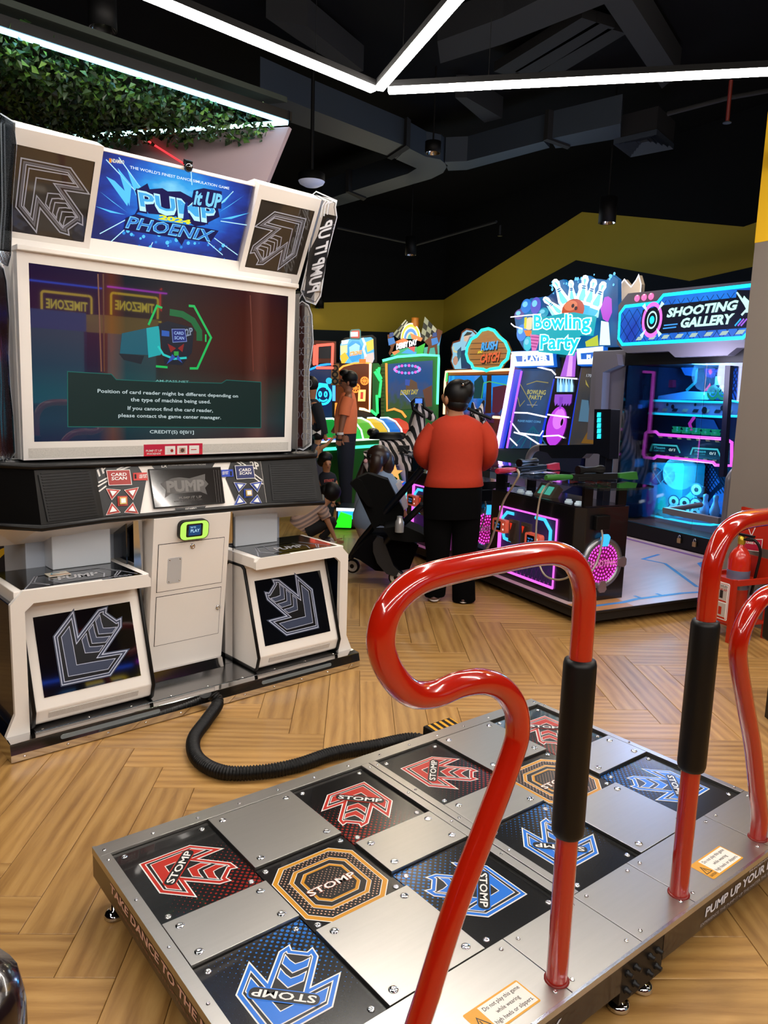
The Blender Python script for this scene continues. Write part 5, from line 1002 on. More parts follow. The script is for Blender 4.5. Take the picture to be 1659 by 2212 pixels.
    MB().tube(cr([G(.17,.17+dv,.62),G(.17,.155+dv,.55),G(.12,.14+dv,.40),G(.0,.10+dv,.32)],5),.007,M('cable_grey','#9a948c',.4),6).build('cable',st)
    return st
station(0,'black gun station with pink coin panel and round speaker, nearest the stage',True)
station(1.36,'black gun station behind the woman in red, partly hidden',False)
# glow thrown by the pink panel
# toy guns on the trays
def gun(o, ax, label, hx, flip=1):
    f = Fr(o,ax,V((0,0,1)).cross(ax),(0,0,1)); t = thing('toy_rifle',label,'toy gun',o,'toy rifles on the gun trays'); g = C(hx,.35)
    MB().tube([f(-.40,0,.03),f(-.39,0,.03),f(-.26,0,.03),f(-.16,0,.03)],[.018,.021,.021,.015],g,12).build('muzzle',t)
    m = MB(); m.box(f,-.18,.22,-.022,.022,.005,.05,BLK); m.build('receiver',t,bevel=.006)
    MB().tube([f(-.13,0,.075),f(-.10,0,.075),f(-.07,0,.075),f(.03,0,.075),f(.06,0,.075),f(.09,0,.075)],[.030,.030,.022,.022,.030,.030],BLK,12).build('scope',t)
    m = MB(); m.prism(f,[(.24,.045),(.40,.055),(.42,.0),(.33,.0),(.24,.015)],-.018,.018,g); m.build('stock',t,bevel=.005)
    m = MB(); m.box(f,-.14,-.02,-.026,.026,.0,.03,BLK); m.build('fore_grip',t,bevel=.006)
a,b = atz(1178,1032,.955),atz(1372,1026,.955); gun((a+b)/2-V((0,0,.03)),(b-a).normalized(),'black and green toy rifle on the clear tray nearest the stage','#2a6a28')
a,b = atz(1072,1018,.955),atz(1205,1006,.955); gun((a+b)/2-V((0,0,.03)),(b-a).normalized(),'black and red toy rifle on the clear tray beside the woman in red','#a8243c')
CABM = M('gun_cable','#b0a48c',.35,.3)
f = GV
MB().tube(cr([GV.at(0,.05,0)(*[p if i != 1 else 0 for i,p in enumerate((GV.at(0,.05,0).pix(1193,1036)[0],0,GV.at(0,.05,0).pix(1193,1036)[1]))])]+[GV(GV.pix(x,y,-.06)[0],-.06,GV.pix(x,y,-.06)[1]) for x,y in ((1172,1062),(1163,1095),(1158,1150),(1160,1200),(1175,1240),(1200,1252),(1225,1248),(1240,1232))],6),.007,CABM,8).build('gun_cable',label='pale coiled gun cable hanging in front of the nearest gun station',cat='cable')
MB().tube(cr([GV(GV.pix(x,y,-.09)[0],-.09,GV.pix(x,y,-.09)[1]) for x,y in ((1117,1014),(1121,1026),(1108,1050),(1088,1083),(1073,1130),(1060,1170),(1050,1190),(1053,1200),(1061,1190))],6),.008,CABM,8).build('gun_cable',label='pale gun cable slanting down beside the woman in red',cat='cable')
# black lit post and arm behind the station
la = thing('light_post','black post with five cyan light segments and a long side arm','post',G(1.2,1.2,.12))
f = GV.at(0,1.1,0); q = lambda pts: f.pixs(pts)
pl = q([(1284,884),(1320,884),(1316,992),(1281,975)]); m = MB(); m.prism(f,pl,0,.1,M('post_black','#0a0c16',.35)); o = m.build('lamp_head',la,bevel=.004)
xm = (pl[2][0]+pl[3][0])/2; MB().box(f,xm-.04,xm+.04,.02,.1,.122,pl[2][1]+.05,M('post_black','#0a0c16',.35)).build('post',la,bevel=.004)
for k in range(5): m = MB(); m.flat(f,q([(1291,891+k*11.6),(1299,891+k*11.6),(1298.4,901+k*11.6),(1290,901+k*11.6)]),-.004,E('#28dcff',1.8)); m.build('light_segment',o)
m = MB(); m.prism(f,q([(1163,962),(1290,960),(1290,980),(1265,980),(1255,990),(1190,990),(1180,978),(1163,974)]),.01,.09,M('post_black','#0a0c16',.35)); m.build('side_arm',la,bevel=.004)
m = MB(); m.tube(cr([f(x,.05,z) for x,z in q([(1132,1050),(1132,998),(1138,978),(1150,968),(1168,966)])],5),.032,RA,10); m.build('bent_pipe',la)
_E0 = E
def E(hexc, s=1.0, base='#050505'): return _E0(hexc, round(s*1.3,3), base)   # the far machines are lit brighter
# ================================================================ BOWLING MACHINE
bow = thing('bowling_machine','tall blue lit bowling arcade machine with fanned pins on its sign','arcade machine',GV(-3.4,2.6,0))
BF = GV.tilt((0,2.22,.55),(0,.28,1.45)); b_ = lambda pts,b=0: BF.pixs([(1060+x*.1808,560+y*.1808) for x,y in pts],b)
BS = GV.at(0,2.46,0); s_ = lambda pts,b=0: BS.pixs([(1060+x*.1808,560+y*.1808) for x,y in pts],b)
def bplate(nm,pts,y,mat,par=bow,th=.02): m = MB(); m.prism(BF,b_(pts),y,y+th,mat); return m.build(nm,par)
BLU = E('#0a3ae0',.75); DKB = M('bowling_dark','#070a1c',.25,coat=.5)
x0,x1 = -4.42,-2.78
m = MB(); bx = [(2.22,.55),(2.50,2.0),(3.2,2.0),(3.2,0),(2.0,0),(2.0,.45)]; PFm = Fr(GV.o,GV.y,GV.x,GV.z); m.prism(PFm,bx,x0,x1,M('bowling_body','#0c1030',.35)); m.build('body',bow,bevel=.006)
ls = bplate('left_screen',[(335,1310),(792,1310),(760,1420),(600,2260),(195,2260)],-.012,hexbg('bowling_screen_a','#031830','#0a3a6a',3))
rs = bplate('right_screen',[(1085,1300),(1345,1290),(1230,2260),(905,2260)],-.012,hexbg('bowling_screen_b','#06101c','#3a2a10',3))
m = MB(); yv = -.016; gy = E('#b8b060',.8)
m.text(BF,'BOWLING',*b_([(445,1615),(665,1625),(455,1560)]),yv,gy,.02); m.text(BF,'PARTY',*b_([(470,1675),(625,1685),(478,1625)]),yv,gy,.02); m.text(BF,'Special Edition',*b_([(445,1750),(570,1755),(447,1735)]),yv,E('#c8c8d8',.7)); m.text(BF,'PLEASE INSERT COINS',*b_([(335,1945),(610,1960),(338,1920)]),yv,E('#6ab0e8',.7),.01)
for pts in ([(360,1490),(480,1700),(510,1770),(560,1700)],[(440,1500),(560,1460),(700,1480)],[(330,1640),(360,1760),(420,1690)]): m.stroke(BF,b_(pts),.012,yv+.001,E('#a8a060',.5))
for k in range(5): m.stroke(BF,b_([(520,2000),(260+k*110,2260)]),.016,yv+.001,E('#10607a',.7))
for a in ([(275,1835),(450,1840),(685,1890)],[(250,1940),(360,2080),(600,2110),(640,2050)],[(290,2070),(430,2110),(600,2220)],[(240,2140),(330,2230)],[(570,1290),(740,1330),(790,1385)]): m.stroke(BF,b_(a),.018,yv-.002,E('#f4f0ff',1.4))
m.build('screen_print',ls)
m = MB(); m.text(BF,'1700',*b_([(1155,1410),(1235,1415),(1160,1375)]),yv,E('#c0c8d8',.8)); m.build('score_print',rs); m = MB(); m.flat(BF,b_([(1145,1440),(1190,1540),(1150,1500)]),yv,E('#b8a850',.6)); m.build('pin_print',rs); m = MB(); m.flat(BF,b_([(1100,1680),(1180,1690),(1200,1950),(1060,1940)]),yv+.001,E('#5a88a8',.5)); m.build('crowd_print',rs); m = MB(); m.flat(BF,b_([(1090,2200),(1260,1900),(1300,2212)]),yv+.001,E('#8a6020',.5)); m.build('screen_print',rs)
cp_ = bplate('centre_panel',[(800,1110),(1082,1110),(1065,1420),(925,2260),(610,2260),(780,1420)],-.014,DKB)
m = MB(); m.flat(BF,b_([(930,1120),(1040,1110),(1020,1410),(845,1405)]),-.018,E('#a85ad8',.9)); m.flat(BF,b_([(960,1120),(1000,1115),(985,1405),(920,1405)]),-.020,E('#d89af0',1))
for k in range(6):
    x = 805+k*33; q = b_([(x,1590),(x+32,1590),(x+36,1520),(x+26,1470),(x+22,1430),(x+10,1430),(x+4,1475)]); m.flat(BF,q,-.022-.0004*k,E('#a8dcff',1) if k%2 else E('#6ab0f0',1)); m.flat(BF,b_([(x-22,1620),(x+22,1620),(x+10,1720),(x-20,1760),(x-30,1700)]),-.021-.0004*k,E('#8a48c8',.9))
m.flat(BF,b_([(840,1650),(885,1650),(870,1740),(845,1810),(835,1740)]),-.025,E('#7a38b8',.9))
bc = b_([(800,2000)])[0]; rx = abs(b_([(920,2000)])[0][0]-bc[0]); m.flat(BF,ell(bc[0],bc[1],rx*.98,rx*1.35,24),-.022,E('#b038d0',1)); m.flat(BF,ell(bc[0]+rx*.1,bc[1]+rx*.5,rx*.6,rx*.7,20),-.0225,E('#d070e8',1)); m.flat(BF,ell(bc[0]+rx*.5,bc[1]+rx*.3,rx*.13,rx*.25,12),-.024,DKB)
for a in ([(790,1415),(1055,1435)],[(695,1860),(955,1895)],[(640,2120),(830,2110),(900,2140)]): m.stroke(BF,b_(a),.016,-.026,E('#f0e0ff',1.5))
m.build('centre_print',cp_)
for pts in ([(300,1320),(380,1320),(160,2260),(90,2260)],[(760,1430),(800,1440),(625,2260),(575,2260)],[(1070,1430),(1095,1300),(940,2260),(905,2260)]): bplate('blue_strip',pts,-.013,BLU,th=.01)
m = MB(); m.tube([BF(x,-.03,z) for x,z in b_([(290,1150),(285,1280),(190,1800),(95,2260)])],.028,E('#f4b8ff',2.2),8); m.build('side_neon',bow)
m = MB(); m.tube([BF(x,-.02,z) for x,z in b_([(385,1340),(285,1850),(210,2260)])],.014,E('#a050ff',1.4),8); m.build('side_neon',bow)
for pts,t_,tx in (([(285,1115),(790,1095),(808,1290),(330,1300)],'PLAYER 1',[(380,1225),(735,1220),(380,1155)]),([(1070,1080),(1400,1050),(1400,1275),(1085,1280)],'PLAYER 2',[(1150,1205),(1420,1200),(1150,1140)])):
    m = MB(); q = b_(pts); m.prism(BF,q,-.06,.0,E('#1a60c8',.9)); o = m.build('player_sign',bow); m = MB(); m.stroke(BF,offs(q,.035),.055,-.064,E('#c8f4ff',2.0),True); m.text(BF,t_,*b_(tx,-.066),-.068,E('#e8ffff',2.0),.05); m.build('sign_neon',o)
# cut-out sign
cut = s_([(285,700),(330,620),(390,530),(480,465),(590,455),(690,440),(760,380),(800,260),(870,240),(930,300),(1000,245),(1090,230),(1160,195),(1220,230),(1290,235),(1380,250),(1450,185),(1520,240),(1520,420),(1520,1045),(1150,1055),(500,1095),(400,1085),(330,960),(300,800)])
m = MB(); m.prism(BS,cut,0,.05,hexbg('bowling_sign_bg','#04205a','#0a70b0',2)); sgn = m.build('sign_board',bow)
m = MB(); k_ = [0]
def sflat(pts,mat): k_[0] += 1; m.flat(BS,pts,-.004-.0012*k_[0],mat)
def sel(cx,cy,rx,ry,mat): c = s_([(cx,cy)])[0]; r = abs(s_([(cx+rx,cy)])[0][0]-c[0]); r2 = abs(s_([(cx,cy+ry)])[0][1]-c[1]); sflat(ell(c[0],c[1],r,r2,20),mat)
for cx,cy,rx,ry,h in ((345,660,58,62,'#5a4a98'),(430,560,62,85,'#1a78d8'),(545,555,62,100,'#5a58c8'),(640,640,60,60,'#1a98b8'),(380,880,60,100,'#2a80e0'),(455,1010,52,85,'#28c0d8')): sel(cx,cy,rx,ry,E(h,.9)); sel(cx-rx*.2,cy-ry*.25,rx*.5,ry*.4,E('#7ad0f8',.9))
sflat(s_([(410,850),(545,850),(520,920),(440,920)]),E('#e08030',.9)); sel(480,770,68,75,E('#e8d8b0',.9)); sflat(s_([(420,700),(450,690),(440,830),(415,830)]),E('#d8d030',.9)); sflat(s_([(490,890),(615,915),(560,1090),(510,1095)]),E('#d870b8',.9)); 
for k in range(4): sflat(s_([(500,920+k*38),(605-k*12,930+k*38),(600-k*12,945+k*38),(502,935+k*38)]),E('#a83a90',.8))
m.stroke(BS,s_([(275,695),(450,675),(640,660)]),.014,-.05,E('#f8f0ff',1.4)); m.stroke(BS,s_([(280,770),(320,805),(420,835)]),.016,-.05,E('#f8f0ff',1.4))
sflat(s_([(770,700),(690,560),(850,580),(840,430),(960,460),(1000,380),(1080,440),(1150,360),(1230,420),(1300,420),(1330,560),(1310,700)]),E('#9adcf0',1.2)); sel(1050,600,270,190,E('#4ab8e8',1.0))
def pin2(cx,cy,ang,L,mat,mo):
    a = math.radians(ang); P = [(-.16,0),(-.2,.2),(-.13,.5),(-.09,.66),(-.13,.84),(-.08,.97),(0,1),(.08,.97),(.13,.84),(.09,.66),(.13,.5),(.2,.2),(.16,0)]
    T_ = lambda p,s: s_([(cx+(p[0]*s*math.cos(a)+p[1]*math.sin(a))*L, cy-(-p[0]*s*math.sin(a)+p[1]*math.cos(a))*L) for p in P_(p)])
    pl = s_([(cx+(x*math.cos(a)+z*math.sin(a))*L, cy-(-x*math.sin(a)+z*math.cos(a))*L) for x,z in P]); sflat(pl,mo); sflat(offs(pl,.035),mat)
    for zz in (.62,.55): q = s_([(cx+(x*math.cos(a)+zz*math.sin(a))*L, cy-(-x*math.sin(a)+zz*math.cos(a))*L) for x in (-.07,.07)]); k_[0] += 1; m.stroke(BS,q,.012,-.004-.0012*k_[0],E('#1a50a0',.8))
for cx,cy,an,L in ((880,660,-48,300),(930,560,-24,350),(1010,520,-4,270),(1100,520,4,230),(1130,540,8,350),(1210,560,14,330),(1290,600,20,350)): pin2(cx,cy,an,L,E('#7ae0f8',1.1),E('#f4ffff',1.6))
sel(1035,615,138,135,E('#b84a28',.95)); sel(1010,560,80,60,E('#d87850',.95)); sel(1038,562,18,24,E('#401008',.6)); sel(1075,592,18,24,E('#401008',.6))
sflat(s_([(1400,520),(1420,460),(1465,450),(1505,480),(1510,640),(1460,760),(1400,720),(1370,600)]),E('#b040c8',1.0)); sflat(s_([(1380,740),(1470,760),(1490,1030),(1360,1030)]),E('#c8f4f8',1.2)); sflat(s_([(1190,990),(1340,910),(1350,1040),(1200,1050)]),E('#b8c840',.9))
tx = s_([(545,905),(1290,920),(1330,690),(1060,640),(930,650),(680,700),(560,690)]); sflat(tx,E('#10a8b8',.9)); sflat(s_([(630,1110),(1060,1160),(1140,900),(640,900)]),E('#10a8b8',.9))
k_[0] += 2; y_ = -.004-.0012*k_[0]
m.text(BS,'Bowling',*s_([(565,905),(1275,910),(565,660)]),y_-.002,E('#d8ffff',1.3),.07); m.text(BS,'Bowling',*s_([(580,890),(1260,895),(580,672)]),y_-.006,E('#0cc8d8',1.1),.02); m.text(BS,'Party',*s_([(640,1150),(1135,1150),(650,900)]),y_-.002,E('#d8ffff',1.3),.07); m.text(BS,'Party',*s_([(655,1135),(1120,1135),(665,912)]),y_-.006,E('#0cc8d8',1.1),.02)
for k in range(26): r_ = random.Random(k+50); cx,cy = r_.uniform(680,1500),r_.uniform(160,420); q = s_([(cx,cy)])[0]; m.flat(BS,ell(q[0],q[1],r_.uniform(.008,.022),None,8),-.006,E('#6ac8ff',1.0))
m.build('sign_print',sgn)
lamp('bowling_glow',GV(-3.6,1.7,2.75),16,(.6,.8,1),.3)  # added point lamp before the sign, carries its glow onto the wall band
# white alpaca-like cut-out behind the gallery header
m = MB(); f = GV.at(0,2.75,0); q = f.pixs([(1060+x*.1808,560+y*.1808) for x,y in [(1340,480),(1400,430),(1500,450),(1555,380),(1560,290),(1600,240),(1640,290),(1680,330),(1740,250),(1770,190),(1800,300),(1790,420),(1600,500),(1545,560),(1500,700),(1400,640)]]); m.prism(f,q,0,.05,C('#c8bcae',.5)); an = m.build('signboard_cutout',label='pale animal shaped cut-out with lit outline behind the gallery header',cat='sign'); m = MB(); m.stroke(f,q,.014,-.004,E('#f8f4ff',1.2),True); m.build('outline_print',an)
# ================================================================ RUSH MACHINE
def face(dist, pxc, yawdeg=None):
    a = YAW+math.atan((pxc-CW/2)/FP); o = V((CAM.x+dist*math.sin(a),CAM.y+dist*math.cos(a),0)); y = math.radians(yawdeg) if yawdeg is not None else a
    return Fr(o,(math.cos(y),-math.sin(y),0),(math.sin(y),math.cos(y),0),(0,0,1))
RC = GV.at(0,2.9,0); r7 = lambda pts,b=0: RC.pixs([(940+x*.122,690+y*.122) for x,y in pts],b)
rush = thing('ranch_game_machine','ranch themed video machine with wooden plaque sign and blue screen','arcade machine',RC(-5.9,.3,0))
pl = r7([(200,940),(1440,890),(1440,1500),(200,1700)]); xl,xr = pl[0][0],pl[1][0]; zt_ = pl[0][1]
m = MB(); m.box(RC,xl,xr,.0,.55,0,zt_+.05,M('ranch_body','#5a2a18',.5)); m.build('body',rush,bevel=.01)
def skymat(name,h1,h2,h3):
    mm = bpy.data.materials.new(name); mm.use_nodes = True; nt = mm.node_tree; b = nt.nodes['Principled BSDF']; tc = nt.nodes.new('ShaderNodeTexCoord'); sp = nt.nodes.new('ShaderNodeSeparateXYZ'); r = nt.nodes.new('ShaderNodeValToRGB'); nt.links.new(tc.outputs['Generated'],sp.inputs[0]); n = nt.nodes.new('ShaderNodeTexNoise'); n.inputs['Scale'].default_value = 7; n.inputs['Detail'].default_value = 5; nt.links.new(tc.outputs['Generated'],n.inputs['Vector']); ad = nt.nodes.new('ShaderNodeMath'); ad.operation = 'MULTIPLY_ADD'; ad.inputs[1].default_value = .7; nt.links.new(n.outputs[0],ad.inputs[0]); nt.links.new(sp.outputs['Z'],ad.inputs[2])
    e = r.color_ramp.elements; e[0].position = .45; e[0].color = lin(h1); e[1].position = 1.1; e[1].color = lin(h3); k = e.new(.75); k.color = lin(h2); nt.links.new(ad.outputs[0],r.inputs[0]); nt.links.new(r.outputs[0],b.inputs['Emission Color']); b.inputs['Emission Strength'].default_value = 1.15; b.inputs['Base Color'].default_value = (.01,.01,.01,1); b.inputs['Roughness'].default_value = .1; return mm
za = RC.pix(965,812)[1]; zb = RC.pix(965,905)[1]; m = MB(); m.prism(RC,rct(xl+.08,xr-.02,zb,za),-.006,0,skymat('ranch_screen','#3a1a3a','#0a58a8','#1a80d8')); sc1 = m.build('screen',rush)
m = MB(); q = r7([(930,975),(1010,975),(1000,1660),(895,1660)]); m.flat(RC,q,-.01,C('#4a1a12',.4)); m.flat(RC,r7([(700,1100),(830,980),(870,1100),(850,1400),(680,1400)]),-.008,E('#0a4a50',.5)); m.flat(RC,r7([(1030,1200),(1300,1150),(1250,1640),(1020,1650)]),-.009,E('#5a1a38',.6)); m.flat(RC,r7([(1150,1640),(1250,1500),(1240,1650)]),-.0095,E('#1a60a8',.6)); m.stroke(RC,r7([(830,1410),(870,1130),(970,1100),(1320,1170)]),.014,-.012,E('#4ab870',.8)); m.build('screen_print',sc1)
m = MB(); m.flat(RC,r7([(250,925),(1400,900),(1400,965),(250,990)]),-.008,C('#a05a20',.5)); m.flat(RC,r7([(1060,1720),(1230,1720),(1150,2250),(1000,2250)]),-.008,C('#6a2430',.5)); m.flat(RC,r7([(1020,2030),(1130,2010),(1090,2250),(1000,2250)]),-.012,C('#b05a28',.5)); m.build('frame_print',rush)
m = MB(); m.tube([RC(x,-.03,z) for x,z in r7([(185,1680),(205,1100),(225,925),(720,912),(1400,888)])],.018,E('#ffcf9a',1.8),8); m.build('neon_line',rush)
m = MB(); m.tube([RC(x,-.03,z) for x,z in r7([(1060,1730),(1225,1740)])],.018,E('#ffcf9a',1.8),8); m.build('neon_line',rush)
m = MB(); m.tube([RC(x,-.03,z) for x,z in r7([(225,1100),(240,950)])],.014,E('#40f060',1.4),8); m.build('neon_line',rush)
cow = r7([(330,900),(265,740),(290,620),(270,500),(300,410),(420,375),(460,230),(540,170),(640,190),(745,290),(700,420),(640,560),(650,880)]); m = MB(); m.prism(RC,cow,.02,.06,E('#9ad0e8',.75)); o = m.build('cow_cutout',rush); m = MB(); m.stroke(RC,cow,.025,.016,C('#8a4a38',.4),True)
m.flat(RC,r7([(430,560),(600,520),(620,870),(450,870)]),.014,E('#28386a',.6)); m.flat(RC,r7([(370,560),(450,480),(450,640),(400,740),(340,790),(300,700),(380,650)]),.012,E('#3a5a78',.7)); m.flat(RC,ell(*r7([(350,730)])[0],.07,.07,12),.010,E('#c08a78',.8)); m.stroke(RC,r7([(310,480),(320,560),(380,580)]),.03,.010,E('#d8d0a0',.8)); m.flat(RC,r7([(500,290),(600,240),(620,330),(560,400),(500,380)]),.010,E('#d8b8a0',.8)); m.flat(RC,r7([(490,300),(560,220),(650,230),(620,270)]),.008,E('#38403a',.6)); m.flat(RC,r7([(600,300),(700,300),(640,500),(520,480)]),.009,E('#7888a0',.7)); m.build('cow_print',o)
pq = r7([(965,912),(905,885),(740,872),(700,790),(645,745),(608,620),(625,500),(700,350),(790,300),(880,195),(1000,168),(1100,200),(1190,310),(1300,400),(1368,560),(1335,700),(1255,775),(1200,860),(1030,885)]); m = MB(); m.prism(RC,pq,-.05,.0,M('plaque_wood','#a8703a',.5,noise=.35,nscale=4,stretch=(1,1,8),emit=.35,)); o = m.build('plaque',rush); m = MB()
for k in range(5): m.stroke(RC,r7([(660+abs(k-2)*12,430+k*95),(1320-abs(k-2)*12,410+k*98)]),.010,-.052,C('#5a3418',.5))
for t_,pts,h in (('RUSH',[(805,560),(1090,530),(815,410)],'#2a98e0'),('CATCH',[(785,780),(1120,735),(800,620)],'#d85a30')): m.text(RC,t_,*r7([(x+14,y+22) for x,y in pts],-.054),-.054,C('#120c10',.5),.07); m.text(RC,t_,*r7(pts,-.06),-.06,E(h,.9),.05,.05)
m.text(RC,'AND',*r7([(808,615),(900,590),(815,565)]),-.06,E('#e0d030',.9),.04); m.build('plaque_print',o); m = MB(); m.tube([RC(x,-.055,z) for x,z in pq],.022,E('#28e8c8',1.5),8,True); m.build('neon_outline',o)
# ================================================================ RACING MACHINE
DB = face(12.0,888); d6 = lambda pts,b=0,f=None: (f or DB).pixs([(660+x*.1808,660+y*.1808) for x,y in pts],b)
der = thing('horse_race_machine','green horse racing machine with chequered flags and rainbow sign','arcade machine',DB(0,.3,0))
GN = M('race_green','#1a7a2a',.4); pl = d6([(900,1345),(915,655),(1100,605),(1400,585),(1600,600),(1610,1300)]); zb = 0
m = MB(); m.prism(DB,[(pl[0][0],0)]+pl[1:5]+[(pl[5][0],0)],0,.5,GN); m.build('body',der)
m = MB(); q = d6([(985,700),(1520,655),(1515,1215),(985,1255)]); m.flat(DB,q,-.012,skymat('race_screen','#3a5030','#3a4a70','#204a80')); sc = m.build('screen',der); m = MB()
for k in range(22): r_ = random.Random(k); a = k/22*2*math.pi; c = d6([(1215+150*math.cos(a),762+45*math.sin(a))])[0]; m.flat(DB,ell(c[0],c[1],.022,None,8),-.016,E('#ff50c0' if k%2 else '#6aa0ff',1.1))
m.flat(DB,d6([(1200,900),(1260,880),(1330,920),(1340,1000),(1200,1010)]),-.014,E('#6a4a30',.6)); m.flat(DB,d6([(1190,880),(1250,890),(1240,960),(1190,950)]),-.0145,E('#2a50b0',.7)); m.text(DB,'DERBY DAY',*d6([(1130,1070),(1340,1060),(1140,1010)]),-.018,E('#b8a840',.8),.04); m.stroke(DB,d6([(1150,1030),(1280,1180),(1330,1230)]),.012,-.018,E('#80a0ff',1)); m.flat(DB,d6([(1400,1010),(1510,950),(1510,1200),(1440,1210)]),-.014,E('#6a3a20',.6)); m.build('screen_print',sc)
for k in range(14): m = MB(); z_ = 700+k*45; m.prism(DB,d6([(900,z_),(945,z_-3),(945,z_+36),(900,z_+38)]),-.03,0,M('race_stone','#4a6a28',.5)); m.build('block',der)
m = MB(); m.tube([DB(x,-.02,z) for x,z in d6([(920,660),(1100,612),(1400,590),(1590,600),(1592,640),(1575,1180)])],.02,E('#58ffb0',1.8),8); m.build('neon_line',der)
m = MB(); m.tube([DB(x,-.02,z) for x,z in d6([(965,690),(975,1255),(1060,1235),(1150,1270),(1200,1335)])],.018,E('#ff8a38',1.4),8); m.build('neon_line',der)
CHK = [C('#d8d8c8',.5),C('#15181a',.5)]
for pts,nn in (([(1040,345),(1195,165),(1232,205),(1115,400)],(3,4)),([(1425,130),(1615,330),(1560,500),(1370,400)],(4,4))):
    q = [V(p) for p in d6(pts)]; m = MB(); m.prism(DB,[(p.x,p.y) for p in q],.02,.05,CHK[1]); o = m.build('chequered_flag',der); m = MB(); n1,n2 = nn
    for i in range(n1):
        for j in range(n2):
            if (i+j)%2: continue
            g_ = lambda a,b: (q[0]*(1-a)+q[1]*a)*(1-b)+(q[3]*(1-a)+q[2]*a)*b
            c4 = [g_(i/n1,j/n2),g_((i+1)/n1,j/n2),g_((i+1)/n1,(j+1)/n2),g_(i/n1,(j+1)/n2)]; m.flat(DB,[(p.x,p.y) for p in c4],.016,E('#b8b890',.5) if i < 2 else CHK[0])
    m.build('flag_print',o)
c = d6([(1255,400)])[0]; m = MB(); px_ = .1808*12.0/FP
for k,(r_,h) in enumerate(((118,'#f0f0e0'),(108,'#e8d020'),(88,'#f0f0f0'),(76,'#2888e8'),(52,'#f0d8a0'),(36,'#2aa8a0'))): m.flat(DB,ell(c[0],c[1],r_*px_,r_*px_*1.55,24,0,180),-.004-.002*k,E(h,.95))
o = m.build('rainbow_sign',der); m = MB(); yy = -.018
for pts,h in (([(1010,605),(1080,540),(1230,500),(1330,490),(1340,585)],'#28b070'),([(1330,500),(1430,450),(1400,590),(1330,590)],'#20c030'),([(1140,570),(1220,520),(1330,560),(1310,585)],'#40a8e8'),([(1250,330),(1400,390),(1380,430),(1270,400)],'#f08030'),([(1080,430),(1170,390),(1230,420),(1190,470),(1090,480)],'#f07830'),([(1220,500),(1310,490),(1300,560)],'#e05050'),([(1030,560),(1110,530),(1130,550),(1060,595)],'#f08a50')): m.flat(DB,d6(pts),yy,E(h,.85)); yy -= .002
m.text(DB,'DERBY DAY',*d6([(1085,530),(1335,470),(1085,460)]),yy-.004,E('#ffffff',1.6),.06); m.build('sign_print',o)
def horse(pts, cx, flip, nm):
    m = MB(); m.prism(DB,d6(pts),-.03,.0,C('#7a4424',.5)); o = m.build('horse_cutout',der); m = MB(); m.flat(DB,d6([(cx-40,400),(cx+30,380),(cx+50,450),(cx-30,480)]),-.034,E('#3a88d8',.7)); m.flat(DB,d6([(cx-20,330),(cx+25,320),(cx+30,370),(cx-25,380)]),-.036,E('#2a4a90',.7)); m.build('rider_print',o)
horse([(980,350),(1020,345),(1060,420),(1090,440),(1060,480),(1040,540),(1010,600),(995,570),(1020,500),(985,430)],1025,0,'h'); horse([(1480,380),(1560,330),(1580,280),(1640,310),(1620,360),(1600,440),(1570,470),(1580,580),(1555,590),(1540,500),(1490,510),(1470,590),(1450,570),(1465,480),(1420,430)],1540,1,'h')
m = MB(); m.flat(DB,d6([(1420,500),(1600,470),(1600,590),(1410,580)]),.004,E('#48b8a0',.7)); m.flat(DB,d6([(1570,340),(1625,340),(1600,480),(1560,470)]),.002,E('#50b0e0',.8)); m.build('sign_backing',der)
c = d6([(1310,190)])[0]; m = MB(); m.lathe(Fr(DB(c[0],.05,c[1]-.09),DB.x,DB.y,DB.z),[(.055,0),(.065,.05),(.055,.12),(.06,.125),(.06,.15),(.045,.15),(.04,.1)],M('barrel_orange','#c87a28',.5),16); m.build('barrel',der)
lamp('racing_glow',DB(-.1,-.7,2.5),14,(1,.9,.6),.25)  # added point lamp in mid-air, brightens the wall behind the racing machine
# long play table of the racing machine
tb_ = thing('race_table','long play table with coloured lane ends and glowing edges before the racing machine','game table',atz(790,1090,.0))
tA,tB = atz(662,964,.80),atz(905,941,.86); tB.z = tA.z = .83; f = Fr(tA,tB-tA,V((0,0,1)).cross((tB-tA).normalized()),(0,0,1)); Lt = (tB-tA).length
m = MB(); m.box(f,-.6,Lt+.1,0,.6,.0-.83,0,M('table_green','#1f6a2a',.45)); m.build('body',tb_,bevel=.01)
for k,(y0,h,s_k) in enumerate(((.02,'#f4fff4',1.4),(.20,'#3a6aff',1.3),(.38,'#ff4a60',1.0),(.53,'#58ff90',1.3))): m = MB(); m.box(f,-.6,Lt+.1,y0,y0+.045,.001,.02,E(h,s_k)); m.build('light_strip',tb_)
m = MB(); m.box(f,-.6,Lt+.1,-.012,-.002,-.10,-.06,E('#50ffd0',1.1)); m.build('light_strip',tb_)
for k,h in enumerate(('#28c850','#58b830','#e8c028','#2878e0','#e04028')):
    x = Lt*(.38+.128*k); m = MB(); fq = f.at(x,.1,0); m.prism(Fr(fq.o,f.y,f.x,f.z),[(0,.0),(.04,.12),(.14,.22),(.28,.27),(.42,.26),(.44,0)],0,Lt*.115,M('lane_%d'%k,h,.35,emit=.35)); o = m.build('lane_cover',tb_,bevel=.01); m = MB(); m.tube([fq(0,y,z+.01) for y,z in ((0,.0),(.04,.12),(.14,.22),(.28,.27),(.42,.26))],.014,E('#d8fff0',1.1),6); m.build('lane_light',o)
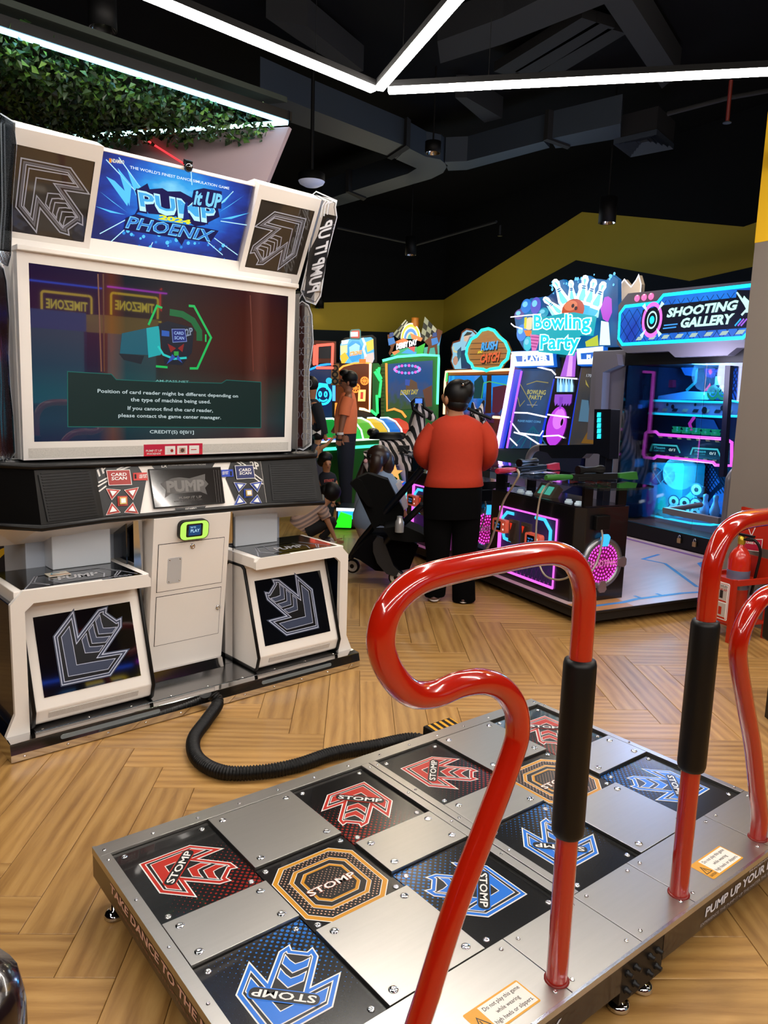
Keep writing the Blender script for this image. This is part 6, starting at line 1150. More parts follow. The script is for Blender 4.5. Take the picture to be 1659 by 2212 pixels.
# ================================================================ BASKETBALL / HAMMER MACHINES further left
ST = face(11.5,770); t6 = lambda pts,b=0: ST.pixs([(660+x*.1808,660+y*.1808) for x,y in pts],b)
stg = thing('ball_game_machine','arcade machine with orange glowing side panel and colourful rounded sign','arcade machine',ST(0,.3,0))
q = t6([(240,1370),(810,1340)]); m = MB(); sidep = t6([(235,1380),(250,1080),(300,900),(360,800),(450,725),(580,690),(700,682),(785,690),(780,1270),(640,1235),(560,1300)]); m.prism(ST,sidep,0,.02,M('orange_glass_panel','#5a2a12',.15,emit=.25,ehex='#7a3a10')); sp1 = m.build('side_panel',stg); m = MB(); m.box(ST,q[0][0]+.1,q[1][0],.04,.6,0,t6([(600,690)])[0][1],M('strong_body','#3a2412',.5)); m.build('body',stg)
m = MB(); m.tube([ST(x,-.012,z) for x,z in t6([(235,1370),(250,1080),(300,900),(360,800),(450,725),(580,690),(700,682),(780,690)])],.014,E('#ff9a40',1.6),6); m.build('neon_line',sp1); m = MB(); m.tube([ST(x,-.012,z) for x,z in t6([(775,690),(765,1265),(700,1240),(640,1232)])],.022,E('#ffcf9a',2.2),6); m.build('neon_line',sp1)
for cx,cy,r_ in ((705,900,42),(595,985,50),(285,1185,34),(335,1270,40),(370,1200,30)):
    c = t6([(cx,cy)])[0]; k = r_*.1808*11.5/FP; m = MB(); n_ = E('#ff8a30',1.4)
    for P in (ell(c[0],c[1],k,None,16),): m.stroke(ST,P,.02,-.016,n_,True)
    m.stroke(ST,[(c[0]-k,c[1]),(c[0]+k,c[1])],.014,-.016,n_); m.stroke(ST,[(c[0],c[1]-k),(c[0],c[1]+k)],.014,-.016,n_); m.stroke(ST,ell(c[0]-k*1.2,c[1],k*.9,None,8,-40,40),.012,-.016,n_); m.stroke(ST,ell(c[0]+k*1.2,c[1],k*.9,None,8,140,220),.012,-.016,n_); m.build('neon_ball',sp1)
m = MB(); m.stroke(ST,t6([(645,1020),(705,1020),(700,1130),(640,1130)]),.035,-.016,E('#ffb060',1.8),True); m.flat(ST,t6([(660,1040),(695,1040),(690,1110),(655,1110)]),-.014,E('#d83a30',1)); m.build('neon_card',sp1)
sg = t6([(435,690),(412,640),(415,470),(440,420),(520,400),(780,378),(810,400),(822,640),(800,685)]); m = MB(); bgk = t6([(405,690),(410,430),(470,385),(800,350),(845,385),(855,680)]); m.prism(ST,bgk,.0,.5,BLK); m.build('sign_box',stg); m = MB(); m.flat(ST,sg,-.01,E('#58b8f0',1)); so = m.build('sign_panel',stg); m = MB(); yy = -.014
for pts,h in (([(415,480),(500,470),(520,560),(420,590)],'#e8e0a0'),([(412,600),(470,560),(520,620),(470,690),(430,690)],'#f0c030'),([(720,440),(810,400),(815,520),(740,560)],'#f0d050'),([(700,590),(815,560),(818,640),(800,685),(700,670)],'#e8c8c0'),([(500,480),(560,420),(640,430),(680,500),(660,640),(560,680),(500,600)],'#38a0e0'),([(520,500),(600,450),(650,480),(640,560),(530,600)],'#a8e0f8'),([(640,640),(720,640),(720,690),(640,690)],'#d87a28'),([(430,420),(520,410),(500,460),(430,470)],'#f4f8e8')): m.flat(ST,t6(pts),yy,E(h,1.0)); yy -= .002
m.text(ST,'STRONG',*t6([(525,610),(670,585),(530,555)]),yy-.004,E('#ff9a38',1.3),.06); m.stroke(ST,t6([(680,390),(710,460),(690,520),(720,610)]),.03,yy-.004,E('#ffffff',1.5)); m.build('sign_print',so)
rb = t6([(540,405),(528,380),(530,310),(550,288),(640,282),(660,300),(662,390),(645,408)]); m = MB(); m.prism(ST,rb,-.04,.06,M('badge_teal','#2a6a78',.4)); o = m.build('red_badge',stg); m = MB(); m.flat(ST,offs(rb,.02),-.044,E('#c82a28',.9)); m.flat(ST,t6([(540,320),(625,318),(625,372),(540,374)]),-.048,E('#ffffff',1.4)); m.build('badge_print',o)
m = MB(); LGt = t6([(800,690),(870,690),(905,740),(860,870),(900,900),(880,1120),(850,1300),(800,1300)]); m.prism(ST,LGt,-.05,.0,M('leaf_panel','#1a6a2a',.5)); o = m.build('green_panel',stg); m = MB()
for pts in ([(825,790),(890,900)],[(850,760),(905,880)],[(880,740),(870,860),(900,900),(880,1100)],[(850,1070),(860,1290)],[(780,1250),(850,1310)]): m.tube([ST(x,-.06,z) for x,z in t6(pts)],.02,E('#30ff70',1.5),6)
m.build('green_neon',o)
spk = t6([(310,700),(402,700),(400,950),(308,950)]); m = MB(); m.prism(ST,spk,-.12,-.03,M('speaker_wood','#8a6230',.5)); o = m.build('speaker_tower',stg); m = MB()
for cy in (750,825,905): c = t6([(352,cy)],-.125)[0]; m.flat(ST,ell(c[0],c[1],.05,None,14),-.124,BLK); m.flat(ST,ell(c[0],c[1],.025,None,10),-.126,C('#6a5030',.5))
m.build('speaker_print',o)
lamp('ball_game_glow',ST(-.1,-.6,2.5),16,(1,.85,.55),.25)  # added point lamp with no fixture, lifts the wall band by the ball game
HM = face(11.4,690); h6 = lambda pts,b=0: HM.pixs([(660+x*.1808,660+y*.1808) for x,y in pts],b)
ham = thing('hammer_game_machine','dark machine with blue neon hammer face and red dotted scoreboard','arcade machine',HM(0,.3,0))
sp2 = h6([(-60,1400),(-60,800),(60,765),(180,715),(310,695),(320,1400)]); m = MB(); m.prism(HM,sp2,0,.03,M('blue_panel','#08204a',.2,emit=.25,ehex='#0a3a80')); o = m.build('side_panel',ham); m = MB(); zt2 = h6([(100,440)])[0][1]; a,b = h6([(-60,500),(365,500)]); m.box(HM,a[0],b[0],.05,.6,0,zt2+.02,BLK); m.build('body',ham)
m = MB(); m.tube([HM(x,-.012,z) for x,z in h6([(-20,790),(60,762),(180,713),(310,695)])],.016,E('#2aa0ff',1.2),6); m.build('neon_line',o)
nb = E('#20c8ff',1.5); c = h6([(210,1070)])[0]; k = .1808*11.4/FP; m = MB(); m.stroke(HM,ell(c[0],c[1],90*k,105*k,20),.035,-.016,nb,True); m.stroke(HM,h6([(130,985),(170,940),(250,950),(265,1000)]),.04,-.016,nb); 
for dx in (-35,30): m.stroke(HM,ell(c[0]+dx*k,c[1]+10*k,14*k,28*k,10),.02,-.016,nb,True)
m.stroke(HM,ell(c[0],c[1]-30*k,50*k,40*k,10,200,340),.025,-.016,nb); m.flat(HM,ell(*h6([(280,900)])[0],38*k,38*k,12),-.016,E('#20b8d8',1)); m.stroke(HM,h6([(50,1105),(80,1140),(70,1170),(120,1200)]),.04,-.016,nb); m.stroke(HM,h6([(338,955),(338,1140)]),.045,-.016,E('#48a8ff',1.4)); m.build('neon_face',o)
sbp = h6([(-40,410),(365,430),(365,690),(-40,690)]); m = MB(); m.prism(HM,sbp,-.03,.05,C('#5a2a18',.5)); o = m.build('scoreboard',ham); m = MB(); m.flat(HM,offs(sbp,.07),-.034,M('led_mesh','#0a1020',.4)); 
for a,b,n in (((140,480),(325,465),12),((325,465),(318,700),14),((140,480),(135,700),14),((108,490),(102,700),14),((140,745),(320,745),12)):
    for i in range(n): c = h6([(a[0]+(b[0]-a[0])*i/(n-1),a[1]+(b[1]-a[1])*i/(n-1))])[0]; m.flat(HM,ell(c[0],c[1],.022,None,6),-.05,E('#ff5a48',1.6))
m.build('led_dots',o)
# ================================================================ FIRE EXTINGUISHER STAND
A0,B0 = V((3.981,.452,0)),V((3.911,.209,0)); ex_ = (B0-A0).normalized(); ES = Fr(A0,ex_,V((-ex_.y,ex_.x,0)),(0,0,1)); RDP = M('stand_red','#b02408',.4)
es = thing('extinguisher_stand','red metal stand with fire extinguisher instructions beside the pillar','stand',ES(.13,.14,0))
zf = ES.pix(1517,1232)[1]; zk = ES.pix(1592,1092,.30)[1]
for x in (0,.253): MB().box(ES,x-.013,x+.013,-.013,.013,0,zf,RDP).build('front_leg',es); MB().box(ES,x-.013,x+.013,.287,.313,0,zk,RDP).build('back_leg',es)
MB().box(ES,-.01,.263,.285,.30,zk-.24,zk,RDP).build('top_board',es); MB().box(ES,.06,.263,.288,.305,zk-.44,zk-.30,RDP).build('mid_board',es)
for z in (.10,zf-.04,): MB().box(ES,-.012,.265,0,.30,z,z+.012,RDP).build('shelf',es)
for x in (0,.253): MB().box(ES,x-.01,x+.01,0,.30,zf-.03,zf-.005,RDP).build('side_bar',es)
MB().box(ES,0,.253,-.016,-.010,.12,zf,RDP).build('front_board',es)
m = MB(); w5 = C('#e8e4de',.5); m.flat(ES,rrect(.015,.238,.135,zf-.03,.01),-.0165,w5); m.stroke(ES,rrect(.022,.231,.142,zf-.04,.008),.003,-.0172,RDP,True); k_b = C('#201814',.5); m.text(ES,'CARA MENGGUNAKAN',(.03,zf-.06),(.22,zf-.06),(.03,zf-.045),-.0175,k_b,.02); m.text(ES,'ALAT PEMADAM API',(.03,zf-.085),(.22,zf-.085),(.03,zf-.07),-.0175,C('#b02408',.5),.02)
for i in range(2):
    for j in range(2): x,z = .035+i*.1,.155+j*.105; m.flat(ES,rct(x,x+.085,z,z+.085),-.0172,C('#b5aaa0',.5)); m.flat(ES,rct(x+.03,x+.055,z+.01,z+.06),-.0178,RDP if j == 0 else k_b); m.flat(ES,rct(x,x+.085,z-.012,z-.002),-.0172,RDP)
m.build('instruction_sign',es)
m = MB(); y_ = .283; q = [ES.pix(x,y,y_) for x,y in ((1603,1103),(1645,1110),(1623,1158))]; m.stroke(ES,q,.006,y_,w5,True); m.text(ES,'ALAT PEMADAM API',*[ES.pix(x,y,y_) for x,y in ((1609,1111),(1639,1116),(1609,1106))],y_,w5,.02); c = ES.pix(1622,1130,y_); m.flat(ES,rrect(c[0]-.012,c[0]+.012,c[1]-.035,c[1]+.01,.008),y_-.001,w5); m.stroke(ES,[(c[0]-.025,c[1]-.01),(c[0]-.02,c[1]+.02),(c[0],c[1]+.02)],.005,y_-.001,w5)
q = [ES.pix(x,y,y_) for x,y in ((1605,1165),(1649,1165),(1646,1192),(1605,1186))]; m.flat(ES,q,y_-.006,C('#b81c38',.5)); m.stroke(ES,q,.004,y_-.007,w5,True); m.text(ES,'FUNGSI APAR',*[ES.pix(x,y,y_) for x,y in ((1612,1174),(1644,1177),(1612,1169))],y_-.007,w5,.03); m.build('warning_sign',es)
ec = ES(.14,.15,.114); ef = Fr(ec,(1,0,0),(0,1,0),(0,0,1)); fx = thing('fire_extinguisher','red fire extinguisher with yellow valve standing in the red stand','extinguisher',ec)
m = MB(); R_ = .068; m.lathe(ef,[(R_*.9,0),(R_,.01),(R_,.38),(R_*.9,.42),(R_*.55,.455),(.02,.47),(.018,.49)],M('extinguisher_red','#b8200a',.25,coat=.5),24); m.build('cylinder',fx)
m = MB(); m.lathe(ef,[(R_+.001,.20),(R_+.001,.32)],M('label_silver','#7a8aa8',.3,.6),24); m.build('label_band',fx)
m = MB(); m.lathe(ef,[(.022,.485),(.024,.50),(.024,.53),(.012,.54),(0,.545)],M('valve_brass','#c0a030',.3,.7),12); m.build('valve',fx)
m = MB(); m.box(Fr(ef(0,0,.54),ES.x,ES.y,ef.z),-.02,.09,-.012,.012,0,.014,BLK); m.box(Fr(ef(0,0,.515),ES.x,ES.y,ef.z),0,.08,-.01,.01,0,.01,BLK); m.build('lever',fx,bevel=.002)
MB().tube(cr([ef(0,0,.515),ef(.03,-.06,.52),ef(.05,-.10,.45),ef(.055,-.085,.3),ef(.05,-.07,.16)],6),.009,RUB,8).build('hose',fx)
# ================================================================ odds and ends at the picture's edges
pb = atz(24,2000,.92); bn = thing('waste_bin','black rounded bin at the lower left corner','bin',V((pb.x-.188,pb.y-.02,0)))
bc = frz((pb.x-.188,pb.y-.02,0),20); body = lambda s: [(x*s,z*s) for x,z in rrect(-.16,.16,-.13,.13,.05,5)]
def loft(m, fr, prof, mat):
    rings = [[fr(x,y,z) for x,y in body(s)] for s,z in prof]; n = len(rings[0]); m.add([p for r in rings for p in r],[(i*n+j,i*n+(j+1)%n,(i+1)*n+(j+1)%n,(i+1)*n+j) for i in range(len(prof)-1) for j in range(n)],mat,True); m.add(rings[-1],[list(range(n))],mat); m.add(rings[0],[list(range(n))[::-1]],mat)
m = MB(); loft(m,bc,[(.90,.002),(.92,.02),(.98,.83),(.98,.835)],BLKG); m.build('body',bn); m = MB(); loft(m,bc,[(1.0,.835),(1.03,.84),(1.03,.89),(1.0,.918),(.9,.924)],M('bin_lid','#1a0f10',.18,coat=.5)); m.build('lid',bn)
rt = atd(1692,1300,3.45); rm = thing('side_machine','black machine edge with blue light strip at the right border','arcade machine',V((rt.x+.12,rt.y-.05,0))); rf = frz((rt.x,rt.y,0),-38)
m = MB(); zt3 = atd(1660,1205,3.45).z; m.box(rf,-.02,.5,0,.12,atd(1660,1400,3.45).z,zt3,BLK); m.build('body',rm,bevel=.01); m = MB(); m.box(rf,-.025,.5,-.01,.02,atd(1660,1412,3.45).z,atd(1660,1400,3.45).z,E('#1a50ff',1)); m.build('blue_strip',rm); m = MB(); m.box(rf,.03,.45,.02,.10,0,atd(1660,1412,3.45).z,DARK); m.build('foot',rm)
# ================================================================ the hall behind the camera (seen mirrored in screen and chrome)
def wallsign(x, z, w, h, txt, hx, fx_, label):
    f = Fr((x,-7,0),(-1,0,0),(0,-1,0),(0,0,1)); t = thing('wall_sign',label,'sign',(x,-7,z)); m = MB(); m.prism(f,rrect(-w/2,w/2,z-h/2,z+h/2,.04),0,.06,C('#120c10',.5)); m.build('sign_box',t); m = MB(); m.stroke(f,rrect(-w/2,w/2,z-h/2,z+h/2,.04),.035,-.004,E(fx_,2.5),True); m.text(f,txt,(-w*.42,z-h*.2),(w*.42,z-h*.2),(-w*.42,z+h*.22),-.006,E(hx,2.5),.03); m.build('sign_print',t)
wallsign(3.91,2.12,.75,.34,'TIMEZONE','#ffe640','#ffd820','yellow framed neon name sign behind the camera, first'); wallsign(5.0,2.2,.8,.36,'TIMEZONE','#ffe640','#ffd820','yellow framed neon name sign behind the camera, second'); wallsign(5.75,2.36,.62,.34,'emoji','#fff4f0','#ff3020','red framed lettered sign behind the camera')
for k,(xa,xb,z,h,s_c) in enumerate(((2.4,4.4,2.42,'#2a60ff',3),(3.3,4.3,1.98,'#e8ff30',2.2),(4.5,5.6,2.46,'#e040ff',3),(4.4,5.4,2.0,'#ffe83a',2.2),(5.9,7.1,2.62,'#8a5aff',2.5),(4.6,4.66,1.3,'#e040ff',2.5))):
    led((xa,-6.9,z),(xb,-6.9,z),('blue','lime','magenta','yellow','violet','short magenta')[k]+' neon line on the wall behind the camera',.05,E(h,s_c),group='neon lines behind the camera')
for k,x in enumerate((2.2,3.3,4.4)):
    t = thing('claw_machine',('claw machine behind the camera, leftmost','claw machine behind the camera, middle','claw machine behind the camera, rightmost')[k],'arcade machine',(x,-6.3,0)); f = frz((x,-6.3,0),0); m = MB(); m.box(f,-.42,.42,-.4,.4,0,.75,C('#3a0a2a',.4)); m.build('base',t,bevel=.02); m = MB(); m.box(f,-.42,.42,-.4,.4,1.75,2.0,E(('#e04a70','#3a90e0','#e0c040')[k],.8)); m.build('header',t,bevel=.02)
    for a in (-.4,.4):
        for b in (-.38,.38): MB().box(f,a-.02,a+.02,b-.02,b+.02,.75,1.75,CHROME).build('post',t)
    m = MB(); m.box(f,-.4,.4,.36,.38,.75,1.75,E('#2a9aa8',.9)); m.build('back_panel',t)
    m = MB(); m.tube([f(0,0,1.75),f(0,0,1.45)],.012,CHROME,6)
    for a in (0,120,240): r_ = math.radians(a); m.tube([f(0,0,1.45),f(.09*math.cos(r_),.09*math.sin(r_),1.36),f(.05*math.cos(r_),.05*math.sin(r_),1.26)],.008,CHROME,5)
    m.build('claw',t)

gm = thing('striped_machine','yellow and black striped machine glimpsed behind the cabinet shelf at the left edge','arcade machine',atz(20,1225,0)+V((0,0,0)))
gq = face(4.55,22); m = MB(); a,b = gq.pix(-120,1150)[0],gq.pix(49,1150)[0]; zt_ = gq.pix(20,1075)[1]; m.box(gq,a,b,0,.35,0,zt_,C('#12121a',.4)); m.build('body',gm,bevel=.01); m = MB(); m.flat(gq,gq.pixs([(-60,1150),(30,1148),(8,1172),(-60,1200)]),-.004,C('#d8a818',.4)); m.flat(gq,gq.pixs([(-60,1215),(6,1184),(28,1178),(-20,1225)]),-.004,C('#d8a818',.4)); m.flat(gq,gq.pixs([(24,1196),(47,1172),(47,1196)]),-.004,C('#1a3ac0',.4)); m.build('stripe_print',gm)
# ================================================================ PEOPLE
SKIN = M('skin_tan','#a8714e',.5); SKN2 = M('skin_light','#c08c68',.5); HAIR = M('hair_black','#060506',.5,spec=.3,noise=.3,nscale=60); HBRN = M('hair_brown','#2e1c14',.4,noise=.5,nscale=50,stretch=(1,1,.15))
def pj(fr, x, y, b=0): a,c = fr.pix(x,y,b); return fr(a,b,c)
def skin(name, parent, pts, edges, mat, sub=2, cat=None):
    """one continuous surface grown round connected joints (point, radius)"""
    me = bpy.data.meshes.new(name); o = bpy.data.objects.new(name, me); COL.objects.link(o); w = ORG[parent]
    me.from_pydata([V(p)-w for p,r in pts], edges, []); o.parent = parent; ORG[o] = w
    md = o.modifiers.new('skin','SKIN'); md.use_smooth_shade = True; md.branch_smoothing = .6
    sv = me.skin_vertices[0].data if me.skin_vertices else None
    if sv is None:
        bpy.context.view_layer.objects.active = o; bpy.ops.mesh.customdata_skin_add(); sv = me.skin_vertices[0].data
    adj = {i:set() for i in range(len(pts))}
    for a,b in edges: adj[a].add(b); adj[b].add(a)
    seen = set()
    for i,(p,r) in enumerate(pts): sv[i].radius = (r,r); sv[i].use_root = False
    for i in range(len(pts)):
        if i in seen: continue
        sv[i].use_root = True; st = [i]
        while st:
            k = st.pop()
            if k in seen: continue
            seen.add(k); st += list(adj[k])
    s = o.modifiers.new('sub','SUBSURF'); s.levels = sub; s.render_levels = sub
    me.materials.append(mat); return o
def loftp(m, fr, rows, ratio, mat, b=0, n=16, tilt=0):
    """cloth tube from rows (y, x left, x right[, depth]) traced at the figure's own depth"""
    R = []
    for r in rows:
        y,xl,xr = r[:3]; bb = b+(r[3] if len(r) > 3 else 0); L,Rr = pj(fr,xl,y,bb),pj(fr,xr,y,bb); c = (L+Rr)/2; h = (Rr-L)/2; d = fr.y*h.length*ratio
        R.append([c+h*math.cos(2*math.pi*k/n)+d*math.sin(2*math.pi*k/n) for k in range(n)])
    m.add([p for r in R for p in r],[(i*n+k,i*n+(k+1)%n,(i+1)*n+(k+1)%n,(i+1)*n+k) for i in range(len(R)-1) for k in range(n)],mat,True); m.add(R[0],[list(range(n))],mat,True); m.add(R[-1],[list(range(n))[::-1]],mat,True); return m
def fingers(fr, hx, hy, dx, dy, rp, b):
    """five unequal finger chains rooted in the palm, in picture pixels at depth b"""
    pts=[];ed=[]; L = math.hypot(dx,dy); ux,uy = dx/L,dy/L; nx,ny = -uy,ux
    for k,(o,l) in enumerate(((-.95,.8),(-.45,1.05),(0,1.12),(.42,1.0),(.8,.82))):
        s0 = (hx+nx*o*rp*.8,hy+ny*o*rp*.8); spread = .5*o if k else -1.3
        i = len(pts)
        for t_,r_ in ((0,.30),(.5,.27),(1,.22)): pts.append((pj(fr,s0[0]+ux*l*L*t_+nx*spread*rp*t_*.6,s0[1]+uy*l*L*t_+ny*spread*rp*t_*.6,b-.012*t_*t_),r_))
        ed += [(i,i+1),(i+1,i+2)]
    return pts,ed
class Person:
    def __init__(s, label, dist, pxc, feety, group=None):
        s.f = face(dist,pxc); s.k = dist*math.cos(math.atan((pxc-CW/2)/FP))/FP; s.t = thing('person',label,'person',s.f(0,0,0)); s.pts=[];s.ed=[];s.n={}
    def j(s, nm, x, y, r, b=0, to=None):
        s.n[nm] = len(s.pts); s.pts.append((pj(s.f,x,y,b),r*s.k))
        if to: s.ed.append((s.n[to],s.n[nm]))
    def hand(s, nm, dx, dy, rp):
        i = s.n[nm]; q = s.hp[nm]; P,E_ = fingers(s.f,q[0],q[1],dx,dy,rp,q[2]); o = len(s.pts); s.pts += [(p,r*rp*s.k) for p,r in P]; s.ed += [(a+o,b+o) for a,b in E_]
    hp = {}
    def body(s, mat=SKIN): return skin('body',s.t,s.pts,s.ed,mat)
def face_parts(p, mat, cx, cy, r, look, b):
    """eyes, brows and mouth on the side the head looks to; look: -1 left profile, 0 to the camera"""
    for nm,pts,mt,rr in (('eye',[(cx-.38*r,cy),(cx+.38*r,cy)],C('#1a1210',.3),.13),('eyebrow',[(cx-.4*r,cy-.22*r),(cx+.4*r,cy-.22*r)],HAIR,.12),('mouth',[(cx,cy+.55*r)],C('#7a3a32',.5),.17)):
        for x,y in pts: m = MB(); m.ball(pj(p.f,x,y,b),rr*r*p.k*(1.5 if nm != 'eye' else 1),mt,rz=rr*r*p.k*(.45 if nm != 'eye' else .9),fr=p.f,n=8); m.build(nm,p.t)
# ---- woman in red, seen from behind
w = Person('woman in a rust red sweater and black trousers standing behind the stroller',5.35,980,1300); f = w.f
J = w.j; J('pelvis',978,1085,28); J('waist',980,1040,30,0,'pelvis'); J('chest',984,960,32,0,'waist'); J('neckb',985,908,14,0,'chest'); J('neck',985,893,14,0,'neckb'); J('head',980,862,27,-.01,'neck'); J('crown',984,842,26,0,'head'); J('nose',955,868,5,.05,'head')
for sx,nm,ex,hx in ((-1,'l',916,934),(1,'r',1056,1040)):
    J(nm+'sh',985+sx*46,930,13,0,'neckb'); J(nm+'el',ex,985,15,.02,nm+'sh'); J(nm+'wr',hx,1008,10,.22,nm+'el'); J(nm+'ha',hx+4*-sx,1004,10,.29,nm+'wr'); w.hp[nm+'ha'] = (hx+4*-sx,1004,.29); w.hand(nm+'ha',-sx*10,-6,9)
    hipx = 945 if sx < 0 else 1008; J(nm+'hip',hipx,1110,19,0,'pelvis'); J(nm+'kn',hipx-(0 if sx<0 else 4),1200,13,0,nm+'hip'); J(nm+'an',hipx-4,1280,9,0,nm+'kn'); J(nm+'toe',hipx-8,1288,8,.10,nm+'an')
w.body(M('skin_woman','#9a6a4c',.5))
SWT = M('rust_knit','#ad2c0c',.85,noise=.10,nscale=40,bump=.2)
m = MB(); loftp(m,f,[(896,964,1008),(903,948,1024),(913,934,1040),(930,925,1050),(960,924,1049),(990,926,1044),(1012,925,1041),(1030,921,1042),(1048,915,1045),(1050,917,1043)],.62,SWT,n=22)
for pts in ([(940,925,20,0),(922,948,20,0),(911,972,19,.0),(914,990,17,.05),(926,1004,13,.16),(934,1008,11,.22)],[(1036,922,20,0),(1052,944,20,0),(1058,970,19,0),(1055,990,17,.05),(1046,1004,13,.16),(1040,1008,11,.22)]): m.tube(cr([pj(f,x,y,b) for x,y,r,b in pts],4),[r_*w.k for r_ in sum([[a[2]+(b_[2]-a[2])*t_/4 for t_ in range(4)] for a,b_ in zip(pts[:-1],pts[1:])],[])+[pts[-1][2]*w.k and pts[-1][2]]],SWT,14)
m.build('sweater',w.t)
TRW = M('black_trousers','#030304',.95,noise=.2,nscale=20,spec=.1); m = MB(); loftp(m,f,[(1040,918,1042),(1070,914,1041),(1100,914,1040),(1118,915,1038)],.6,TRW,n=20)
loftp(m,f,[(1095,915,982),(1150,915,976),(1200,921,971),(1250,920,966),(1284,916,962),(1288,918,960)],.75,TRW); loftp(m,f,[(1095,970,1040),(1150,976,1036),(1200,977,1029),(1250,976,1026),(1296,977,1027),(1299,979,1025)],.75,TRW); m.build('trousers',w.t)
m = MB(); m.ball(pj(f,990,850),31*w.k,HAIR,ry=33*w.k,rz=31*w.k,n=20,fr=f); m.ball(pj(f,1008,842,-.03),17*w.k,HAIR,rz=22*w.k,n=14,fr=f); m.ball(pj(f,988,872,-.01),24*w.k,HAIR,rz=20*w.k,n=14,fr=f); hr = m.build('hair',w.t)
m = MB(); m.tube([pj(f,996,826,-.12),pj(f,1006,830,-.12),pj(f,1014,824,-.11)],.012,BLK,6); m.ball(pj(f,1000,830,-.13),.012,CHROME,n=8); m.build('hair_claw',hr)
m = MB(); m.ball(pj(f,965,864,-.05),5*w.k,M('skin_woman','#9a6a4c',.5),rz=10*w.k,ry=7*w.k,n=10,fr=f); m.build('ear',w.t)
for x,b in ((938,.05),(1000,.05)): m = MB(); p = pj(f,x,1294,b); p.z = .03; m.ball(p,.045,M('shoe_brown','#5a3c34',.6),ry=.12,rz=.03,n=12,fr=f); m.ball(p-V((0,0,.016)),.048,C('#c8b8b0',.6),ry=.125,rz=.013,n=12,fr=f); m.build('shoe',w.t)
# ---- man in orange tee, side view facing left
w = Person('man in an orange t-shirt and dark jeans with glasses and a white watch',9.6,750,1050); f = w.f; J = w.j
J('pelvis',747,950,19); J('chest',747,885,22,0,'pelvis'); J('neckb',752,850,11,0,'chest'); J('neck',752,842,9,0,'neckb'); J('head',750,824,16,0,'neck'); J('crown',753,812,15,0,'head'); J('nose',732,827,3,0,'head'); J('chin',741,837,8,0,'head')
J('nsh',752,862,10,-.13,'neckb'); J('nel',741,905,7.5,-.17,'nsh'); J('nwr',735,938,5,-.19,'nel'); J('nha',733,950,6,-.19,'nwr'); w.hp['nha'] = (733,952,-.19); w.hand('nha',-1,11,7)
J('fsh',748,862,10,.13,'neckb'); J('fel',735,905,7,.16,'fsh'); J('fwr',722,930,5,.14,'fel'); J('fha',716,936,5,.13,'fwr')
for nm,b,x in (('n',-.08,748),('f',.08,744)): J(nm+'hip',x,965,10,b,'pelvis'); J(nm+'kn',x-1,1025,7,b,nm+'hip'); J(nm+'an',x,1085,5,b,nm+'kn'); J(nm+'toe',x-18,1090,6,b,nm+'an')
w.body(M('skin_man','#8f5c42',.5)); ORG_T = M('orange_tee','#f08050',.8,noise=.06,nscale=30,bump=.15); m = MB()
loftp(m,f,[(845,744,762),(850,737,766),(862,731,769),(885,725,772),(905,722,772),(925,722,771),(936,723,770)],.95,ORG_T,n=18); m.tube([pj(f,752,860,-.13),pj(f,746,880,-.155),pj(f,743,897,-.165)],[.075,.078,.075],ORG_T,12); m.tube([pj(f,748,860,.13),pj(f,740,880,.15),pj(f,737,895,.16)],[.07,.07,.07],ORG_T,12); m.build('t_shirt',w.t)
JN = M('dark_jeans','#121a2c',.8,noise=.2,nscale=40); m = MB(); loftp(m,f,[(932,724,770),(950,725,769),(968,726,767)],.8,JN); 
for b in (-.09,.09): loftp(m,f,[(955,727,768,b),(985,728,766,b),(1030,732,762,b),(1088,735,760,b)],.75,JN)
m.build('jeans',w.t); m = MB(); m.ball(pj(f,756,816),17*w.k,HAIR,ry=18*w.k,rz=16*w.k,n=16,fr=f); m.ball(pj(f,760,826),12*w.k,HAIR,ry=16*w.k,n=12,fr=f); m.ball(pj(f,745,806),12*w.k,HAIR,ry=15*w.k,rz=8*w.k,n=12,fr=f); m.build('hair',w.t)
m = MB(); m.ball(pj(f,752,828,-.095),3*w.k,M('skin_man','#8f5c42',.5),rz=5*w.k,n=8,fr=f); m.build('ear',w.t); m = MB(); m.tube([pj(f,752,824,-.10),pj(f,736,823,-.08)],.006,BLK,6); m.stroke(f,[(a,b) for a,b in f.pixs([(731,819),(738,819),(738,828),(731,828)],-.07)],.008,-.07,BLK,True); m.build('glasses',w.t)
m = MB(); m.tube([pj(f,735,934,-.19),pj(f,735,939,-.19)],[.042,.042],C('#e8e4e4',.4),12); m.build('watch',w.t)
m = MB(); m.ball(pj(f,738,823,-.07),.012,C('#1a1210',.3),n=8); m.build('eye',w.t); m = MB(); m.ball(pj(f,735,834,0),.02,C('#7a3a32',.5),rz=.008,n=8,fr=f); m.build('mouth',w.t)
for b in (-.08,.08): m = MB(); p = pj(f,740,1090,b); p.z = .035; m.ball(p,.13,BLK,ry=.05,rz=.035,n=12,fr=f); m.build('shoe',w.t)
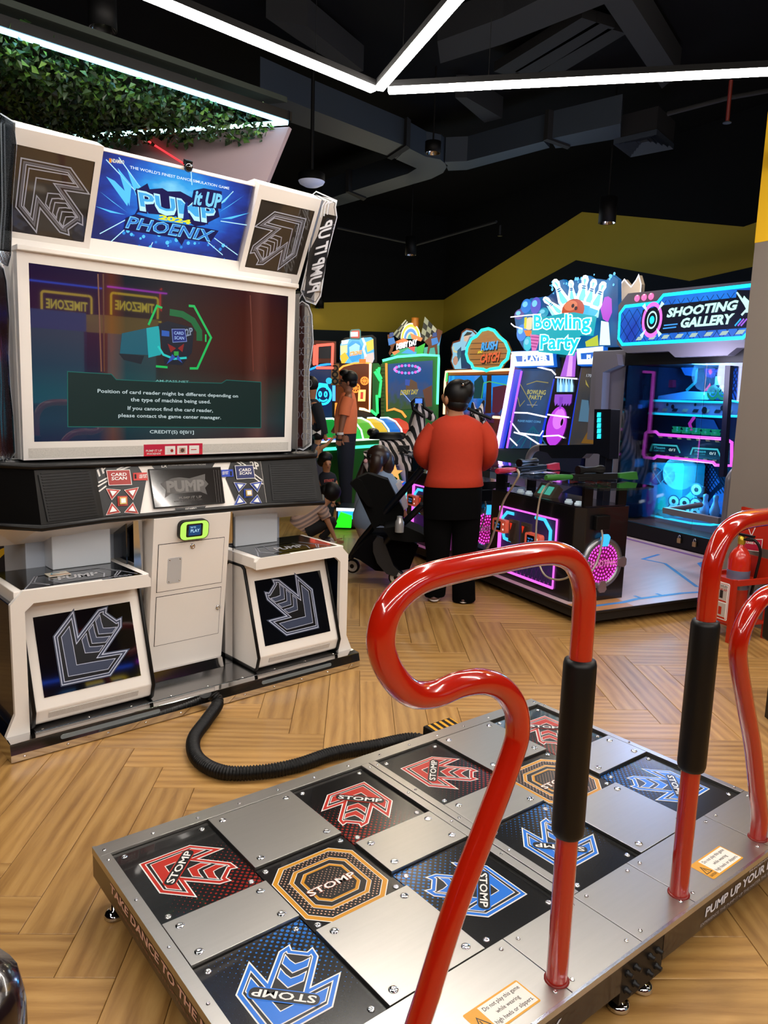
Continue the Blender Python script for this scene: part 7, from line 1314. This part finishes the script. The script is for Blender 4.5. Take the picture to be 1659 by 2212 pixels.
# ---- dark clothed adult, half hidden by the cabinet wing
w = Person('adult in dark clothes half hidden behind the cabinet wing',9.2,676,1060); f = w.f; J = w.j
J('pelvis',672,960,18); J('chest',670,895,22,0,'pelvis'); J('neck',672,862,9,0,'chest'); J('head',672,840,15,0,'neck'); J('crown',670,826,14,0,'head'); J('sh',680,872,10,-.12,'chest'); J('el',694,915,7,-.15,'sh'); J('wr',702,945,5,-.15,'el'); J('ha',706,953,5,-.15,'wr')
J('sh2',662,872,10,.12,'chest'); J('el2',655,915,7,.15,'sh2')
for nm,x in (('l',664),('r',680)): J(nm+'h',x,985,14,0,'pelvis'); J(nm+'k',x,1030,10,0,nm+'h'); J(nm+'a',x,1080,7,0,nm+'k'); J(nm+'t',x+10,1085,6,0,nm+'a')
w.body(); DKS = M('navy_shirt','#0c1220',.8); m = MB(); loftp(m,f,[(862,660,684),(872,652,694),(900,650,692),(950,652,692),(985,655,692),(1085,658,688)],.8,DKS); m.tube([pj(f,682,872,-.12),pj(f,694,912,-.15),pj(f,700,938,-.15)],[.07,.06,.05],DKS,10); m.build('dark_clothes',w.t); m = MB(); m.ball(pj(f,671,830),17*w.k,HAIR,n=14,fr=f,rz=18*w.k); m.build('hair',w.t)
# ---- boy in navy tee, head bent
w = Person('boy in a navy printed t-shirt looking down beside the cabinet',8.2,706,1100); f = w.f; J = w.j
J('pelvis',700,1090,13); J('chest',705,1045,15,0,'pelvis'); J('neck',705,1020,7,0,'chest'); J('head',706,1004,13,-.02,'neck'); J('crown',704,988,13,0,'head'); J('nose',711,1008,3,-.09,'head')
for sx,nm in ((-1,'l'),(1,'r')): J(nm+'s',705+sx*18,1036,7,0,'chest'); J(nm+'e',706+sx*22,1060,5,-.03,nm+'s'); J(nm+'w',706+sx*16,1080,4,-.1,nm+'e'); J(nm+'h',705+sx*14,1088,4,-.12,nm+'w'); w.hp[nm+'h'] = (705+sx*14,1088,-.12); w.hand(nm+'h',0,7,4); J(nm+'hip',700+sx*8,1100,8,0,'pelvis'); J(nm+'k',702+sx*9,1118,6,0,nm+'hip'); J(nm+'a',702+sx*9,1140,4,0,nm+'k'); J(nm+'t',702+sx*9,1143,4,-.08,nm+'a')
w.body(SKIN); NV = M('navy_tee','#0b0f1e',.8); m = MB(); loftp(m,f,[(1018,698,712),(1024,690,724),(1035,687,728),(1060,689,727),(1085,688,724)],.7,NV); m.build('t_shirt',w.t); m = MB(); loftp(m,f,[(1080,688,724),(1100,688,722),(1138,692,716)],.7,M('dark_shorts','#14161c',.8)); m.build('shorts',w.t)
m = MB(); m.ball(pj(f,703,988),16*w.k,HAIR,rz=13*w.k,n=14,fr=f); m.ball(pj(f,697,996,.03),13*w.k,HAIR,n=12,fr=f); m.build('hair',w.t); face_parts(w,0,709,1004,10,0,-.075)
m = MB(); lt = [f.pix(x,y,-.085) for x,y in ((700,1042),(722,1040),(700,1036))]; m.text(f,'STREET',lt[0],lt[1],lt[2],-.095,C('#c85a50',.6),.03); m.build('shirt_print',w.t)
# ---- child crouching in striped shirt
def stripemat(name, h1, h2, sc, rot=(0,0,0), ax='Z'):
    mm = bpy.data.materials.new(name); mm.use_nodes = True; nt = mm.node_tree; b = nt.nodes['Principled BSDF']; tc = nt.nodes.new('ShaderNodeTexCoord'); mp = nt.nodes.new('ShaderNodeMapping'); mp.inputs['Rotation'].default_value = rot; wv = nt.nodes.new('ShaderNodeTexWave'); wv.bands_direction = ax; wv.inputs['Scale'].default_value = sc; wv.inputs['Distortion'].default_value = .6; r = nt.nodes.new('ShaderNodeValToRGB'); r.color_ramp.interpolation = 'CONSTANT'; r.color_ramp.elements[0].color = lin(h1); r.color_ramp.elements[1].color = lin(h2); r.color_ramp.elements[1].position = .5
    nt.links.new(tc.outputs['Object'],mp.inputs[0]); nt.links.new(mp.outputs[0],wv.inputs['Vector']); nt.links.new(wv.outputs['Fac'],r.inputs[0]); nt.links.new(r.outputs[0],b.inputs['Base Color']); b.inputs['Roughness'].default_value = .8; return mm
w = Person('child in a pink and grey striped shirt crouching with one hand on the floor',7.2,680,1170); f = w.f; J = w.j
J('pelvis',655,1135,20); J('waist',668,1120,20,0,'pelvis'); J('chest',688,1102,18,0,'waist'); J('neck',702,1086,8,0,'chest'); J('head',714,1068,16,0,'neck'); J('crown',718,1056,15,0,'head')
J('s1',698,1105,9,-.1,'chest'); J('e1',712,1135,6,-.12,'s1'); J('w1',722,1160,4,-.12,'e1'); J('h1',726,1169,4,-.13,'w1'); w.hp['h1'] = (727,1169,-.13); w.hand('h1',15,2,5); J('s2',692,1100,9,.1,'chest'); J('e2',708,1125,6,.14,'s2'); J('w2',716,1150,4,.14,'e2')
for nm,b in (('n',-.07),('f',.08)): J(nm+'h',660,1142,13,b,'pelvis'); J(nm+'k',716,1128,10,b,nm+'h'); J(nm+'a',690,1168,6,b,nm+'k'); J(nm+'t',712,1173,5,b,nm+'a')
w.body(SKN2); ST2 = stripemat('pink_stripes','#c8a898','#8f7d7a',9,(0,.6,0)); m = MB(); P = [(648,1140,27),(658,1126,30),(674,1112,28),(690,1100,24),(702,1090,15)]; m.tube(cr([pj(f,x,y) for x,y,r in P],4),[r_*w.k for r_ in [27,28,29,30,30,30,29.5,29,28,27,26,25,24,22,19,17,15]],ST2,18); m.tube([pj(f,696,1102,-.1),pj(f,706,1120,-.12)],[.055,.05],ST2,10); m.build('shirt',w.t)
BKP = M('black_leggings','#101014',.8); m = MB()
for b in (-.07,.08): m.tube(cr([pj(f,662,1148,b),pj(f,690,1136,b),pj(f,716,1127,b),pj(f,708,1145,b),pj(f,694,1163,b)],4),[x_*w.k for x_ in [16,16,15.5,15,14,13.5,13,13,12.5,12,11,10,9.5,9,8.5,8,7.5]],BKP,12)
m.build('leggings',w.t); m = MB(); m.ball(pj(f,716,1062),21*w.k,HAIR,rz=22*w.k,n=16,fr=f); m.ball(pj(f,704,1060),15*w.k,HAIR,n=12,fr=f); m.build('hair',w.t)
for b in (-.07,.08): m = MB(); p = pj(f,706,1172,b); m.ball(V((p.x,p.y,.035)),.085,C('#d8d0c8',.6),ry=.035,rz=.035,n=12,fr=f); m.ball(V((p.x,p.y,.05)),.05,C('#3a3436',.6),ry=.03,rz=.028,n=10,fr=f); m.build('shoe',w.t)
# ---- girl with tied brown hair, seated behind the stroller
w = Person('girl with tied brown hair in pale blue top sitting beyond the stroller',6.6,820,1150); f = w.f; J = w.j
J('pelvis',815,1120,28); J('chest',820,1060,26,0,'pelvis'); J('neck',818,1022,9,0,'chest'); J('head',816,1002,18,0,'neck'); J('crown',816,985,18,0,'head')
for sx,nm in ((-1,'l'),(1,'r')): J(nm+'s',820+sx*32,1045,11,0,'chest'); J(nm+'e',822+sx*42,1085,8,.03,nm+'s'); J(nm+'w',826+sx*48,1110,6,.1,nm+'e'); J(nm+'h',826+sx*50,1116,6,.14,nm+'w'); w.hp[nm+'h'] = (826+sx*50,1116,.14); w.hand(nm+'h',sx*6,6,5); J(nm+'hip',815+sx*16,1135,16,0,'pelvis'); J(nm+'k',808+sx*18,1140,13,.35,nm+'hip'); J(nm+'a',806+sx*18,1190,8,.35,nm+'k')
w.body(SKN2); BLT = M('pale_blue_top','#8fa6c4',.8,noise=.12,nscale=20,bump=.3); m = MB(); loftp(m,f,[(1016,806,832),(1024,792,848),(1045,780,862),(1080,772,868),(1110,762,868),(1132,762,862),(1140,768,856)],.6,BLT,n=18); m.tube([pj(f,852,1042,0),pj(f,864,1075,.03),pj(f,870,1095,.08)],[.06,.055,.05],M('white_sleeve','#c8c8cc',.8),10); m.tube([pj(f,788,1042,0),pj(f,780,1075,.03),pj(f,776,1095,.08)],[.06,.055,.05],BLT,10); m.build('top',w.t)
m = MB(); loftp(m,f,[(1136,766,858),(1152,772,850),(1165,778,846)],.6,C('#b8a8a8',.8)); m.build('skirt',w.t)
m = MB(); m.ball(pj(f,818,985),27*w.k,HBRN,rz=25*w.k,n=18,fr=f); m.ball(pj(f,838,1000),15*w.k,HBRN,rz=26*w.k,n=12,fr=f); m.tube(cr([pj(f,814,985,-.11),pj(f,812,1005,-.13),pj(f,806,1025,-.11)],4),[r_*w.k for r_ in (13,15,15,15,14,13,11,9,6)],HBRN,12); hr = m.build('hair',w.t); m = MB(); m.ball(pj(f,800,988,-.12),.028,BLK,n=8); m.ball(pj(f,790,996,-.12),.02,C('#d8a8b0',.4),n=8); m.build('hair_clip',hr)
# ---- small child with a white bow
w = Person('small child with a white hair bow reaching towards the play table',9.0,690,1000); f = w.f; J = w.j
J('pelvis',684,1000,11); J('chest',684,975,12,0,'pelvis'); J('neck',686,958,6,0,'chest'); J('head',688,945,11,0,'neck'); J('crown',688,935,11,0,'head'); J('s',692,968,6,-.05,'chest'); J('e',704,962,4,-.06,'s'); J('w',716,950,3,-.06,'e'); J('h',720,946,3,-.06,'w'); w.hp['h'] = (720,946,-.06); w.hand('h',6,-4,3); J('s2',676,970,6,.05,'chest'); J('e2',670,990,4,.05,'s2')
for nm,x in (('a',680),('b',690)): J(nm+'h',x,1015,7,0,'pelvis'); J(nm+'k',x,1050,5,0,nm+'h'); J(nm+'f',x,1108,4,0,nm+'k')
w.body(SKN2); m = MB(); loftp(m,f,[(956,680,692),(962,672,698),(990,672,698),(1030,666,704)],.7,C('#3a3a4a',.8)); m.build('dress',w.t); m = MB(); m.ball(pj(f,687,940),13*w.k,HAIR,rz=14*w.k,n=12,fr=f); h_ = m.build('hair',w.t); m = MB(); c = pj(f,684,934,-.08)
for s_x in (-1,1): m.add([c,c+f.x*.05*s_x+f.z*.03,c+f.x*.05*s_x-f.z*.03,c-f.y*.03],[(0,1,3),(0,3,2),(1,2,3),(0,2,1)],C('#e8e4e0',.6))
m.build('bow',h_)
# ================================================================ ZEBRA RIDE
zebm = stripemat('zebra_stripes','#0c0a0c','#d8ccc8',5.2,(0,math.radians(8),0),'X')
def zebra(label, dist, pxc, body, headonly=False):
    f = face(dist,pxc); k = dist/FP; t = thing('zebra_ride',label,'ride',f(0,0,0),'zebra rides'); return f,k,t
f,k,zt = zebra('striped zebra ride with black saddle and handlebar left of the woman in red',8.4,850,None)
P = [(848,985,40,0),(810,978,38,0),(800,990,34,0),(880,975,38,0),(900,950,30,0),(905,915,23,0),(908,890,18,0),(918,888,16,0),(934,902,11,0),(940,908,9,0)]
pts = [(pj(f,x,y,b),r*k*.86) for x,y,r,b in P]; ed = [(0,1),(1,2),(0,3),(3,4),(4,5),(5,6),(6,7),(7,8),(8,9)]
for x,b in ((805,-.14),(808,.14),(878,-.14),(882,.14)):
    i = len(pts); pts += [(pj(f,x,1005,b),22*k),(pj(f,x+4,1040,b),12*k),(pj(f,x-2,1075,b),8*k),(pj(f,x,1098,b),9*k)]; ed += [(1 if x < 840 else 3,i),(i,i+1),(i+1,i+2),(i+2,i+3)]
i = len(pts); pts += [(pj(f,903,872,-.06),5*k),(pj(f,905,862,-.06),2.5*k),(pj(f,910,872,.06),5*k),(pj(f,913,862,.06),2.5*k)]; ed += [(6,i),(i,i+1),(6,i+2),(i+2,i+3)]
skin('body',zt,pts,ed,zebm)
m = MB(); loftp(m,f,[(934,806,870),(938,800,878),(948,797,882)],.55,BLK); m.ball(pj(f,806,934),.07,BLK,rz=.05,ry=.15,n=12,fr=f); m.build('saddle',zt)
m = MB(); m.prism(f,f.pixs([(886,945),(882,915),(892,885),(902,866),(908,868),(900,890),(892,915),(896,945)]),-.03,.03,BLK); m.build('mane',zt)
m = MB(); m.tube(cr([pj(f,802,975,0),pj(f,788,1000,-.02),pj(f,776,1040,-.02),pj(f,772,1062,-.02)],4),[.02,.022,.025,.03,.035,.04,.045,.05,.05,.05,.045,.035,.02],HBRN,8); m.build('tail',zt)
m = MB(); m.tube([pj(f,915,900,-.15),pj(f,893,884,-.16),pj(f,890,870,-.16),pj(f,898,862,-.16),pj(f,914,862,-.15),pj(f,916,880,-.15),pj(f,935,892,-.15)],.02,BLK,8); hb = m.build('handlebar',zt); m = MB(); m.prism(f,f.pixs([(897,861),(912,861),(912,871),(897,871)],-.19),-.20,-.17,E('#3a70ff',1.3)); m.build('display',hb)
m = MB(); m.tube([pj(f,868,965,-.25),pj(f,905,1000,-.28),pj(f,908,1020,-.28)],.03,BLK,8); m.box(f,f.pix(860,962,-.25)[0],f.pix(885,962,-.25)[0],-.28,-.2,f.pix(860,975,-.25)[1],f.pix(860,962,-.25)[1],BLK); m.build('foot_peg',zt)
# base with lit panels
zb = thing('ride_base','lit green, blue and purple ride base with a yellow star below the zebra','ride base',f(0,0,0))
q = f.pixs([(712,1118),(742,1132),(905,1150),(930,1140),(930,1050),(700,1050)],-.25); m = MB(); xl,xr = f.pix(728,1060,-.3)[0],f.pix(935,1060,-.3)[0]; m.box(f,xl,xr,-.32,.32,.02,.20,M('base_navy','#0a1030',.3)); m.build('plinth',zb,bevel=.02)
m = MB(); bf = f.at(0,-.325,0); m.prism(bf,[(xl-.02,.03),(f.pix(760,1100,-.3)[0],.03),(f.pix(762,1085,-.3)[0],.16),(xl+.05,.20)],-.06,0,E('#28f020',.9)); m.build('green_panel',zb)
m = MB(); m.box(bf,xl,xr,-.02,0,.205,.235,E('#e8f0ff',1.4)); m.build('white_strip',zb); m = MB(); m.box(bf,xl+.02,f.pix(765,1060,-.3)[0],-.02,0,.12,.2,E('#28b8e8',1)); m.build('cyan_panel',zb)
ds = f.at(0,-.30,0); c = ds.pix(855,1075); rr = abs(ds.pix(905,1075)[0]-c[0]); m = MB(); m.prism(ds,ell(c[0],max(c[1],rr+.02)-.1,rr,rr*1.2,30),-.06,-.005,E('#1a60d0',.8)); o = m.build('purple_disc',zb); m = MB(); cz2 = max(c[1],rr+.02)-.1; m.flat(ds,ell(c[0],cz2,rr*.9,rr*1.08,30),-.064,E('#7a2ad0',.8)); m.flat(ds,star(*ds.pix(853,1020),.09),-.068,E('#f0b060',.9)); m.flat(ds,star(*ds.pix(860,1042),.07),-.068,E('#f0a060',.9)); m.stroke(ds,ds.pixs([(876,1062),(886,1066),(884,1076),(874,1074)]),.03,-.068,E('#70f0e0',1),True); m.build('star_print',o)
# second zebra head right of the woman
f,k,z2 = zebra('second zebra ride, its head showing right of the woman in red',8.9,1015,None)
P = [(960,985,36,0),(925,985,34,0),(990,975,32,0),(1010,945,25,0),(1024,912,19,0),(1032,900,17,0),(1045,920,13,0),(1056,938,10,0)]
pts = [(pj(f,x,y,b),r*k*.9) for x,y,r,b in P]; ed = [(0,1),(0,2),(2,3),(3,4),(4,5),(5,6),(6,7)]
i = len(pts); pts += [(pj(f,1022,884,-.06),5.5*k),(pj(f,1021,868,-.06),2.5*k),(pj(f,1040,882,.06),5.5*k),(pj(f,1046,864,.06),2.5*k)]; ed += [(5,i),(i,i+1),(5,i+2),(i+2,i+3)]
for x,b in ((930,-.14),(933,.14),(988,-.14),(990,.14)): i = len(pts); pts += [(pj(f,x,1010,b),20*k),(pj(f,x,1045,b),11*k),(pj(f,x,1090,b),8*k)]; ed += [(1 if x < 960 else 2,i),(i,i+1),(i+1,i+2)]
skin('body',z2,pts,ed,zebm); m = MB(); m.tube([pj(f,1010,882,-.2),pj(f,1030,892,-.22),pj(f,1062,905,-.22)],.018,BLK,8); m.build('handlebar',z2); m = MB(); m.ball(pj(f,1058,938,-.02),.06,BLK,n=12); m.build('muzzle',z2); m = MB(); m.ball(pj(f,1042,905,-.1),.03,C('#1a1014',.2),n=10); m.build('eye',z2); m = MB(); m.box(f,f.pix(1045,950)[0],f.pix(1062,950)[0],-.05,.1,.05,f.pix(1045,945)[1],BLK); m.box(f,f.pix(925,950)[0],f.pix(1062,950)[0],-.2,.2,.0,.08,BLK); m.build('stand',z2)
# ================================================================ STROLLER
sw = thing('stroller','black folding baby stroller with its seat tilted back, beside the woman','stroller',V((3.0,2.65,0)))
FAB = M('stroller_fabric','#040404',.85,spec=.15,noise=.2,nscale=15,bump=.3); TUB = M('stroller_tube','#0c1420',.4,.3); n1 = face(5.62,857); n2 = face(6.0,770); mid = face(5.8,815)
def wheel(fr, x, y, r, par, wid=.035):
    c = pj(fr,x,y); ax = (fr.x*.35+fr.y*.94).normalized(); wf = Fr(c,ax.cross(V((0,0,1))).normalized(),(0,0,1),ax); k = 5.7/FP; R = r*k
    m = MB(); m.lathe(wf,[(R*.72,-wid/2),(R*.95,-wid/2),(R,-wid/4),(R,wid/4),(R*.95,wid/2),(R*.72,wid/2)],RUB,24); o = m.build('wheel',par); m = MB(); m.lathe(wf,[(R*.62,-wid*.52),(R*.76,-wid*.52),(R*.76,wid*.52),(R*.62,wid*.52)],C('#c8c4c0',.5),24); m.build('white_rim',o)
    m = MB()
    for a in range(0,360,72): r_ = math.radians(a); m.tube([wf.o,wf(R*.68*math.cos(r_),R*.68*math.sin(r_),0)],.010,BLK,6)
    m.lathe(wf,[(.018,-wid*.6),(.018,wid*.6)],BLK,10); m.build('spokes',o)
wheel(n1,857,1247,18.5,sw); wheel(n2,762,1222,17,sw); wheel(face(5.25,905),905,1254,11,sw,.03)
m = MB(); m.prism(n1,n1.pixs([(806,1170),(815,1158),(828,1162),(850,1220),(862,1232),(856,1244),(835,1238),(815,1215),(806,1190)]),-.03,.03,M('stroller_guard','#17171a',.5)); m.build('wheel_guard',sw,bevel=.01)
m = MB(); m.tube([pj(mid,912,1012,-.25),pj(mid,880,1050,-.2),pj(mid,820,1120,-.05),pj(mid,778,1170,.08),pj(mid,757,1205,.15)],.026,TUB,10); m.build('push_bar',sw); m = MB(); m.tube([pj(n1,913,1090,-.25),pj(n1,880,1122,-.15),pj(n1,850,1150,-.05),pj(n1,828,1175,0)],.024,TUB,10); m.build('side_bar',sw); m = MB(); m.tube([pj(mid,905,1020,-.22),pj(mid,914,1004,-.25),pj(mid,922,998,-.1)],.026,RUB,10); m.build('grip',sw)
m = MB(); m.prism(mid,mid.pixs([(772,1030),(795,1020),(838,1034),(852,1062),(872,1100),(870,1130),(845,1140),(820,1128),(808,1140),(790,1100),(762,1040)]),-.10,.06,FAB); m.build('seat_back',sw,bevel=.03); m = MB(); m.prism(mid,mid.pixs([(757,1040),(772,1028),(782,1034),(806,1078),(805,1090),(795,1088)]),-.14,-.05,FAB); m.build('canopy_side',sw,bevel=.02)
m = MB(); m.prism(n1,n1.pixs([(828,1132),(870,1125),(905,1140),(922,1150),(920,1160),(880,1160),(845,1155)]),-.2,.15,FAB); m.build('seat',sw,bevel=.02)
m = MB(); m.prism(n1,n1.pixs([(757,1205),(800,1160),(835,1160),(885,1170),(905,1180),(885,1232),(850,1240),(810,1236),(775,1212)]),.05,.4,M('basket_fabric','#050406',.9,spec=.1)); m.build('basket',sw,bevel=.03)
m = MB(); m.prism(n1,n1.pixs([(888,1222),(906,1220),(900,1232),(890,1236)]),-.1,-.05,C('#8a8688',.5)); m.build('pedal',sw)
m = MB(); c = pj(n1,863,1133,-.24); m.tube([c-V((0,0,.055)),c+V((0,0,.02)),c+V((0,0,.04)),c+V((0,0,.06))],[.033,.033,.022,.02],M('bottle_clear','#a8a8a8',.1,.5),12); m.build('toy_bottle',label='clear sparkling bottle hanging on the stroller side',cat='bottle')
